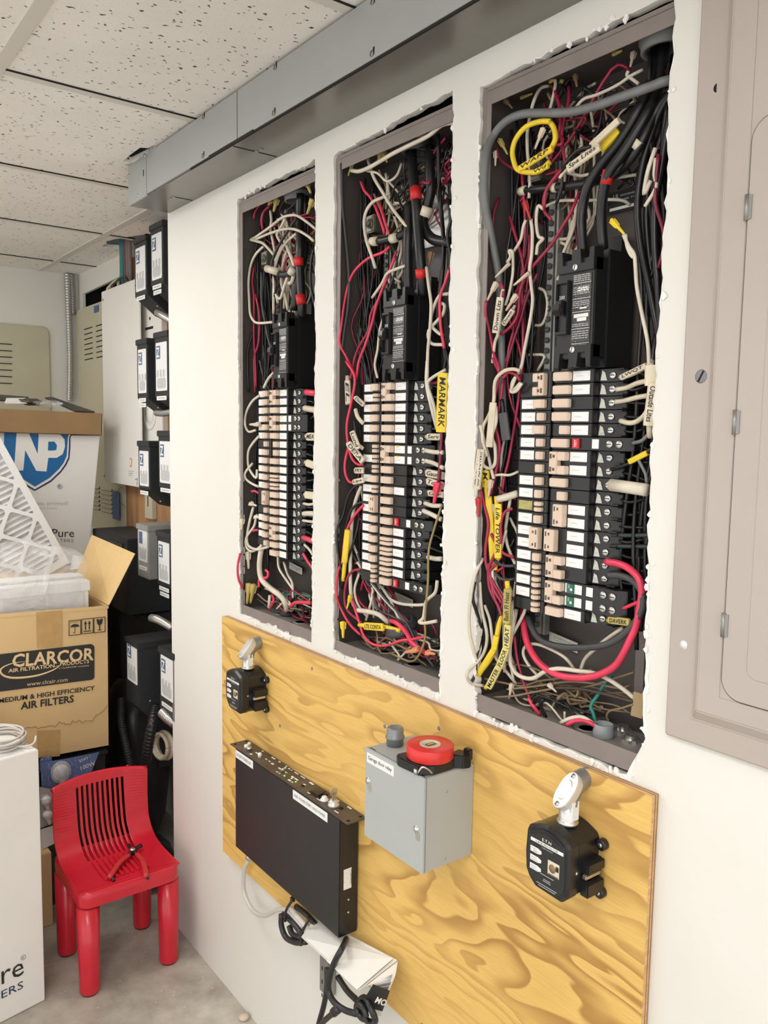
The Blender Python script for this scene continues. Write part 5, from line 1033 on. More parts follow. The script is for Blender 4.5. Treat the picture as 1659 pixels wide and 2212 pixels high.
surge(1.437,0.840,'black surge protector with silver conduit elbow at the right end of the plywood board',True)

# black rack power conditioner mounted edge-up
rx0,rx1,rz0,rz1 = 0.516,0.950,0.480,0.719; ry0,ry1 = -0.062,-0.0185
mat('rack_black',(0.016,0.016,0.017),0.38,0,0,1,0.08,900); mat('rack_panel',(0.10,0.085,0.075),0.38,0.35,0.25,30)
t = thing('power_conditioner','long black rack-mount power conditioner fixed vertically to the plywood with its control face up','power conditioner',(.73,-.04,rz0))
MB().box((rx0,ry0,rz0),(rx1,ry1,rz1)).build('chassis','rack_black',t,0.0015)
fz = rz1+.0025
m = MB(); m.box((rx0-.026,ry0-.0005,rz1),(rx1+.026,ry1+.0015,fz)); fp = m.build('front_panel','rack_panel',t,0.0005)
for x in (rx0-.016,rx1+.016):
    for y in (ry0+.008,ry1-.007):
        m = MB(); m.sm=True; m.lathe([(.0038,0),(.0038,.0004)],(x,y,fz),(0,0,1),14); m.build('rack_ear_hole','gap_black',fp)
m = MB(); m.box((rx0+.004,ry0-.0011,rz1-.020),(rx0+.088,ry0-.0004,rz1-.002)); lb = m.build('label_strip','white_plastic',t)
text('DO NOT POWER OFF','lettering',lb,(rx0+.009,ry0-.0013,rz1-.015),(1,0,0),(0,0,1),.0075,'grey_ink',.070)
m = MB(); m.box((rx0+.262,ry0-.0011,rz1-.022),(rx0+.392,ry0-.0004,rz1-.003)); lb = m.build('label_strip','white_plastic',t)
text('HUB / POWER STRIPS / RACK POWER','lettering',lb,(rx0+.268,ry0-.0013,rz1-.0155),(1,0,0),(0,0,1),.006,'grey_ink',.116)
rnd = random.Random(9); m = MB()
for x in (.055,.10,.115,.13,.16,.175,.18,.20,.215,.225,.235,.262,.30,.335,.36,.40):
    for y in (ry0+.006,ry0+.020,ry0+.036):
        if rnd.random() < .6: m.box((rx0+x,y+rnd.uniform(0,.004),fz),(rx0+x+rnd.uniform(.006,.016),y+rnd.uniform(.0050,.0064),fz+.0003))
m.build('panel_print','white_ink',fp)
for x,y in ((.17,.034),(.205,.012),(.225,.018),(.245,.016)):
    m = MB(); m.sm=True; m.lathe([(.0018,0),(.0018,.001)],(rx0+x,ry0+y,fz),(0,0,1),10); m.build('indicator_lamp',mat('led_green',(0.35,0.9,0.12),0.4,emis=1.2),fp)
for x,y,r,h,mt in ((.085,.018,.0045,.009,'white_plastic'),(.185,.020,.003,.007,'terminal_steel'),(.27,.018,.004,.001,'gap_black'),(.40,.026,.004,.0012,'gap_black'),(.018,.02,.006,.006,'white_plastic'),(.035,.018,.006,.007,'terminal_steel'),(.012,.03,.004,.007,'white_label_print')):
    m = MB(); m.sm=True; m.lathe([(r,0),(r,h),(r*.7,h+.001),(.0005,h+.001)],(rx0+x,ry0+y,fz),(0,0,1),12); m.build('panel_knob',mt,fp)
m = MB(); m.box((rx0+.302,ry0+.012,fz),(rx0+.338,ry0+.036,fz+.003)); m.prism([(rx0+.306,ry0+.014,fz+.003),(rx0+.334,ry0+.014,fz+.003),(rx0+.334,ry0+.034,fz+.008),(rx0+.306,ry0+.034,fz+.004)],(0,0,.001)); m.build('rocker_switch','breaker_black',fp,.0006)
m = MB(); m.sm=True; m.lathe([(.0085,0),(.0085,.003),(.006,.004),(.0055,.008),(.004,.009),(.0005,.009)],(rx0+.352,ry0+.018,fz),(0,0,1),18); m.build('push_button','white_plastic',fp)
m = MB(); m.sm=True; m.lathe([(.0115,0),(.0115,.004),(.009,.006),(.0085,.012),(.0005,.012)],(rx0+.382,ry0+.020,fz),(0,0,1),20); ks = m.build('key_switch','bright_plate',fp)
kx = rx0+.384; m = MB(); m.box((kx-.0008,ry0+.015,fz+.010),(kx+.0008,ry0+.024,fz+.028)); m.prism([(kx-.0008,ry0+.011,fz+.024),(kx-.0008,ry0+.027,fz+.024),(kx-.0008,ry0+.027,fz+.033),(kx-.0008,ry0+.024,fz+.037),(kx-.0008,ry0+.014,fz+.037),(kx-.0008,ry0+.011,fz+.033)],(.0016,0,0)); m.build('key','terminal_steel',ks)
m = MB(); m.box((rx1,-.052,rz0+.095),(rx1+.0006,-.034,rz0+.136)); st = m.build('side_sticker','white_label_print',t)
text('FURMAN','sticker_lettering',st,(rx1+.0008,-.0370,rz0+.132),(0,0,-1),(0,1,0),.004,'black_ink',.028)
for z in (rz0+.072,rz0+.046): screw(t,(rx1,-.040,z),(1,0,0),.0026)

# cords, tie bundle and folded manual below the board
mat('cord_white',(0.60,0.57,0.52),0.35); mat('cord_black',(0.02,0.02,0.022),0.35); mat('paper_white',(0.80,0.79,0.75),0.7,0,0.02,20)
yc = -.040
t = thing('white_power_cord','white cord looping from under the black power conditioner to the cable tie bundle','cord',(.6,-.03,.45))
m = MB(); m.tube([(0.53,-0.035,0.4439),(0.5031,-0.032,0.4055),(0.4928,-0.028,0.3468),(0.5389,-0.03,0.3233),(0.6087,-0.035,0.3453),(0.6814,-0.045,0.3985),(0.734,-0.05,0.4265),(0.7758,-0.052,0.4284),(0.8038,-0.052,0.4253)],.0052,10,5); m.build('cord','cord_white',t)
m = MB(); m.sm=True; m.lathe([(.008,0),(.0095,.003),(.0095,.010),(.007,.014)],(0.5388,-0.036,0.4619),(-.1,0,-1),14); m.build('cord_collar','terminal_steel',t)
t = thing('cord_bundle','black cord folded up and strapped with cable ties under the power conditioner','cord',(.72,-.05,.45))
for k,(a,b) in enumerate((((622,1966),(655,2018)),((612,1975),(650,2028)),((640,1962),(672,2005)))):
    m = MB(); m.tube([(0.7269,-0.055,0.4152),(0.7708,-0.058,0.4208),(0.8138,-0.058,0.4124)] if k==1 else ([(0.7456,-0.05,0.4364),(0.7945,-0.052,0.4348),(0.831,-0.052,0.4293)] if k==0 else [(0.7557,-0.04,0.4421),(0.8002,-0.042,0.4474),(0.8364,-0.042,0.4424)]),.0062,10,4); m.build('folded_cord' ,['cord_white','cord_black','cord_black'][k],t)
m = MB(); m.tube([(0.7242,-0.058,0.4149),(0.7278,-0.06,0.3912),(0.7476,-0.06,0.3752),(0.7896,-0.06,0.386),(0.8266,-0.058,0.407)],.0062,10,4); m.tube([(0.744,-0.05,0.3958),(0.761,-0.052,0.3865),(0.7986,-0.052,0.398)],.0062,10,4); m.build('cord_loop','cord_black',t)
for p,q in (((0.7704,-0.058,0.4711),(0.7469,-0.062,0.4121)),((0.8399,-0.06,0.4638),(0.8147,-0.064,0.3949))):
    m = MB(); m.tube([p,(Vector(p)+Vector(q))/2+Vector((-.002,-.006,0)),q],.0028,6,3); m.box(Vector(p)-Vector((.005,.003,.003)),Vector(p)+Vector((.005,.003,.004))); m.build('cable_tie','cord_black',t)
t = thing('hanging_black_cord','thick black cord hanging from the power conditioner and coiling over the folded manual','cord',(.9,-.07,.4))
m = MB(); m.tube([(0.9512,-0.045,0.4741),(0.9939,-0.085,0.4918),(0.9845,-0.095,0.463),(0.9769,-0.1,0.433),(0.9742,-0.1,0.4036),(0.9933,-0.1,0.3918),(1.0212,-0.095,0.3909),(1.051,-0.09,0.3996)],.0058,12,5); m.build('cord','cord_black',t)
m = MB(); m.tube([(0.9217,-0.07,0.4085),(0.9298,-0.075,0.3767),(0.9282,-0.08,0.3393),(0.9166,-0.085,0.2908),(0.9037,-0.085,0.2385)],.0055,10,5); m.tube([(1.0058,-0.1,0.3837),(0.9781,-0.1,0.3547),(0.9512,-0.1,0.3221),(0.9269,-0.1,0.2799)],.0055,10,5); m.tube([(0.9489,-0.062,0.4014),(0.985,-0.065,0.3952),(1.03,-0.07,0.4008),(1.059,-0.075,0.4023)],.0058,10,5); m.build('cord_run','cord_black',t)
m = MB(); c = Vector((1.0767,-0.085,0.4193))
m.tube([c+Vector((math.cos(g)*.024,-.003*math.sin(2*g),math.sin(g)*.019)) for g in [k*.55 for k in range(13)]],.0058,10,4); m.tube([c+Vector((math.cos(g)*.015-.004,-.010,math.sin(g)*.011)) for g in [k*.55 for k in range(12)]],.0055,10,4); m.build('cord_coil','cord_black',t)
m = MB(); m.sm=True; m.lathe([(.0062,0),(.0085,.004),(.0085,.010),(.0072,.012),(.0085,.014),(.0085,.026),(.006,.030)],(1.0088,-0.1,0.3892),(-.5,0,-.55),12); m.build('cord_plug','cord_black',t)
t = thing('power_strip','grey metal power strip mostly hidden behind the hanging cords under the board','power strip',(.86,-.03,.36))
m = MB(); a = Vector((0.8172,-0.02,0.3607)); m.box((a.x,-.020,.28),(a.x+.035,-.001,a.z)); m.build('body','galvanized_grey',t,.002)
m = MB(); [m.box((a.x+.010,-.0206,a.z-.03-.03*k),(a.x+.013,-.0199,a.z-.022-.03*k)) for k in range(4)]; m.build('outlet_slots','gap_black',t)
# folded instruction manual
t = thing('folded_manual','white folded instruction manual tucked under the power conditioner','booklet',(.95,-.06,.4))
A,B,Cc,D = [Vector(v) for v in ((0.8174,-0.03,0.4435),(0.8505,-0.085,0.439),(1.0642,-0.095,0.4543),(1.0919,-0.03,0.5011))]
def sheet(pts, th, nm, mt, par):
    m = MB(); n = (pts[1]-pts[0]).cross(pts[3]-pts[0]).normalized(); m.prism(pts,n*th); return m.build(nm,mt,par,.0003)
sheet([A,B,Cc,D],.0015,'upper_page','paper_white',t)
mid1 = B.lerp(Cc,.5); mid2 = A.lerp(D,.5)
sheet([mid1+Vector((0,-.004,.004)),Cc+Vector((0,-.004,.003)),D+Vector((-.006,-.004,.003)),mid1.lerp(mid2,.62)+Vector((.0,-.004,.005))],.0012,'folded_leaf','paper_white',t)
m = MB(); P = [(1.0944,-0.032,0.5015),(1.1035,-0.045,0.4827),(1.0995,-0.058,0.4505),(1.0866,-0.062,0.4045)]; Q = [(1.0629,-0.094,0.4513),(1.0921,-0.09,0.479),(1.0694,-0.078,0.4412),(1.0375,-0.072,0.3925)]
PS = smooth(P,4); QS = smooth(Q,4); m.sm=True; m.rings([[p,q,q+Vector((.0,.0015,0)),p+Vector((0,.0015,0))] for p,q in zip(PS,QS)]); bk = m.build('hanging_page','paper_white',t)
w = [Vector(v) for v in ((1.1055,-0.094,0.4936),(1.1098,-0.06,0.4697),(1.0944,-0.064,0.4235),(1.0511,-0.082,0.4159))]; m = MB(); n = (w[1]-w[0]).cross(w[3]-w[0]).normalized(); n = n if n.y<0 else -n; m.prism([p+n*.003 for p in w],n*.0006); dk = m.build('black_print_block','black_ink',bk)
text('MO','lettering',dk,w[0]+n*.0045+Vector((.004,0,-.030)),(w[1]-w[0])*Vector((1,1,1)),(0,-.1,1),.011,'white_ink',.026,bold=.02)
# ---------------- red children's chair ----------------
mat('chair_red',(0.58,0.012,0.030),0.30,0,0.05,30,0.06,250,coat=0.2); mat('foot_dark',(0.05,0.005,0.01),0.7)
cx0,cx1,cy0,cy1,cz = -0.075,0.178,-0.320,-0.054,0.281
t = thing('child_chair','small red plastic child chair with slotted back standing on the concrete floor','chair',(0.05,-0.195,0))
# profile of the shell (x, z) from the top of the back to the front of the seat
prof = smooth([(-.080,0,.469),(-.074,0,.42),(-.066,0,.370),(-.052,0,.325),(-.018,0,.292),(.030,0,.279),(.090,0,.277),(.150,0,.279),(.170,0,.281)],6)
ys = [cy0]; nsl = 10; a = cy0+.066; step = (cy1-cy0-.132)/(nsl*2-1); slot = []
for k in range(nsl*2): ys.append(a+k*step)
ys.append(cy1)
NP_ = len(prof)
def shell_pt(j,y):
    p = prof[j]; f = max(0,(p.z-.33)/.15); e = abs((y-(cy0+cy1)/2)/((cy1-cy0)/2)); top = .012*math.sin((y-cy0)/(cy1-cy0)*math.pi) if j < 3 else 0
    return Vector((p.x + .022*f*e**3, y, p.z + top*(1-j/3) ))
bm = bmesh.new(); grid = [[bm.verts.new(shell_pt(j,y)) for y in ys] for j in range(NP_)]
for j in range(NP_-1):
    s = j/(NP_-1)
    for k in range(len(ys)-1):
        is_slot = (k % 2 == 1) and 1 <= k <= nsl*2-1
        if is_slot and .040 < s < .60: continue
        bm.faces.new((grid[j][k],grid[j][k+1],grid[j+1][k+1],grid[j+1][k]))
me = bpy.data.meshes.new('seat_shell'); bm.to_mesh(me); bm.free(); me.materials.append(M('chair_red'))
sh = link('seat_shell',me,t); so = sh.modifiers.new('thick','SOLIDIFY'); so.thickness = .006; so.offset = 0
bv = sh.modifiers.new('bev','BEVEL'); bv.width = .0012; bv.segments = 2
m = MB()
for k in range(nsl):   # grooves continued on the seat as raised ribs
    if k < nsl-1:
        y = ys[2+2*k]; m.prism([(.028,y,.2805),(.142,y,.2815),(.145,y+step*.5,.2815),(.142,y+step,.2815),(.028,y+step,.2805)],(0,0,.0050))
m.build('seat_rib','chair_red',t,0.001)
# seat box / apron with rounded corners
def rr2(x0,y0,x1,y1,r,z,n=5):
    out = []
    for c1,c2,s in ((x1-r,y1-r,0),(x0+r,y1-r,90),(x0+r,y0+r,180),(x1-r,y0+r,270)):
        for k in range(n+1): g = math.radians(s+90*k/n); out.append((c1+r*math.cos(g),c2+r*math.sin(g),z))
    return out
m = MB(); m.sm=True
m.rings([rr2(cx0,cy0,cx1,cy1,.030,cz-.040),rr2(cx0-.001,cy0-.001,cx1+.001,cy1+.001,.030,cz-.020),rr2(cx0,cy0,cx1,cy1,.030,cz-.003),rr2(cx0+.004,cy0+.004,cx1-.004,cy1-.004,.028,cz+.001),rr2(cx0+.012,cy0+.010,cx1-.014,cy1-.010,.022,cz-.002),rr2(cx0+.012,cy0+.010,cx1-.014,cy1-.010,.022,cz-.045)],cap=False); m.build('seat_apron','chair_red',t)
m = MB(); m.prism(rr2(cx0+.01,cy0+.008,cx1-.010,cy1-.008,.02,cz-.012),(0,0,.003)); m.build('seat_base','chair_red',t)
for x,y in ((-.048,-.294),(.150,-.294),(.150,-.080),(-.048,-.080)):
    m = MB(); m.sm=True; m.lathe([(.0245,.004),(.0255,.008),(.0268,.10),(.0285,.235)],(x,y,0),(0,0,1),28); lg = m.build('leg','chair_red',t)
    m = MB(); m.sm=True; m.lathe([(.022,0),(.0235,.002),(.0235,.006)],(x,y,0),(0,0,1),24); m.build('foot_pad','foot_dark',lg)
m = MB(); m.sm=True   # top rail with finger notches and the side posts of the back
rail = []
for k in range(25):
    f = k/24; y = cy0+(cy1-cy0)*f; p = shell_pt(0,y); rail.append(p+Vector((-.004,0,-.001)))
m.tube(rail,.0065,8,1); m.build('top_rail','chair_red',t)
m = MB(); m.sm=True
for y in (cy0+.045,cy1-.045):
    m = MB(); m.sm=True; m.lathe([(.013,0),(.013,.035),(.010,.035),(.010,0)],(-.091,y,.434),(0.05,0,1),16,cap=False); m.build('back_socket','chair_red',t)
m = MB(); m.sm=True; m.lathe([(.003,0),(.003,.012)],(-.084,cy1-.050,.470),(0,0,1),8); m.build('back_peg','chair_red',t)
# wire strippers on the seat
def Zp(*a): return Vector(a)
t = thing('wire_strippers','red-handled wire strippers with black jaws lying open on the red chair seat','pliers',(.07,-.19,cz+.004))
H = [Vector(v) for v in ((0.0718,-0.1593,0.293),(0.0924,-0.1869,0.295),(0.1204,-0.214,0.293),(0.147,-0.2377,0.29))]
G = [Vector(v) for v in ((0.0801,-0.1391,0.293),(0.12,-0.1398,0.295),(0.1618,-0.1481,0.293),(0.1982,-0.1583,0.29))]
mat('grip_red',(0.52,0.03,0.03),0.42)
for q in (H,G):
    m = MB(); m.tube(q,.0072,10,5); m.build('handle_grip','grip_red',t)
m = MB(); c0 = Vector((0.0535,-0.1423,0.293)); m.tube([H[0],c0,Vector((0.0378,-0.1115,0.293))],.0055,8,3); m.tube([G[0],c0,Vector((0.0185,-0.1387,0.293))],.0055,8,3); m.tube([Vector((0.1397,-0.2304,0.288)),Vector((0.1601,-0.2302,0.286))],.004,6,1); m.tube([Vector((0.1861,-0.1537,0.288)),Vector((0.2028,-0.1551,0.286))],.004,6,1); m.build('jaw','breaker_black',t)
m = MB(); m.sm=True; m.lathe([(.0075,0),(.0075,.010),(.005,.012),(.001,.012)],c0-Vector((0,0,.004)),(0,0,1),14); m.build('pivot_bolt','terminal_steel',t)

# ---------------- white filter carton in the left foreground ----------------
mat('white_card',(0.79,0.77,0.74),0.6,0,0.02,10); mat('kraft_card',(0.66,0.46,0.225),0.75,0,0.06,6,0.08,200); mat('kraft_inner',(0.70,0.49,0.23),0.75,0,0.05,8,0.15,120,stretch=(30,1,1)); mat('rim_card',(0.30,0.185,0.085),0.8,0,0.08,8,0.08,200); mat('parcel_tape',(0.50,0.32,0.13),0.22,0,0.08,40,0.3,60)
mat('logo_blue',(0.008,0.13,0.36),0.45); mat('logo_navy',(0.02,0.03,0.10),0.5)
d1 = Vector((.19,-.98,0)).normalized(); d2 = Vector((-.98,-.19,0)).normalized(); c0 = Vector((.117,-.396,0)); up = Vector((0,0,1)); nf = Vector((.98,.19,0)).normalized()
t = thing('filter_carton','tall white filter carton standing in the left foreground beside the red chair','carton',c0)
P = lambda a,b,z: c0+d1*a+d2*b+up*z
m = MB(); m.prism([P(0,0,.001),P(.52,0,.001),P(.52,.42,.001),P(0,.42,.001)],(0,0,.660)); m.build('carton_body','white_card',t,0.002)
m = MB(); m.prism([P(.0,.205,.6612),P(.52,.205,.6612),P(.52,.2065,.6612),P(0,.2065,.6612)],(0,0,.0004)); m.build('flap_seam','kraft_card',t)
m = MB(); rnd = random.Random(4)
for k in range(26):
    a = .03+k*.0042; m.prism([P(a,.012,.6612),P(a+rnd.uniform(.001,.003),.012,.6612),P(a+.002,.032,.6612),P(a,.032,.6612)],(0,0,.0003))
m.build('barcode','faint_ink',t)
q = c0+nf*.001
E_ = Vector((0.127,-0.4475,0.0983)); tx = text('Pure','lettering',t,E_+d1*.125+nf*.001,-d1,(0,0,1),.050,'black_ink',.125); 
F_ = Vector((0.1274,-0.4496,0.0627)); text('FILTERS','lettering',t,F_+d1*.120+nf*.001,-d1,(0,0,1),.020,'logo_navy',.120)
R_ = Vector((0.127,-0.4474,0.1423)); m = MB(); m.sm=True; m.tube([R_+nf*.0005+(d1*math.cos(g)+up*math.sin(g))*.006 for g in [k*math.pi/8 for k in range(17)]],.0006,5,1); text('R','registered_mark',m.build('mark_ring','grey_ink',t),R_+d1*.0025-up*.003+nf*.001,-d1,(0,0,1),.006,'grey_ink')
t = thing('cable_coil','coil of white cable lying on top of the white filter carton','cable coil',(.0,-.45,.662))
cc = Vector((0.0229,-0.4616,0.668)); m = MB()
for k in range(9):
    r = .050+.003*(k%3)+.004*math.sin(k*2.1); z = .0045+.0052*(k//2); ph = k*.7
    m.tube([cc+Vector((math.cos(g+ph)*r*1.25+.004*math.sin(k*3),math.sin(g+ph)*r,z-.006+.002*math.sin(3*g+k))) for g in [j*math.pi/6 for j in range(13)]],.0028,6,3)
m.tube([cc+Vector((.06,.02,.0)),cc+Vector((.075,.045,.0)),cc+Vector((.070,.062,.004)),cc+Vector((.055,.07,.014))],.0028,6,4); m.build('coil','cord_white',t)

# ---------------- printed brown carton with air filters ----------------
bx = -0.30
t = thing('air_filter_carton','open brown carton with a big black printed panel and air filters inside','carton',(bx-.18,-.3,.46))
BR = Vector((bx,-.083,.464)); TR = Vector((bx,-.079,.910)); lf = Vector((0,-1,.036)); wd = .52; dp = .38
A = BR; B = BR+lf*wd; D = TR; E2 = TR+lf*wd; bk = Vector((-dp,0,0)); th = .005
m = MB(); 
for a,b,c,d,nn in ((A,B,E2,D,(-th,0,0)),(A+bk,B+bk,E2+bk,D+bk,(th,0,0)),(A,A+bk,D+bk,D,(0,-th,0)),(B,B+bk,E2+bk,E2,(0,th,0)),(A,B,B+bk,A+bk,(0,0,th))): m.prism([a,b,c,d],nn)
m.build('carton_body','kraft_card',t,0.0015)
m = MB(); m.prism([D+Vector((.0012,0,0)),E2+Vector((.0012,0,0)),E2+Vector((.0012,0,-.011)),D+Vector((.0012,0,-.009))],(-.0012,0,0)); m.build('folded_edge','kraft_inner',t)
fo = Vector((-0.3,0.004,1.0619)); fb = Vector((-0.66,-0.0149,1.0831)); hb = D+bk
m = MB(); m.prism([D,fo,fb,hb],(0,.004,.003)); m.build('side_flap','kraft_inner',t,0.0008)
m = MB(); m.prism([hb+Vector((0,-.02,0)),hb+Vector((-.07,-.02,.13)),E2+bk+Vector((-.07,0,.13)),E2+bk],(.004,0,.001)); m.build('rear_flap','kraft_inner',t)
XP = lambda pts: [Vector(p)+Vector((.0014,0,0)) for p in pts]
def patch(name,pts,mt,par,e=.0):
    m = MB(); m.prism([p+Vector((e,0,0)) for p in XP(pts)],(-.0006,0,0)); return m.build(name,mt,par)
def ytext(s,a,b,h,ink,par,e=0,bold=0,width=True,nm='lettering'):
    a = Vector(a); b = Vector(b); return text(s,nm,par,a+Vector((.0022+e,0,0)),b-a,(0,0,1),h,ink,(b-a).length,bold=bold)
patch('tape_strip',[(-0.3,-0.2903,0.9156),(-0.3,-0.2171,0.9123),(-0.3,-0.2195,0.803),(-0.3,-0.2903,0.8079)],'parcel_tape',t,.0002)
patch('tape_strip',[(-0.3,-0.2964,0.5599),(-0.3,-0.2305,0.5487),(-0.3,-0.2337,0.4673),(-0.3,-0.2958,0.4761)],'parcel_tape',t,.0002)
pn = patch('printed_panel',[(-0.3,-0.4632,0.8059),(-0.3,-0.391,0.8054),(-0.3,-0.135,0.7977),(-0.3,-0.1268,0.7922),(-0.3,-0.1248,0.7861),(-0.3,-0.1265,0.6921),(-0.3,-0.133,0.686),(-0.3,-0.394,0.6962),(-0.3,-0.4664,0.6997)],'black_ink',t,.0004)
mat('print_kraft',(0.74,0.54,0.29),0.7)
ytext('CLARCOR',(-0.3,-0.3607,0.7611),(-0.3,-0.1276,0.746),.040,'print_kraft',pn,bold=.025)
ytext('AIR FILTRATION',(-0.3,-0.371,0.7478),(-0.3,-0.2435,0.7426),.0115,'print_kraft',pn,bold=.02)
ytext('PRODUCTS',(-0.3,-0.2275,0.7442),(-0.3,-0.1417,0.7396),.0115,'print_kraft',pn,bold=.02)
ytext('a CLARCOR company',(-0.3,-0.2304,0.734),(-0.3,-0.1419,0.7288),.0065,'print_kraft',pn)
ytext('www.clcair.com',(-0.3,-0.3219,0.6993),(-0.3,-0.2064,0.6937),.012,'print_kraft',pn)
m = MB(); sw = [Vector(p)+Vector((.002,0,0)) for p in [(-0.3,-0.3104,0.7736),(-0.3,-0.361,0.7734),(-0.3,-0.3898,0.7618),(-0.3,-0.3853,0.7434),(-0.3,-0.3559,0.7301),(-0.3,-0.2988,0.7259),(-0.3,-0.253,0.7336),(-0.3,-0.2288,0.7451),(-0.3,-0.2448,0.7449)]]
m.tube(sw,.0016,5,5,taper=lambda f:.25+1.9*math.sin(f*math.pi)**1.3); m.build('swoosh','print_kraft',pn)
ytext('MEDIUM & HIGH EFFICIENCY',(-0.3,-0.3987,0.6626),(-0.3,-0.1266,0.6521),.0145,'black_ink',t,bold=.02)
ytext('AIR FILTERS',(-0.3,-0.3404,0.632),(-0.3,-0.1895,0.6261),.0225,'black_ink',t,bold=.025)
def icon(pts,kind):
    P4 = [Vector(p)+Vector((.0018,0,0)) for p in pts]; m = MB()
    for a,b in zip(P4,P4[1:]+P4[:1]): m.tube([a,b],.0011,4,1)
    o = P4[0]; U = P4[1]-P4[0]; V = P4[3]-P4[0]; q = lambda a,b: o+U*a+V*b
    if kind == 0:
        m.prism([q(.12,.45)]+[q(.5-.38*math.cos(g),.45-.2*math.sin(g)) for g in [k*math.pi/8 for k in range(1,8)]]+[q(.88,.45)],(.0006,0,0)); m.tube([q(.5,.45),q(.5,.8),q(.42,.86),q(.36,.8)],.0009,4,2)
        for k in range(5): m.tube([q(.18+.15*k,.05),q(.12+.15*k,.16)],.0005,4,1)
    if kind == 1:
        for c in (.33,.67): m.prism([q(c-.05,.75),q(c-.05,.35),q(c-.13,.35),q(c,.12),q(c+.13,.35),q(c+.05,.35),q(c+.05,.75)],(.0006,0,0))
        m.prism([q(.15,.82),q(.85,.82),q(.85,.88),q(.15,.88)],(.0006,0,0))
    if kind == 2:
        m.prism([q(.22,.1),q(.42,.1),q(.5,.2),q(.58,.1),q(.8,.1),q(.72,.42),q(.56,.52),q(.54,.78),q(.7,.86),q(.3,.86),q(.47,.78),q(.45,.52),q(.3,.42)],(.0006,0,0))
    m.build('handling_icon','black_ink',t)
icon([(-0.3,-0.1982,0.8777),(-0.3,-0.1639,0.8767),(-0.3,-0.1648,0.8321),(-0.3,-0.1992,0.8326)],0); icon([(-0.3,-0.1611,0.8779),(-0.3,-0.1271,0.8767),(-0.3,-0.128,0.832),(-0.3,-0.162,0.8331)],1); icon([(-0.3,-0.1245,0.8768),(-0.3,-0.0907,0.8762),(-0.3,-0.0915,0.8306),(-0.3,-0.1253,0.8309)],2)
rnd = random.Random(5); m = MB(); st = [Vector(p)+Vector((.0012,0,0)) for p in [(-0.3,-0.391,0.5842),(-0.3,-0.3597,0.5845),(-0.3,-0.3219,0.5723),(-0.3,-0.2831,0.5698),(-0.3,-0.2462,0.5663),(-0.3,-0.23,0.5716),(-0.3,-0.2099,0.5631),(-0.3,-0.1893,0.569),(-0.3,-0.1647,0.5581),(-0.3,-0.134,0.5591),(-0.3,-0.1225,0.5714),(-0.3,-0.1023,0.5866),(-0.3,-0.0848,0.6009)]]
st2 = []
for a,b in zip(st,st[1:]):
    for k in range(4): st2.append(a.lerp(b,k/4)+Vector((0,0,rnd.uniform(-.006,.004))))
m.tube(st2,.0010,4,1); mat('stain_brown',(0.36,0.22,0.09),0.8); m.build('water_stain','stain_brown',t)
# filters in the carton, then the clear bag over them
t = thing('boxed_filter','white card-framed air filters standing in the brown carton under clear plastic','air filter',(-.48,-.3,.6))
mat('filter_card',(0.76,0.75,0.73),0.6); mat('pleat_cloth',(0.66,0.65,0.645),0.9,0,0.05,50)
for k in range(4):
    xx = -.345-.062*k; zt = .985-.012*(k%2)+(0.02 if k==1 else 0); m = MB()
    m.box((xx-.05,-.50,.50),(xx,-.125,zt-.03)); m.box((xx-.052,-.505,zt-.03),(xx+.002,-.120,zt)); m.build('filter_frame','filter_card',t,0.001)
    m = MB(); m.box((xx+.0005,-.37+.02*k,.80),(xx+.003,-.255,zt-.034)); m.box((xx+.0005,-.245,.80),(xx+.003,-.14,zt-.034)); m.build('filter_media','pleat_cloth',t)
pl = newmat('clear_plastic'); b = pl[2]; b.inputs['Base Color'].default_value=(.92,.92,.92,1); b.inputs['Roughness'].default_value=.12; b.inputs['Alpha'].default_value=.24; b.inputs['Specular IOR Level'].default_value=.9
n_ = N(pl[1],'ShaderNodeTexNoise',Scale=9.0,Detail=2.5,Distortion=1.2); pl[1].links.new(coords(pl[1]),n_.inputs[0]); bumpn(pl[1],n_.outputs[0],b,1.0,.03); r_ = ramp(pl[1],n_.outputs[0],[(.35,(.14,.14,.14)),(.60,(.26,.26,.26)),(.68,(.55,.55,.55)),(.74,(.2,.2,.2))]); pl[1].links.new(r_,b.inputs['Alpha'])
def bag(cen, rx, ry, rz, seed, name='clear_bag', amp=.18, mt='clear_plastic', par=None, flat=0):
    m = MB(); m.sm=True; rs = []; nu, nv = 36, 18
    for j in range(nv+1):
        a = math.pi*j/nv; ring = []
        for k in range(nu):
            g = 2*math.pi*k/nu; d = Vector((math.copysign(abs(math.cos(g))**.7,math.cos(g))*max(math.sin(a),.01)**.7,math.copysign(abs(math.sin(g))**.7,math.sin(g))*max(math.sin(a),.01)**.7,-math.cos(a)))
            f = 1+amp*noise.noise(d*1.8+Vector((seed,0,0)))+amp*.22*abs(noise.noise(d*4+Vector((0,seed,0))))
            ring.append(Vector(cen)+Vector((d.x*rx*f,d.y*ry*f,d.z*rz*f)))
        rs.append(ring)
    m.rings(rs); return m.build(name,mt,par)
o = bag((-.43,-.33,.985),.115,.225,.115,2,amp=.22); tag(o,'crumpled clear plastic bag bulging over the filters in the brown carton','plastic bag')

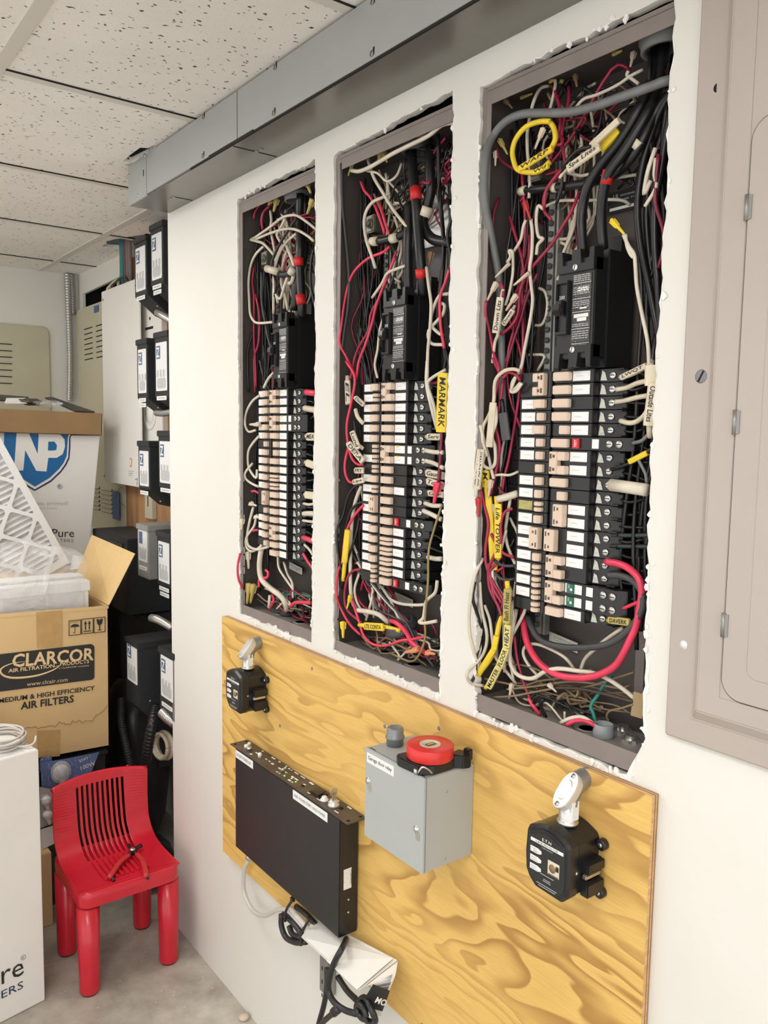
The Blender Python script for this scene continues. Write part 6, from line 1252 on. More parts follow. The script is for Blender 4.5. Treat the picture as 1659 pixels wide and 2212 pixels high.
# ---------------- pleated filter leaning behind ----------------
A = Vector((-0.695,-0.0797,0.9901)); A2 = Vector((-0.695,-0.2896,1.4177)); ea = (A2-A).normalized(); eb = Vector((0,-ea.z,ea.y)); eb = eb if eb.y < 0 else -eb
t = thing('pleated_filter','white pleated air filter with diamond lattice face leaning at a slant behind the brown carton','air filter',A)
q = lambda a,b,x=0: A+ea*a+eb*b+Vector((x,0,0))
LA, LB_ = .62, .50; fw = .022; m = MB()
for a0,b0,a1,b1 in ((0,0,LA,fw),(0,LB_-fw,LA,LB_),(0,fw,fw,LB_-fw),(LA-fw,fw,LA,LB_-fw)): m.prism([q(a0,b0),q(a1,b0),q(a1,b1),q(a0,b1)],(-.040,0,0))
m.build('card_frame','filter_card',t,0.001)
s_ = .128; hd = s_/2-.0085
def clipr(P_, lo0, hi0, lo1, hi1):
    for ax, lim, sg in ((0,lo0,1),(0,hi0,-1),(1,lo1,1),(1,hi1,-1)):
        out = []
        for i in range(len(P_)):
            u, v = P_[i-1], P_[i]; du, dv = (u[ax]-lim)*sg, (v[ax]-lim)*sg
            if (du >= 0) != (dv >= 0): f = du/(du-dv); out.append((u[0]+(v[0]-u[0])*f, u[1]+(v[1]-u[1])*f))
            if dv >= 0: out.append(v)
        P_ = out
        if len(P_) < 3: return None
    return P_
def soften(P_, r=.012):
    out = []
    for i in range(len(P_)):
        p0, p1, p2 = Vector(P_[i-1]), Vector(P_[i]), Vector(P_[(i+1)%len(P_)]); d0, d2 = (p0-p1), (p2-p1); e = min(r, d0.length*.4, d2.length*.4)
        A_, B_ = p1+d0.normalized()*e, p1+d2.normalized()*e; out += [tuple(A_), tuple((A_+B_)/4+p1/2), tuple(B_)]
    return out
holes = []
for k in range(-1,7):
    for j in range(-1,5):
        for h in (0,.5):
            c0_, c1_ = .002+(k+h)*s_, fw+(j+h)*s_
            cl = clipr([(c0_-hd,c1_),(c0_,c1_-hd),(c0_+hd,c1_),(c0_,c1_+hd)], fw+.004, LA-fw-.004, fw+.001, LB_-fw-.001)
            if cl and abs(sum(cl[i-1][0]*cl[i][1]-cl[i][0]*cl[i-1][1] for i in range(len(cl))))*.5 > .0004: holes.append(soften(cl))
fill2d('lattice_face',[[(0,0),(LA,0),(LA,LB_),(0,LB_)]]+holes,.0016,['filter_card'],lambda a_,b_,d_: q(a_,b_,d_+.0002),t)
m = MB(); np_ = 64; rs = [[q(.012+(LA-.024)*k/np_,b,-.006-(.012 if k%2 else 0)) for b in (.012,LB_-.012)] for k in range(np_+1)]
vs = [p for r in rs for p in r]; m.add(vs,[(2*k,2*k+1,2*k+3,2*k+2) for k in range(np_)]); mm = m.mesh('pleated_media','pleat_cloth',0,False); link('pleated_media',mm,t)

# ---------------- large white NP box, brown tray on it ----------------
xb = -0.95
t = thing('shield_logo_box','big white box with a blue shield logo behind the slanted filter','carton',(xb-.12,-.15,.97))
m = MB(); f4 = [Vector(v) for v in ((-0.95,0.1158,1.4245),(-0.95,0.0633,0.9432))]; f4 += [f4[1]+Vector((0,-.62,.0)),f4[0]+Vector((0,-.60,.0))]; m.prism(f4,(-.26,0,0)); m.build('box_body','white_card',t,0.002)
def shp(name,pts,mt,par,e): 
    m = MB(); m.prism([Vector(p)+Vector((e,0,0)) for p in pts],(-.0006,0,0)); return m.build(name,mt,par)
sh_ = shp('shield_outline',[(-0.95,0.017,1.4372),(-0.95,0.0065,1.4166),(-0.95,0.0058,1.3824),(-0.95,0.0015,1.3395),(-0.95,-0.0107,1.3139),(-0.95,-0.0295,1.2884),(-0.95,-0.0664,1.2533),(-0.95,-0.1237,1.2218),(-0.95,-0.1781,1.256),(-0.95,-0.2127,1.2915),(-0.95,-0.2304,1.3165),(-0.95,-0.2388,1.3411),(-0.95,-0.2405,1.3901),(-0.95,-0.2411,1.4226),(-0.95,-0.2497,1.4388)],'logo_navy',t,.0008)
shp('shield_rim',[(-0.95,0.0141,1.4372),(-0.95,0.0015,1.4183),(-0.95,-0.0001,1.3824),(-0.95,-0.0034,1.343),(-0.95,-0.0156,1.3174),(-0.95,-0.0327,1.2936),(-0.95,-0.0679,1.2602),(-0.95,-0.1235,1.2277),(-0.95,-0.1748,1.2626),(-0.95,-0.208,1.2964),(-0.95,-0.2242,1.3197),(-0.95,-0.2327,1.3444),(-0.95,-0.2359,1.3901),(-0.95,-0.2365,1.4227),(-0.95,-0.2451,1.4388)],'white_card',sh_,.0014)
sb = shp('shield_field',[(-0.95,0.0069,1.4371),(-0.95,-0.0026,1.4199),(-0.95,-0.0059,1.3823),(-0.95,-0.0091,1.3481),(-0.95,-0.0205,1.3225),(-0.95,-0.0375,1.3005),(-0.95,-0.071,1.2687),(-0.95,-0.1233,1.2379),(-0.95,-0.1699,1.2708),(-0.95,-0.2016,1.3029),(-0.95,-0.2179,1.3245),(-0.95,-0.2264,1.3492),(-0.95,-0.2238,1.3901),(-0.95,-0.2209,1.4392)],'logo_blue',sh_,.0020)
shp('shield_letters',[(-0.95,-0.1794,1.443),(-0.95,-0.1435,1.4435),(-0.95,-0.1108,1.3554),(-0.95,-0.1049,1.4374),(-0.95,-0.0574,1.4346),(-0.95,-0.0297,1.4265),(-0.95,-0.0153,1.4096),(-0.95,-0.0142,1.3823),(-0.95,-0.0231,1.355),(-0.95,-0.0448,1.3415),(-0.95,-0.0742,1.3417),(-0.95,-0.0818,1.2919),(-0.95,-0.1171,1.295),(-0.95,-0.1532,1.3705),(-0.95,-0.1614,1.2973),(-0.95,-0.1925,1.2962)],'white_card',sb,.0026)
shp('letter_counter',[(-0.95,-0.0728,1.4008),(-0.95,-0.0516,1.4009),(-0.95,-0.0429,1.3874),(-0.95,-0.0458,1.3704),(-0.95,-0.0556,1.3687),(-0.95,-0.0751,1.3687)],'logo_blue',sb,.0032)
def xtext(s,a,b,h,ink,w=None,bold=0):
    a = Vector(a); b = Vector(b); return text(s,'lettering',t,a+Vector((.0012,0,0)),b-a,(0,0,1),h,ink,(b-a).length,bold=bold)
xtext('It has arrived!',(-0.95,-0.144,1.172),(-0.95,-0.008,1.1664),.0135,'faint_ink'); xtext('Breathe freely.',(-0.95,-0.1397,1.1549),(-0.95,-0.0433,1.1506),.009,'faint_ink')
xtext('Pure',(-0.95,-0.0679,1.0494),(-0.95,0.0113,1.0443),.030,'black_ink'); xtext('FILTERS',(-0.95,-0.0683,1.0305),(-0.95,0.0092,1.0251),.012,'grey_ink')
xtext('R',(-0.95,-0.0399,1.2304),(-0.95,-0.0316,1.2302),.010,'logo_navy')
c = Vector((-0.95,-0.0356,1.2358))+Vector((.001,0,0)); m = MB(); m.tube([c+Vector((0,math.cos(g)*.0088,math.sin(g)*.0088)) for g in [k*math.pi/8 for k in range(17)]],.0007,4,1); m.build('mark_ring','logo_navy',t)
t = thing('brown_tray','brown cardboard tray with loose black card and plastic on top of the white box','tray',(xb,-.2,1.43))
Rt = Vector((-0.93,0.1195,1.508)); Rb = Vector((-0.93,0.1163,1.4248)); w_ = Vector((0,-.62,.012)); bkv = Vector((-.30,0,0))
m = MB()
for a,b,c,d,nn in ((Rb,Rb+w_,Rt+w_,Rt,(-.004,0,0)),(Rb+bkv,Rb+w_+bkv,Rt+w_+bkv,Rt+bkv,(.004,0,0)),(Rb,Rb+bkv,Rt+bkv,Rt,(0,-.004,0)),(Rb,Rb+w_,Rb+w_+bkv,Rb+bkv,(0,0,.004))): m.prism([a,b,c,d],nn)
m.build('tray_wall','rim_card',t,0.0015)
def slab(name, pts, th, mt, lab, cat):
    m = MB(); P_ = [Vector(p) for p in pts]; n = (P_[1]-P_[0]).cross(P_[2]-P_[0]).normalized(); m.prism(P_,n*th); o = m.build(name,mt); tag(o,lab,cat); return o
slab('black_card',[(-1.05,-0.0524,1.5649),(-1.15,-0.002,1.571),(-1.1,0.1464,1.5175),(-0.98,0.0393,1.515)],.006,'rack_black','black card sheet sticking up from the right of the brown tray','card')
slab('black_card',[(-1.05,-0.2564,1.5506),(-1.15,-0.2358,1.5741),(-1.15,-0.0868,1.5678),(-1,-0.1588,1.5464)],.005,'rack_black','black card sheet lying flat at the left of the brown tray','card')
o = bag((-1,-0.1192,1.5444),.03,.035,.012,7,'dark_pouch',.3,'darkbrown'); tag(o,'dark brown pouch lying in the middle of the brown tray','pouch')
o = bag((-0.98,-0.0648,1.5391),.03,.05,.012,8,'clear_wrap',.3); tag(o,'scrap of clear plastic wrap on the brown tray','plastic wrap')
slab('white_envelope',[(-0.97,-0.2124,1.5341),(-0.97,-0.1347,1.5366),(-1.05,-0.1229,1.5555),(-1.05,-0.1882,1.5531)],.004,'white_card','white envelope edge sticking out of the brown tray','envelope')
# carton pile that carries them
o = MB().box((-1.24,-.80,.0),(-.765,.075,.938)).build('brown_carton','kraft_card',None,.003); tag(o,'plain brown carton under the white box with the blue shield','carton')
slab('white_paper_flap',[(-0.7,-0.0789,0.9619),(-0.7,-0.0348,0.9644),(-0.74,-0.0171,1.0002),(-0.74,-0.0537,1.0064)],.002,'white_card','torn white paper flap at the foot of the white box','paper')
m = MB(); m.box((-.68,-.56,.0),(-.305,-.095,.440)); m.box((-.69,-.57,.440),(-.298,-.088,.456)); o = m.build('black_crate','rack_black',None,.004); tag(o,'black plastic crate under the printed brown carton behind the red chair','crate')
m = MB(); m.box((-.290,-.445,0),(-.205,-.289,.222)); o = m.build('low_carton','kraft_card',None,.002); tag(o,'low brown carton on the floor between white carton and red chair','carton')

# ---------------- blister packs of light bulbs ----------------
mat('blister_grey',(0.42,0.42,0.42),0.3); mat('bulb_glass',(0.80,0.80,0.82),0.08,trans=0.6)
def blister(pts, lab, bulbs, mt='blister_card_print'):
    P_ = [Vector(p) for p in pts]; c = sum(P_,Vector())/len(P_); t = thing('bulb_pack',lab,'bulb pack',c,group='light bulb packs')
    m = MB(); m.prism(P_,(-.0015,0,0)); m.build('backing_card',mt,t)
    for (p,r,glass) in bulbs:
        p = Vector(p); m = MB(); m.sphere(p,r,16,(.8,1,1)); m.sm=True; m.lathe([(r*.5,0),(r*.35,r*.9),(r*.34,r*1.4)],p+Vector((0,.0,-r*.8)),(0,.3,-1),12); m.build('light_bulb','bulb_glass' if glass else 'white_plastic',t)
        m = MB(); m.sphere(p+Vector((-.002,0,0)),r*1.25,16,(.75,1,1.1)); m.build('plastic_dome','clear_plastic',t)
    return t
b1 = blister([(-0.255,-0.2995,0.4767),(-0.255,-0.2315,0.4719),(-0.255,-0.1304,0.47),(-0.255,-0.1566,0.4077),(-0.255,-0.2206,0.3545),(-0.255,-0.2981,0.3184)],'blister pack with clear round bulb on blue card under the brown carton',[((-0.235,-0.2483,0.4431),.024,True)])
text('100W','card_lettering',b1,Vector((-0.2535,-0.1856,0.427)),(0,1,.15),(0,0,1),.013,'white_ink'); text('SOFT','card_lettering',b1,Vector((-0.2535,-0.1892,0.4523)),(0,1,.15),(0,0,1),.008,'white_ink')
blister([(-0.245,-0.3063,0.409),(-0.245,-0.2665,0.3903),(-0.245,-0.2648,0.2916),(-0.245,-0.3093,0.2831)],'blister pack with two small white bulbs between white carton and red chair',[((-0.235,-0.2919,0.3668),.014,False),((-0.235,-0.289,0.3237),.014,False)],'blister_grey')
blister([(-0.27,-0.2981,0.4825),(-0.27,-0.2641,0.4859),(-0.27,-0.265,0.4463),(-0.27,-0.2991,0.4433)],'small blue bulb card at the far left under the brown carton',[])
slab('instruction_sheet',[(-0.235,-0.3093,0.2844),(-0.235,-0.2716,0.2862),(-0.235,-0.2715,0.2305),(-0.235,-0.3095,0.2222)],.001,'white_label_print','white printed sheet standing on the low brown carton','paper')

# ---------------- beige louvred panels ----------------
mat('beige_paint',(0.53,0.49,0.36),0.55,0,0.03,10)
def louver(t, pts, name='louver_slot'):
    m = MB(); m.tube(pts,.0042,4,1); m.build(name,'gap_black',t)
def rrx(x,y0,z0,y1,z1,r,n=5):
    out=[]
    for c1,c2,s in ((y1-r,z1-r,0),(y0+r,z1-r,90),(y0+r,z0+r,180),(y1-r,z0+r,270)):
        for k in range(n+1): g = math.radians(s+90*k/n); out.append((x,c1+r*math.cos(g),c2+r*math.sin(g)))
    return out
t = thing('louvred_panel','large beige louvred metal panel door on the far end wall','panel cover',(-1.66,-.1,1.3))
bz = (-1.655,0.118,1.8943)[2]; by = (-1.655,0.1303,1.7457)[1]
m = MB(); m.prism(rrx(-1.655,-.62,1.20,by,bz,.03),(-.014,0,0)); m.build('panel_sheet','beige_paint',t,.003)
for v in (744,759,772.5,786,800.5,814.6,829.5):
    pass
for a in ((-1.653,-0.0261,1.8047),(-1.653,-0.0269,1.7761),(-1.653,-0.0276,1.7494),(-1.653,-0.0284,1.7216),(-1.653,-0.0291,1.6939),(-1.653,-0.0298,1.6661),(-1.653,-0.0306,1.6373)):
    m = MB(); m.prism([(a[0]+.001,a[1],a[2]),(a[0]+.001,a[1]-.13,a[2]),(a[0]+.001,a[1]-.13,a[2]+.0035),(a[0]+.001,a[1],a[2]+.0035)],(.0008,0,0)); m.build('louver_slot','gap_black',t)
def lp(name, label, x0, x1, z0, z1, y): 
    t = thing(name,label,'panel cover',((x0+x1)/2,y,z0)); m = MB(); m.prism(rrect(x0,z0,x1,z1,.03,y),(0,.010,0)); m.build('panel_sheet','beige_paint',t,.003); return t
y2 = .245
t = lp('louvred_panel','tall beige louvred panel on the recessed wall half hidden by the white cabinet cover',-1.64,(-1.0459,0.245,1.1306)[0],(-1.1044,0.245,1.0156)[2],(-1.5724,0.245,1.9784)[2],y2)
for k in range(7):
    z = (-1.4185,0.245,1.88)[2]-.0215*k*1.02; 
    for xa,xb_ in ((-1.53,-1.42),(-1.37,-1.26)):
        m = MB(); m.prism([(xa,y2-.001,z),(xb_,y2-.001,z+.001),(xb_,y2-.001,z+.005),(xa,y2-.001,z+.004)],(0,-.0008,0)); m.build('louver_slot','gap_black',t)
for k in range(6):
    z = (-1.288,0.245,1.193)[2]-.0185*k
    for xa,xb_ in ((-1.46,-1.36),(-1.33,-1.20)):
        m = MB(); m.prism([(xa,y2-.006,z),(xb_,y2-.006,z+.001),(xb_,y2,z+.010),(xa,y2,z+.009)],(0,-.002,-.001)); m.build('louver','beige_paint',t)
        m = MB(); m.prism([(xa,y2-.006,z-.003),(xb_,y2-.006,z-.002),(xb_,y2,z),(xa,y2,z-.001)],(0,0,.002)); m.build('louver_shadow_gap','gap_black',t)
mat('tag_blue',(0.05,0.12,0.30),0.5,0,0.3,200)
a = Vector((-1.1805,0.236,1.0812)); o = plate('blue_tag',a,(-1.0971,0.236,1.089)[0]-a.x,.115,'blue printed warning tag hanging on the lower beige louvred panel','tag','tag_blue')
a = Vector((-1.3871,0.242,1.9387)); o = plate('blue_sticker',a,.055,.028,'small blue sticker at the top of the beige louvred panel','sticker','tag_blue')
o = MB().box((-1.64,.250,.955),(-1.07,.262,(-1.2436,0.25,0.9861)[2])).build('white_panel_base','white_card'); tag(o,'white painted board just below the tall beige louvred panel','board')
m = MB(); m.tube([(-1.0525,0.23,1.2199),(-1.082,0.225,1.1996),(-1.1195,0.23,1.1724)],.0008,4,3); m.tube([(-1.0857,0.235,1.1559),(-1.0277,0.235,1.1437)],.0008,4,1); o = m.build('tag_wire','darkgray'); tag(o,'thin wire holding the blue tag on the louvred panel','wire')

# ---------------- white cabinet cover ----------------
y3 = .195; mat('cabinet_white',(0.80,0.78,0.73),0.5,0,0.02,6)
t = thing('white_cabinet_cover','tall blank white cabinet cover hung on the recessed wall left of the transformers','cabinet cover',(-.95,y3,1.24))
A,B,Cc,D = [Vector(v) for v in ((-1.1396,0.195,1.9857),(-1.1521,0.195,1.2373),(-0.7562,0.195,1.2377),(-0.7146,0.195,1.9962))]
A.z = D.z = (A.z+D.z)/2; B.z = Cc.z = (B.z+Cc.z)/2; A.x = B.x = (A.x+B.x)/2; D.x = Cc.x = (Cc.x+D.x)/2
m = MB(); m.prism(rrect(A.x,B.z,D.x,A.z,.006,y3),(0,.006,0)); m.build('cover_sheet','cabinet_white',t,.002)
m = MB(); m.box((A.x+.02,y3+.006,B.z+.05),(A.x+.03,y3+.042,A.z-.06)); m.build('cover_flange','cabinet_white',t)
for q in ((-1.1245,0.195,1.957),(-1.1452,0.195,1.2603),(-0.7702,0.195,1.9664)): screw(t,Vector(q)-Vector((0,.0005,0)),(0,-1,0),.005,'grey_ink')
a = Vector((-0.8571,0.1945,1.31)); m = MB(); m.prism([a,a+Vector((.020,0,0)),a+Vector((.028,0,.03)),a+Vector((.006,0,.034))],(0,-.0006,0)); lg = m.build('orange_logo','orange',t)
m = MB(); m.prism([a+Vector((.005,-.0008,.005)),a+Vector((.017,-.0008,.005)),a+Vector((.022,-.0008,.027)),a+Vector((.009,-.0008,.029))],(0,-.0004,0)); m.build('logo_window','cabinet_white',lg)
m = MB(); [m.box((a.x-.01,a.y-.0008,a.z-.018-.008*k),(a.x+.04-.008*k,a.y,a.z-.015-.008*k)) for k in range(3)]; m.build('small_print','faint_ink',t)
m = MB(); s_ = Vector((-0.8009,0.1945,1.2642)); m.tube([s_,s_+Vector((.025,0,.006)),s_+Vector((.018,0,-.02))],.0015,4,1); m.build('pencil_mark','grey_ink',t)
# white enclosure body behind the transformers
m = MB(); m.box((-.86,.225,1.36),((-0.6082,0.225,1.7858)[0],.247,1.98)); o = m.build('white_enclosure','cabinet_white',None,.002); tag(o,'white steel enclosure back with knockouts visible between the black transformers','enclosure')
en = o
for p,w_,h_ in (((-0.7597,0.225,1.8137),.075,.009),((-0.7204,0.225,1.5089),.022,.006)):
    p = Vector(p); m = MB(); m.box((p.x,p.y-.001,p.z-h_/2),(p.x+w_,p.y,p.z+h_/2)); m.build('slot','gap_black',en)
p = Vector((-0.7138,0.225,1.8471)); m = MB(); m.sm=True; m.lathe([(.006,0),(.006,.001)],p,(0,-1,0),12); m.build('hole','gap_black',en)
p = Vector((-0.7159,0.225,1.5105)); m = MB(); m.sm=True; m.lathe([(.062,0),(.062,.003),(.058,.004),(.040,.004),(.040,.001),(.038,.001),(.036,.005),(.001,.006)],p+Vector((-.01,0,0)),(0,-1,0),32); m.build('knockout','cabinet_white',en)

# ---------------- transformers ----------------
mat('transformer_black',(0.022,0.024,0.027),0.55,0,0.1,40,0.15,700); mat('tf_grey',(0.30,0.30,0.29),0.5,0,0.05,30); mat('zlogo_blue',(0.10,0.15,0.27),0.5,0,0.3,60)
def transformer(x0,w,yf,yb,zt,h1,h2,lab,ysl=.07,lh=.75,mt='transformer_black',labels=1,lz=.03,grey=False):
    t = thing('transformer',lab,'transformer',(x0+w/2,yb,zt-h2),group='lighting transformers on the recessed wall')
    m = MB(); x1 = x0+w; m.prism([(x0,yb,zt),(x0,yf,zt),(x0,yf,zt-h1),(x0,yf+ysl,zt-h2),(x0,yb,zt-h2)],(w,0,0)); m.build('case',mt,t,.002)
    m = MB(); m.box((x0-.003,yf-.004,zt-.016),(x1+.003,yb,zt+.003)); m.build('lid',mt,t,.002)
    lb0 = zt-lz; hh = min(h1*lh,.19); m = MB(); m.prism(rrect(x0+.012,lb0-hh,x1-.012,lb0,.004,yf-.0008),(0,.0008,0)); lb = m.build('rating_label','white_label_print',t)
    m = MB(); m.box((x0+.018,yf-.0014,lb0-.050),(x0+.018+.030,yf-.0008,lb0-.010)); lg = m.build('logo_square','zlogo_blue',lb)
    if not grey: text('Z','logo_letter',lg,(x0+.020,yf-.0016,lb0-.045),(1,0,0),(0,0,1),.030,'white_ink',.024,bold=.02)
    m = MB(); m.prism(rrect(x0+.022,lb0-hh+.008,x1-.022,lb0-hh+.040,.010,yf-.0014),(0,.0006,0)); m.build('label_footer','faint_ink',lb)
    m = MB()
    for k in range(3): m.prism(rrect(x0+.020+.024*k,lb0-hh*.72,x0+.034+.024*k,lb0-hh*.56,.005,yf-.0013),(0,.0004,0))
    m.build('label_diagram','faint_ink',lb)
    for k in range(labels):
        m = MB(); z = lb0-hh-.016-.017*k; xo = .006*k; m.prism(rrect(x0+.016+xo,z-.013,x1-.018,z,.002,yf-.0008),(0,.0008,0)); nl = m.build('name_label','white_plastic',t)
        m = MB(); m.box((x0+.026,yf-.0012,z-.0085),(x1-.028,yf-.0008,z-.0045)); m.build('label_print','faint_ink',nl)
    for z in (zt-h1*.92,zt-h2+.02): screw(t,(x1+.0002,yf+.035,z),(1,0,0),.0035)
    return t
transformer(-.522,.108,.10,.245,2.068,.185,.240,'black transformer highest on the left, top row of two beside the ceiling')
transformer(-.382,.104,.10,.245,2.086,.185,.240,'black transformer with two stacked name labels, right one of the top row',labels=2)
transformer(-.512,.094,.10,.222,1.742,.190,.240,'black transformer in the second row, beside the white enclosure slot, left one',labels=2)
transformer(-.358,.112,.10,.222,1.752,.200,.245,'black transformer in the second row hidden partly by the wall edge')
transformer(-.512,.104,.10,.245,1.410,.155,.215,'black transformer in the third row, beside the lower corner of the white cover')
transformer(-.336,.112,.10,.245,1.445,.175,.235,'black transformer in the third row hidden partly by the wall edge')
t = transformer(-.490,.100,.085,.245,1.135,.150,.175,'light grey transformer with blue printed label and square bottom',ysl=0.0,mt='tf_grey',lh=.72,grey=True,lz=.012)
transformer(-.318,.112,.085,.245,1.130,.170,.230,'black transformer with two name labels, right of the grey transformer',labels=2)
x = (-0.3195,-0.02,0.7633)[0]; x2 = (-0.2104,-0.02,0.7876)[0]
t = transformer(x,x2-x,-.02,.245,(-0.2099,-0.02,0.7992)[2],.20,.26,'big deep black transformer with barcode sticker low on the recessed wall',ysl=.05,lh=.62,labels=0,lz=.008)
a = Vector((-0.165,-0.0093,0.719)); m = MB(); m.box((x2+.0012,.075,.655),(x2+.0018,.118,.735)); st = m.build('barcode_sticker','white_plastic',t); m = MB(); [m.box((x2+.0018,.084,.668+.003*k),(x2+.0021,.098,.6693+.003*k)) for k in range(16)]; m.build('barcode','grey_ink',st)
x = (-0.0948,0,0.8104)[0]
transformer(x,.112,.0,.245,(-0.0911,0,0.8154)[2],.20,.26,'black transformer with shiny top, lowest right beside the wall edge',ysl=.05,lh=.62,lz=.02)
# dark boxes at the left of that group
o = MB().box((-.98,.09,.80),(-.60,.245,1.07)).build('black_enclosure','transformer_black',None,.003); tag(o,'dark black enclosure box behind the carton flap left of the grey transformer','enclosure')
MB().box((-.78,.085,.98),(-.64,.09,1.05)).build('cover_plate','rack_black',o); MB().box((-.74,.085,.86),(-.70,.09,.90)).build('side_plate','rack_black',o)
o = MB().box((-1.10,.12,.30),(-.42,.245,.795)).build('black_enclosure','transformer_black',None,.003); tag(o,'large black enclosure under the dark box beside the brown carton edge','enclosure')
x = (-0.9001,0.19,1.0561)[0]; x2 = (-0.8012,0.19,1.0667)[0]
m = MB(); m.box((x,.19,(-0.8576,0.19,0.9968)[2]),(x2,.245,(-0.8546,0.19,1.0698)[2])); o = m.build('grey_junction_box','tf_grey',None,.002); tag(o,'small light grey junction box with name label above the dark box','junction box')
z = (-0.8555,0.19,1.0467)[2]; m = MB(); m.box((x+.008,.1892,z-.018),(x2-.012,.1899,z+.010)); m.build('name_label','white_plastic',o)
x = (-0.8011,0.23,1.1344)[0]; x2 = (-0.7272,0.23,1.141)[0]
m = MB(); m.box((x,.23,1.12),(x2,.247,1.25)); o = m.build('beige_raceway','beige_paint',None,.001); tag(o,'short beige metal raceway between the third row and the grey transformer','raceway')
m = MB(); m.box((x+.03,.229,1.165),(x+.036,.2299,1.21)); m.box((x+.03,.229,1.206),(x+.055,.2299,1.21)); m.build('raceway_slot','gap_black',o)
# flexible conduits
mat('flex_metal',(0.50,0.49,0.47),0.28,0.85)
def flex(pts, r, mt, lab, pitch=.006, name='flexible_conduit', cat='conduit'):
    P_ = smooth(pts,14); L = 0; rs = []; up_ = None; last = None
    for i,p in enumerate(P_):
        if i: L += (p-P_[i-1]).length
        tt = (P_[min(i+1,len(P_)-1)]-P_[max(i-1,0)]).normalized()
        up_ = tt.orthogonal().normalized() if up_ is None else (up_-tt*up_.dot(tt)).normalized(); w_ = tt.cross(up_)
        rs.append((L,p,up_,w_))
    n = max(4,int(L/pitch*4)); out = []; j = 0
    for k in range(n+1):
        s = L*k/n
        while j < len(rs)-2 and rs[j+1][0] < s: j += 1
        f = (s-rs[j][0])/max(1e-9,rs[j+1][0]-rs[j][0]); p = rs[j][1].lerp(rs[j+1][1],f); u = rs[j][2]; w_ = rs[j][3]; rr = r*(1+.10*math.sin(k*math.pi/2))
        out.append([p+(u*math.cos(2*math.pi*q/12)+w_*math.sin(2*math.pi*q/12))*rr for q in range(12)])
    m = MB(); m.sm=True; m.rings(out); o = m.build(name,mt); tag(o,lab,cat); return o
flex([(-0.377,0.12,1.8213),(-0.2863,0.1,1.8014),(-0.2359,0.1,1.7852),(-0.2345,0.12,1.773)],.0115,'flex_metal','short silver flexible conduit under the top right transformer')
flex([(-0.4234,0.13,1.5052),(-0.344,0.12,1.5028),(-0.2695,0.12,1.5064)],.0095,'galvanized_grey','short grey conduit under the second row transformers')
flex([(-0.2275,0.03,0.8713),(-0.1572,0.02,0.8818),(-0.107,0.02,0.8818),(-0.0691,0.03,0.8727)],.0115,'flex_metal','silver flexible conduit above the lowest transformers')
flex([(-0.072,0,0.6204),(-0.0373,-0,0.6165),(-0.0074,0.01,0.6067)],.0150,'flex_metal','silver conduit stub leaving the lowest right transformer')
flex([(-0.2061,0.03,0.5903),(-0.1529,0,0.568),(-0.1589,-0.01,0.5103),(-0.1921,-0.01,0.4261),(-0.2573,-0,0.3256),(-0.3685,0.02,0.2163)],.0150,'rack_black','black ribbed flexible conduit hanging in front of the black bag',.012)
flex([(-0.4274,0,0.5647),(-0.3731,-0.02,0.5064),(-0.3333,-0.02,0.4417),(-0.3182,-0.01,0.3676),(-0.3203,0,0.2715)],.012,'transformer_black','black hose hanging behind the brown carton edge',.008)
flex([(-1.648,0.2085,1.5729),(-1.646,0.212,1.6681),(-1.646,0.2146,1.7916),(-1.646,0.2132,1.9141),(-1.646,0.2118,2.0357),(-1.646,0.2099,2.1364)],.013,'flex_metal','tall silver flexible conduit in the corner of the far end wall',.012)
flex([(-1.648,0.2329,1.9569),(-1.648,0.2325,2.0383),(-1.648,0.2286,2.139)],.012,'galvanized_grey','short dark conduit beside the tall one in the far corner',.012)
t = thing('cable_loop','dirty cream cable loop hanging below the lowest transformers','cable coil',(-0.2266,0.05,0.4529))
c = Vector((-0.2226,0.05,0.4587)); 
for s_,r in ((0,.040),(.004,.036),(.008,.043)):
    m = MB(); m.tube([c+Vector((math.cos(g)*r*1.5,s_*2,math.sin(g)*r+math.cos(g)*.012)) for g in [k*math.pi/6 for k in range(13)]],.0062,8,4); m.build('loop','cream',t)
# cables dropping through the ceiling
for k,(c,du) in enumerate((('darkteal',0),('darkteal',3),('crimsonish',8),('mauve',12),('mauve',17))):
    if c == 'crimsonish': c = mat('cable_dull_red',(0.16,0.07,0.08),.6).name
    if c == 'mauve': c = mat('cable_mauve',(0.22,0.17,0.17),.6).name
    a0 = [(-0.9822,0.22,2.1436),(-0.9672,0.22,2.1394),(-0.9425,0.22,2.1336),(-0.918,0.22,2.1295),(-0.8939,0.22,2.1222)][k]; a1 = [(-1.0247,0.235,2.034),(-1.0092,0.235,2.0354),(-0.9788,0.235,2.0347),(-0.9536,0.235,2.0415),(-0.9287,0.235,2.0448)][k]; a2 = [(-1.0479,0.24,1.9493),(-1.0273,0.24,1.9469),(-0.9968,0.24,1.9434),(-0.9667,0.24,1.9399),(-0.942,0.24,1.9371)][k]
    m = MB(); m.tube([Vector(a0)+Vector((0,0,.05)),a0,a1,a2],.008,8,4); o = m.build('dropping_cable',c); tag(o,['thick teal cable, leftmost of those dropping through the ceiling hole','teal cable just right of the leftmost one under the ceiling hole','dull red cable in the middle of those dropping through the ceiling hole','mauve cable right of the dull red one under the ceiling hole','mauve cable, rightmost of those dropping through the ceiling hole'][k],'cable')
t = thing('cable_tie','black cable tie strapping the cables above the white cabinet cover','cable tie',(-0.9723,0.22,2.025))
m = MB(); m.tube([(-1.0743,0.21,2.0059),(-0.9653,0.205,2.0188),(-0.9054,0.205,2.0173),(-0.8767,0.205,2.0016)],.004,6,4); m.build('strap','cord_black',t)
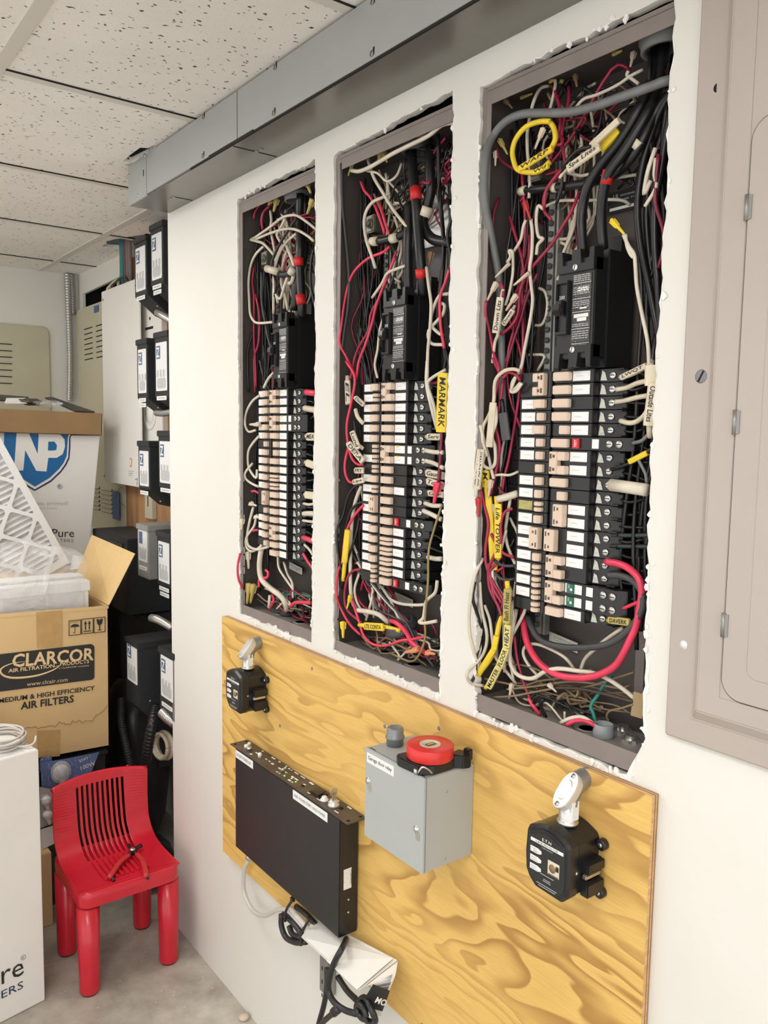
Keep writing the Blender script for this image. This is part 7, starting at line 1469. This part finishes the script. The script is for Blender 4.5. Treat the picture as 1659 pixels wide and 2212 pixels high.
t = thing('cream_cable_loop','cream cable loop poking over the top of the white cabinet cover','cable coil',(-1.1038,0.22,2.0073))
m = MB(); m.tube([(-1.1567,0.23,1.979),(-1.157,0.225,2.0057),(-1.0872,0.22,2.0159),(-1.0289,0.22,2.0222),(-1.0338,0.225,2.0024),(-1.0806,0.23,1.9841)],.007,8,4); m.tube([(-1.1641,0.24,1.981),(-1.1484,0.235,2.0003),(-1.0942,0.235,2.0043)],.007,8,4); m.build('loop','cream',t)
# black bag and dark heap on the floor behind
o = bag((-.56,.095,.29),.13,.10,.30,3,'black_bag',.12,'rack_black'); tag(o,'tall black bag standing on the floor under the transformers','bag')
o = bag((-.27,.02,.07),.09,.085,.07,5,'black_bag',.10,'rack_black'); tag(o,'low black bag lying on the floor behind the red chair','bag')
m = MB(); m.sm=True; m.lathe([(.004,0),(.004,.002),(.001,.003)],(-0.85,0.2904,0.001),(0,0,1),8); o = m.build('floor_washer','gap_black'); tag(o,'tiny dark washer lying on the floor by the recessed wall','washer')
m = MB(); m.sm=True; m.lathe([(.012,0),(.013,.006),(.006,.009),(.001,.009)],(0.472,-0.0177,0.001),(0,0,1),12); m.sm=False
o = m.build('wire_nut_scrap','tan'); tag(o,'tan plastic scrap lying on the floor by the wall at the bottom','scrap')
# ceiling light fixtures above the aisle
for (x,y,lab) in ((-.196,-.817,'recessed ceiling light above the aisle beside the red chair'),(2.2,-1.3,'recessed ceiling light behind the viewing position')):
    t = thing('ceiling_light',lab,'ceiling light',(x,y,ZC)); m = MB(); m.box((x-.60,y-.295,ZC-.004),(x+.60,y-.27,ZC)); m.box((x-.60,y+.27,ZC-.004),(x+.60,y+.295,ZC)); m.box((x-.60,y-.27,ZC-.004),(x-.58,y+.27,ZC)); m.box((x+.58,y-.27,ZC-.004),(x+.60,y+.27,ZC)); m.build('fixture_frame','tee_white',t)
    MB().box((x-.58,y-.27,ZC-.002),(x+.58,y+.27,ZC)).build('diffuser',mat('lamp_diffuser',(1,.98,.95),.5,emis=3.0),t)
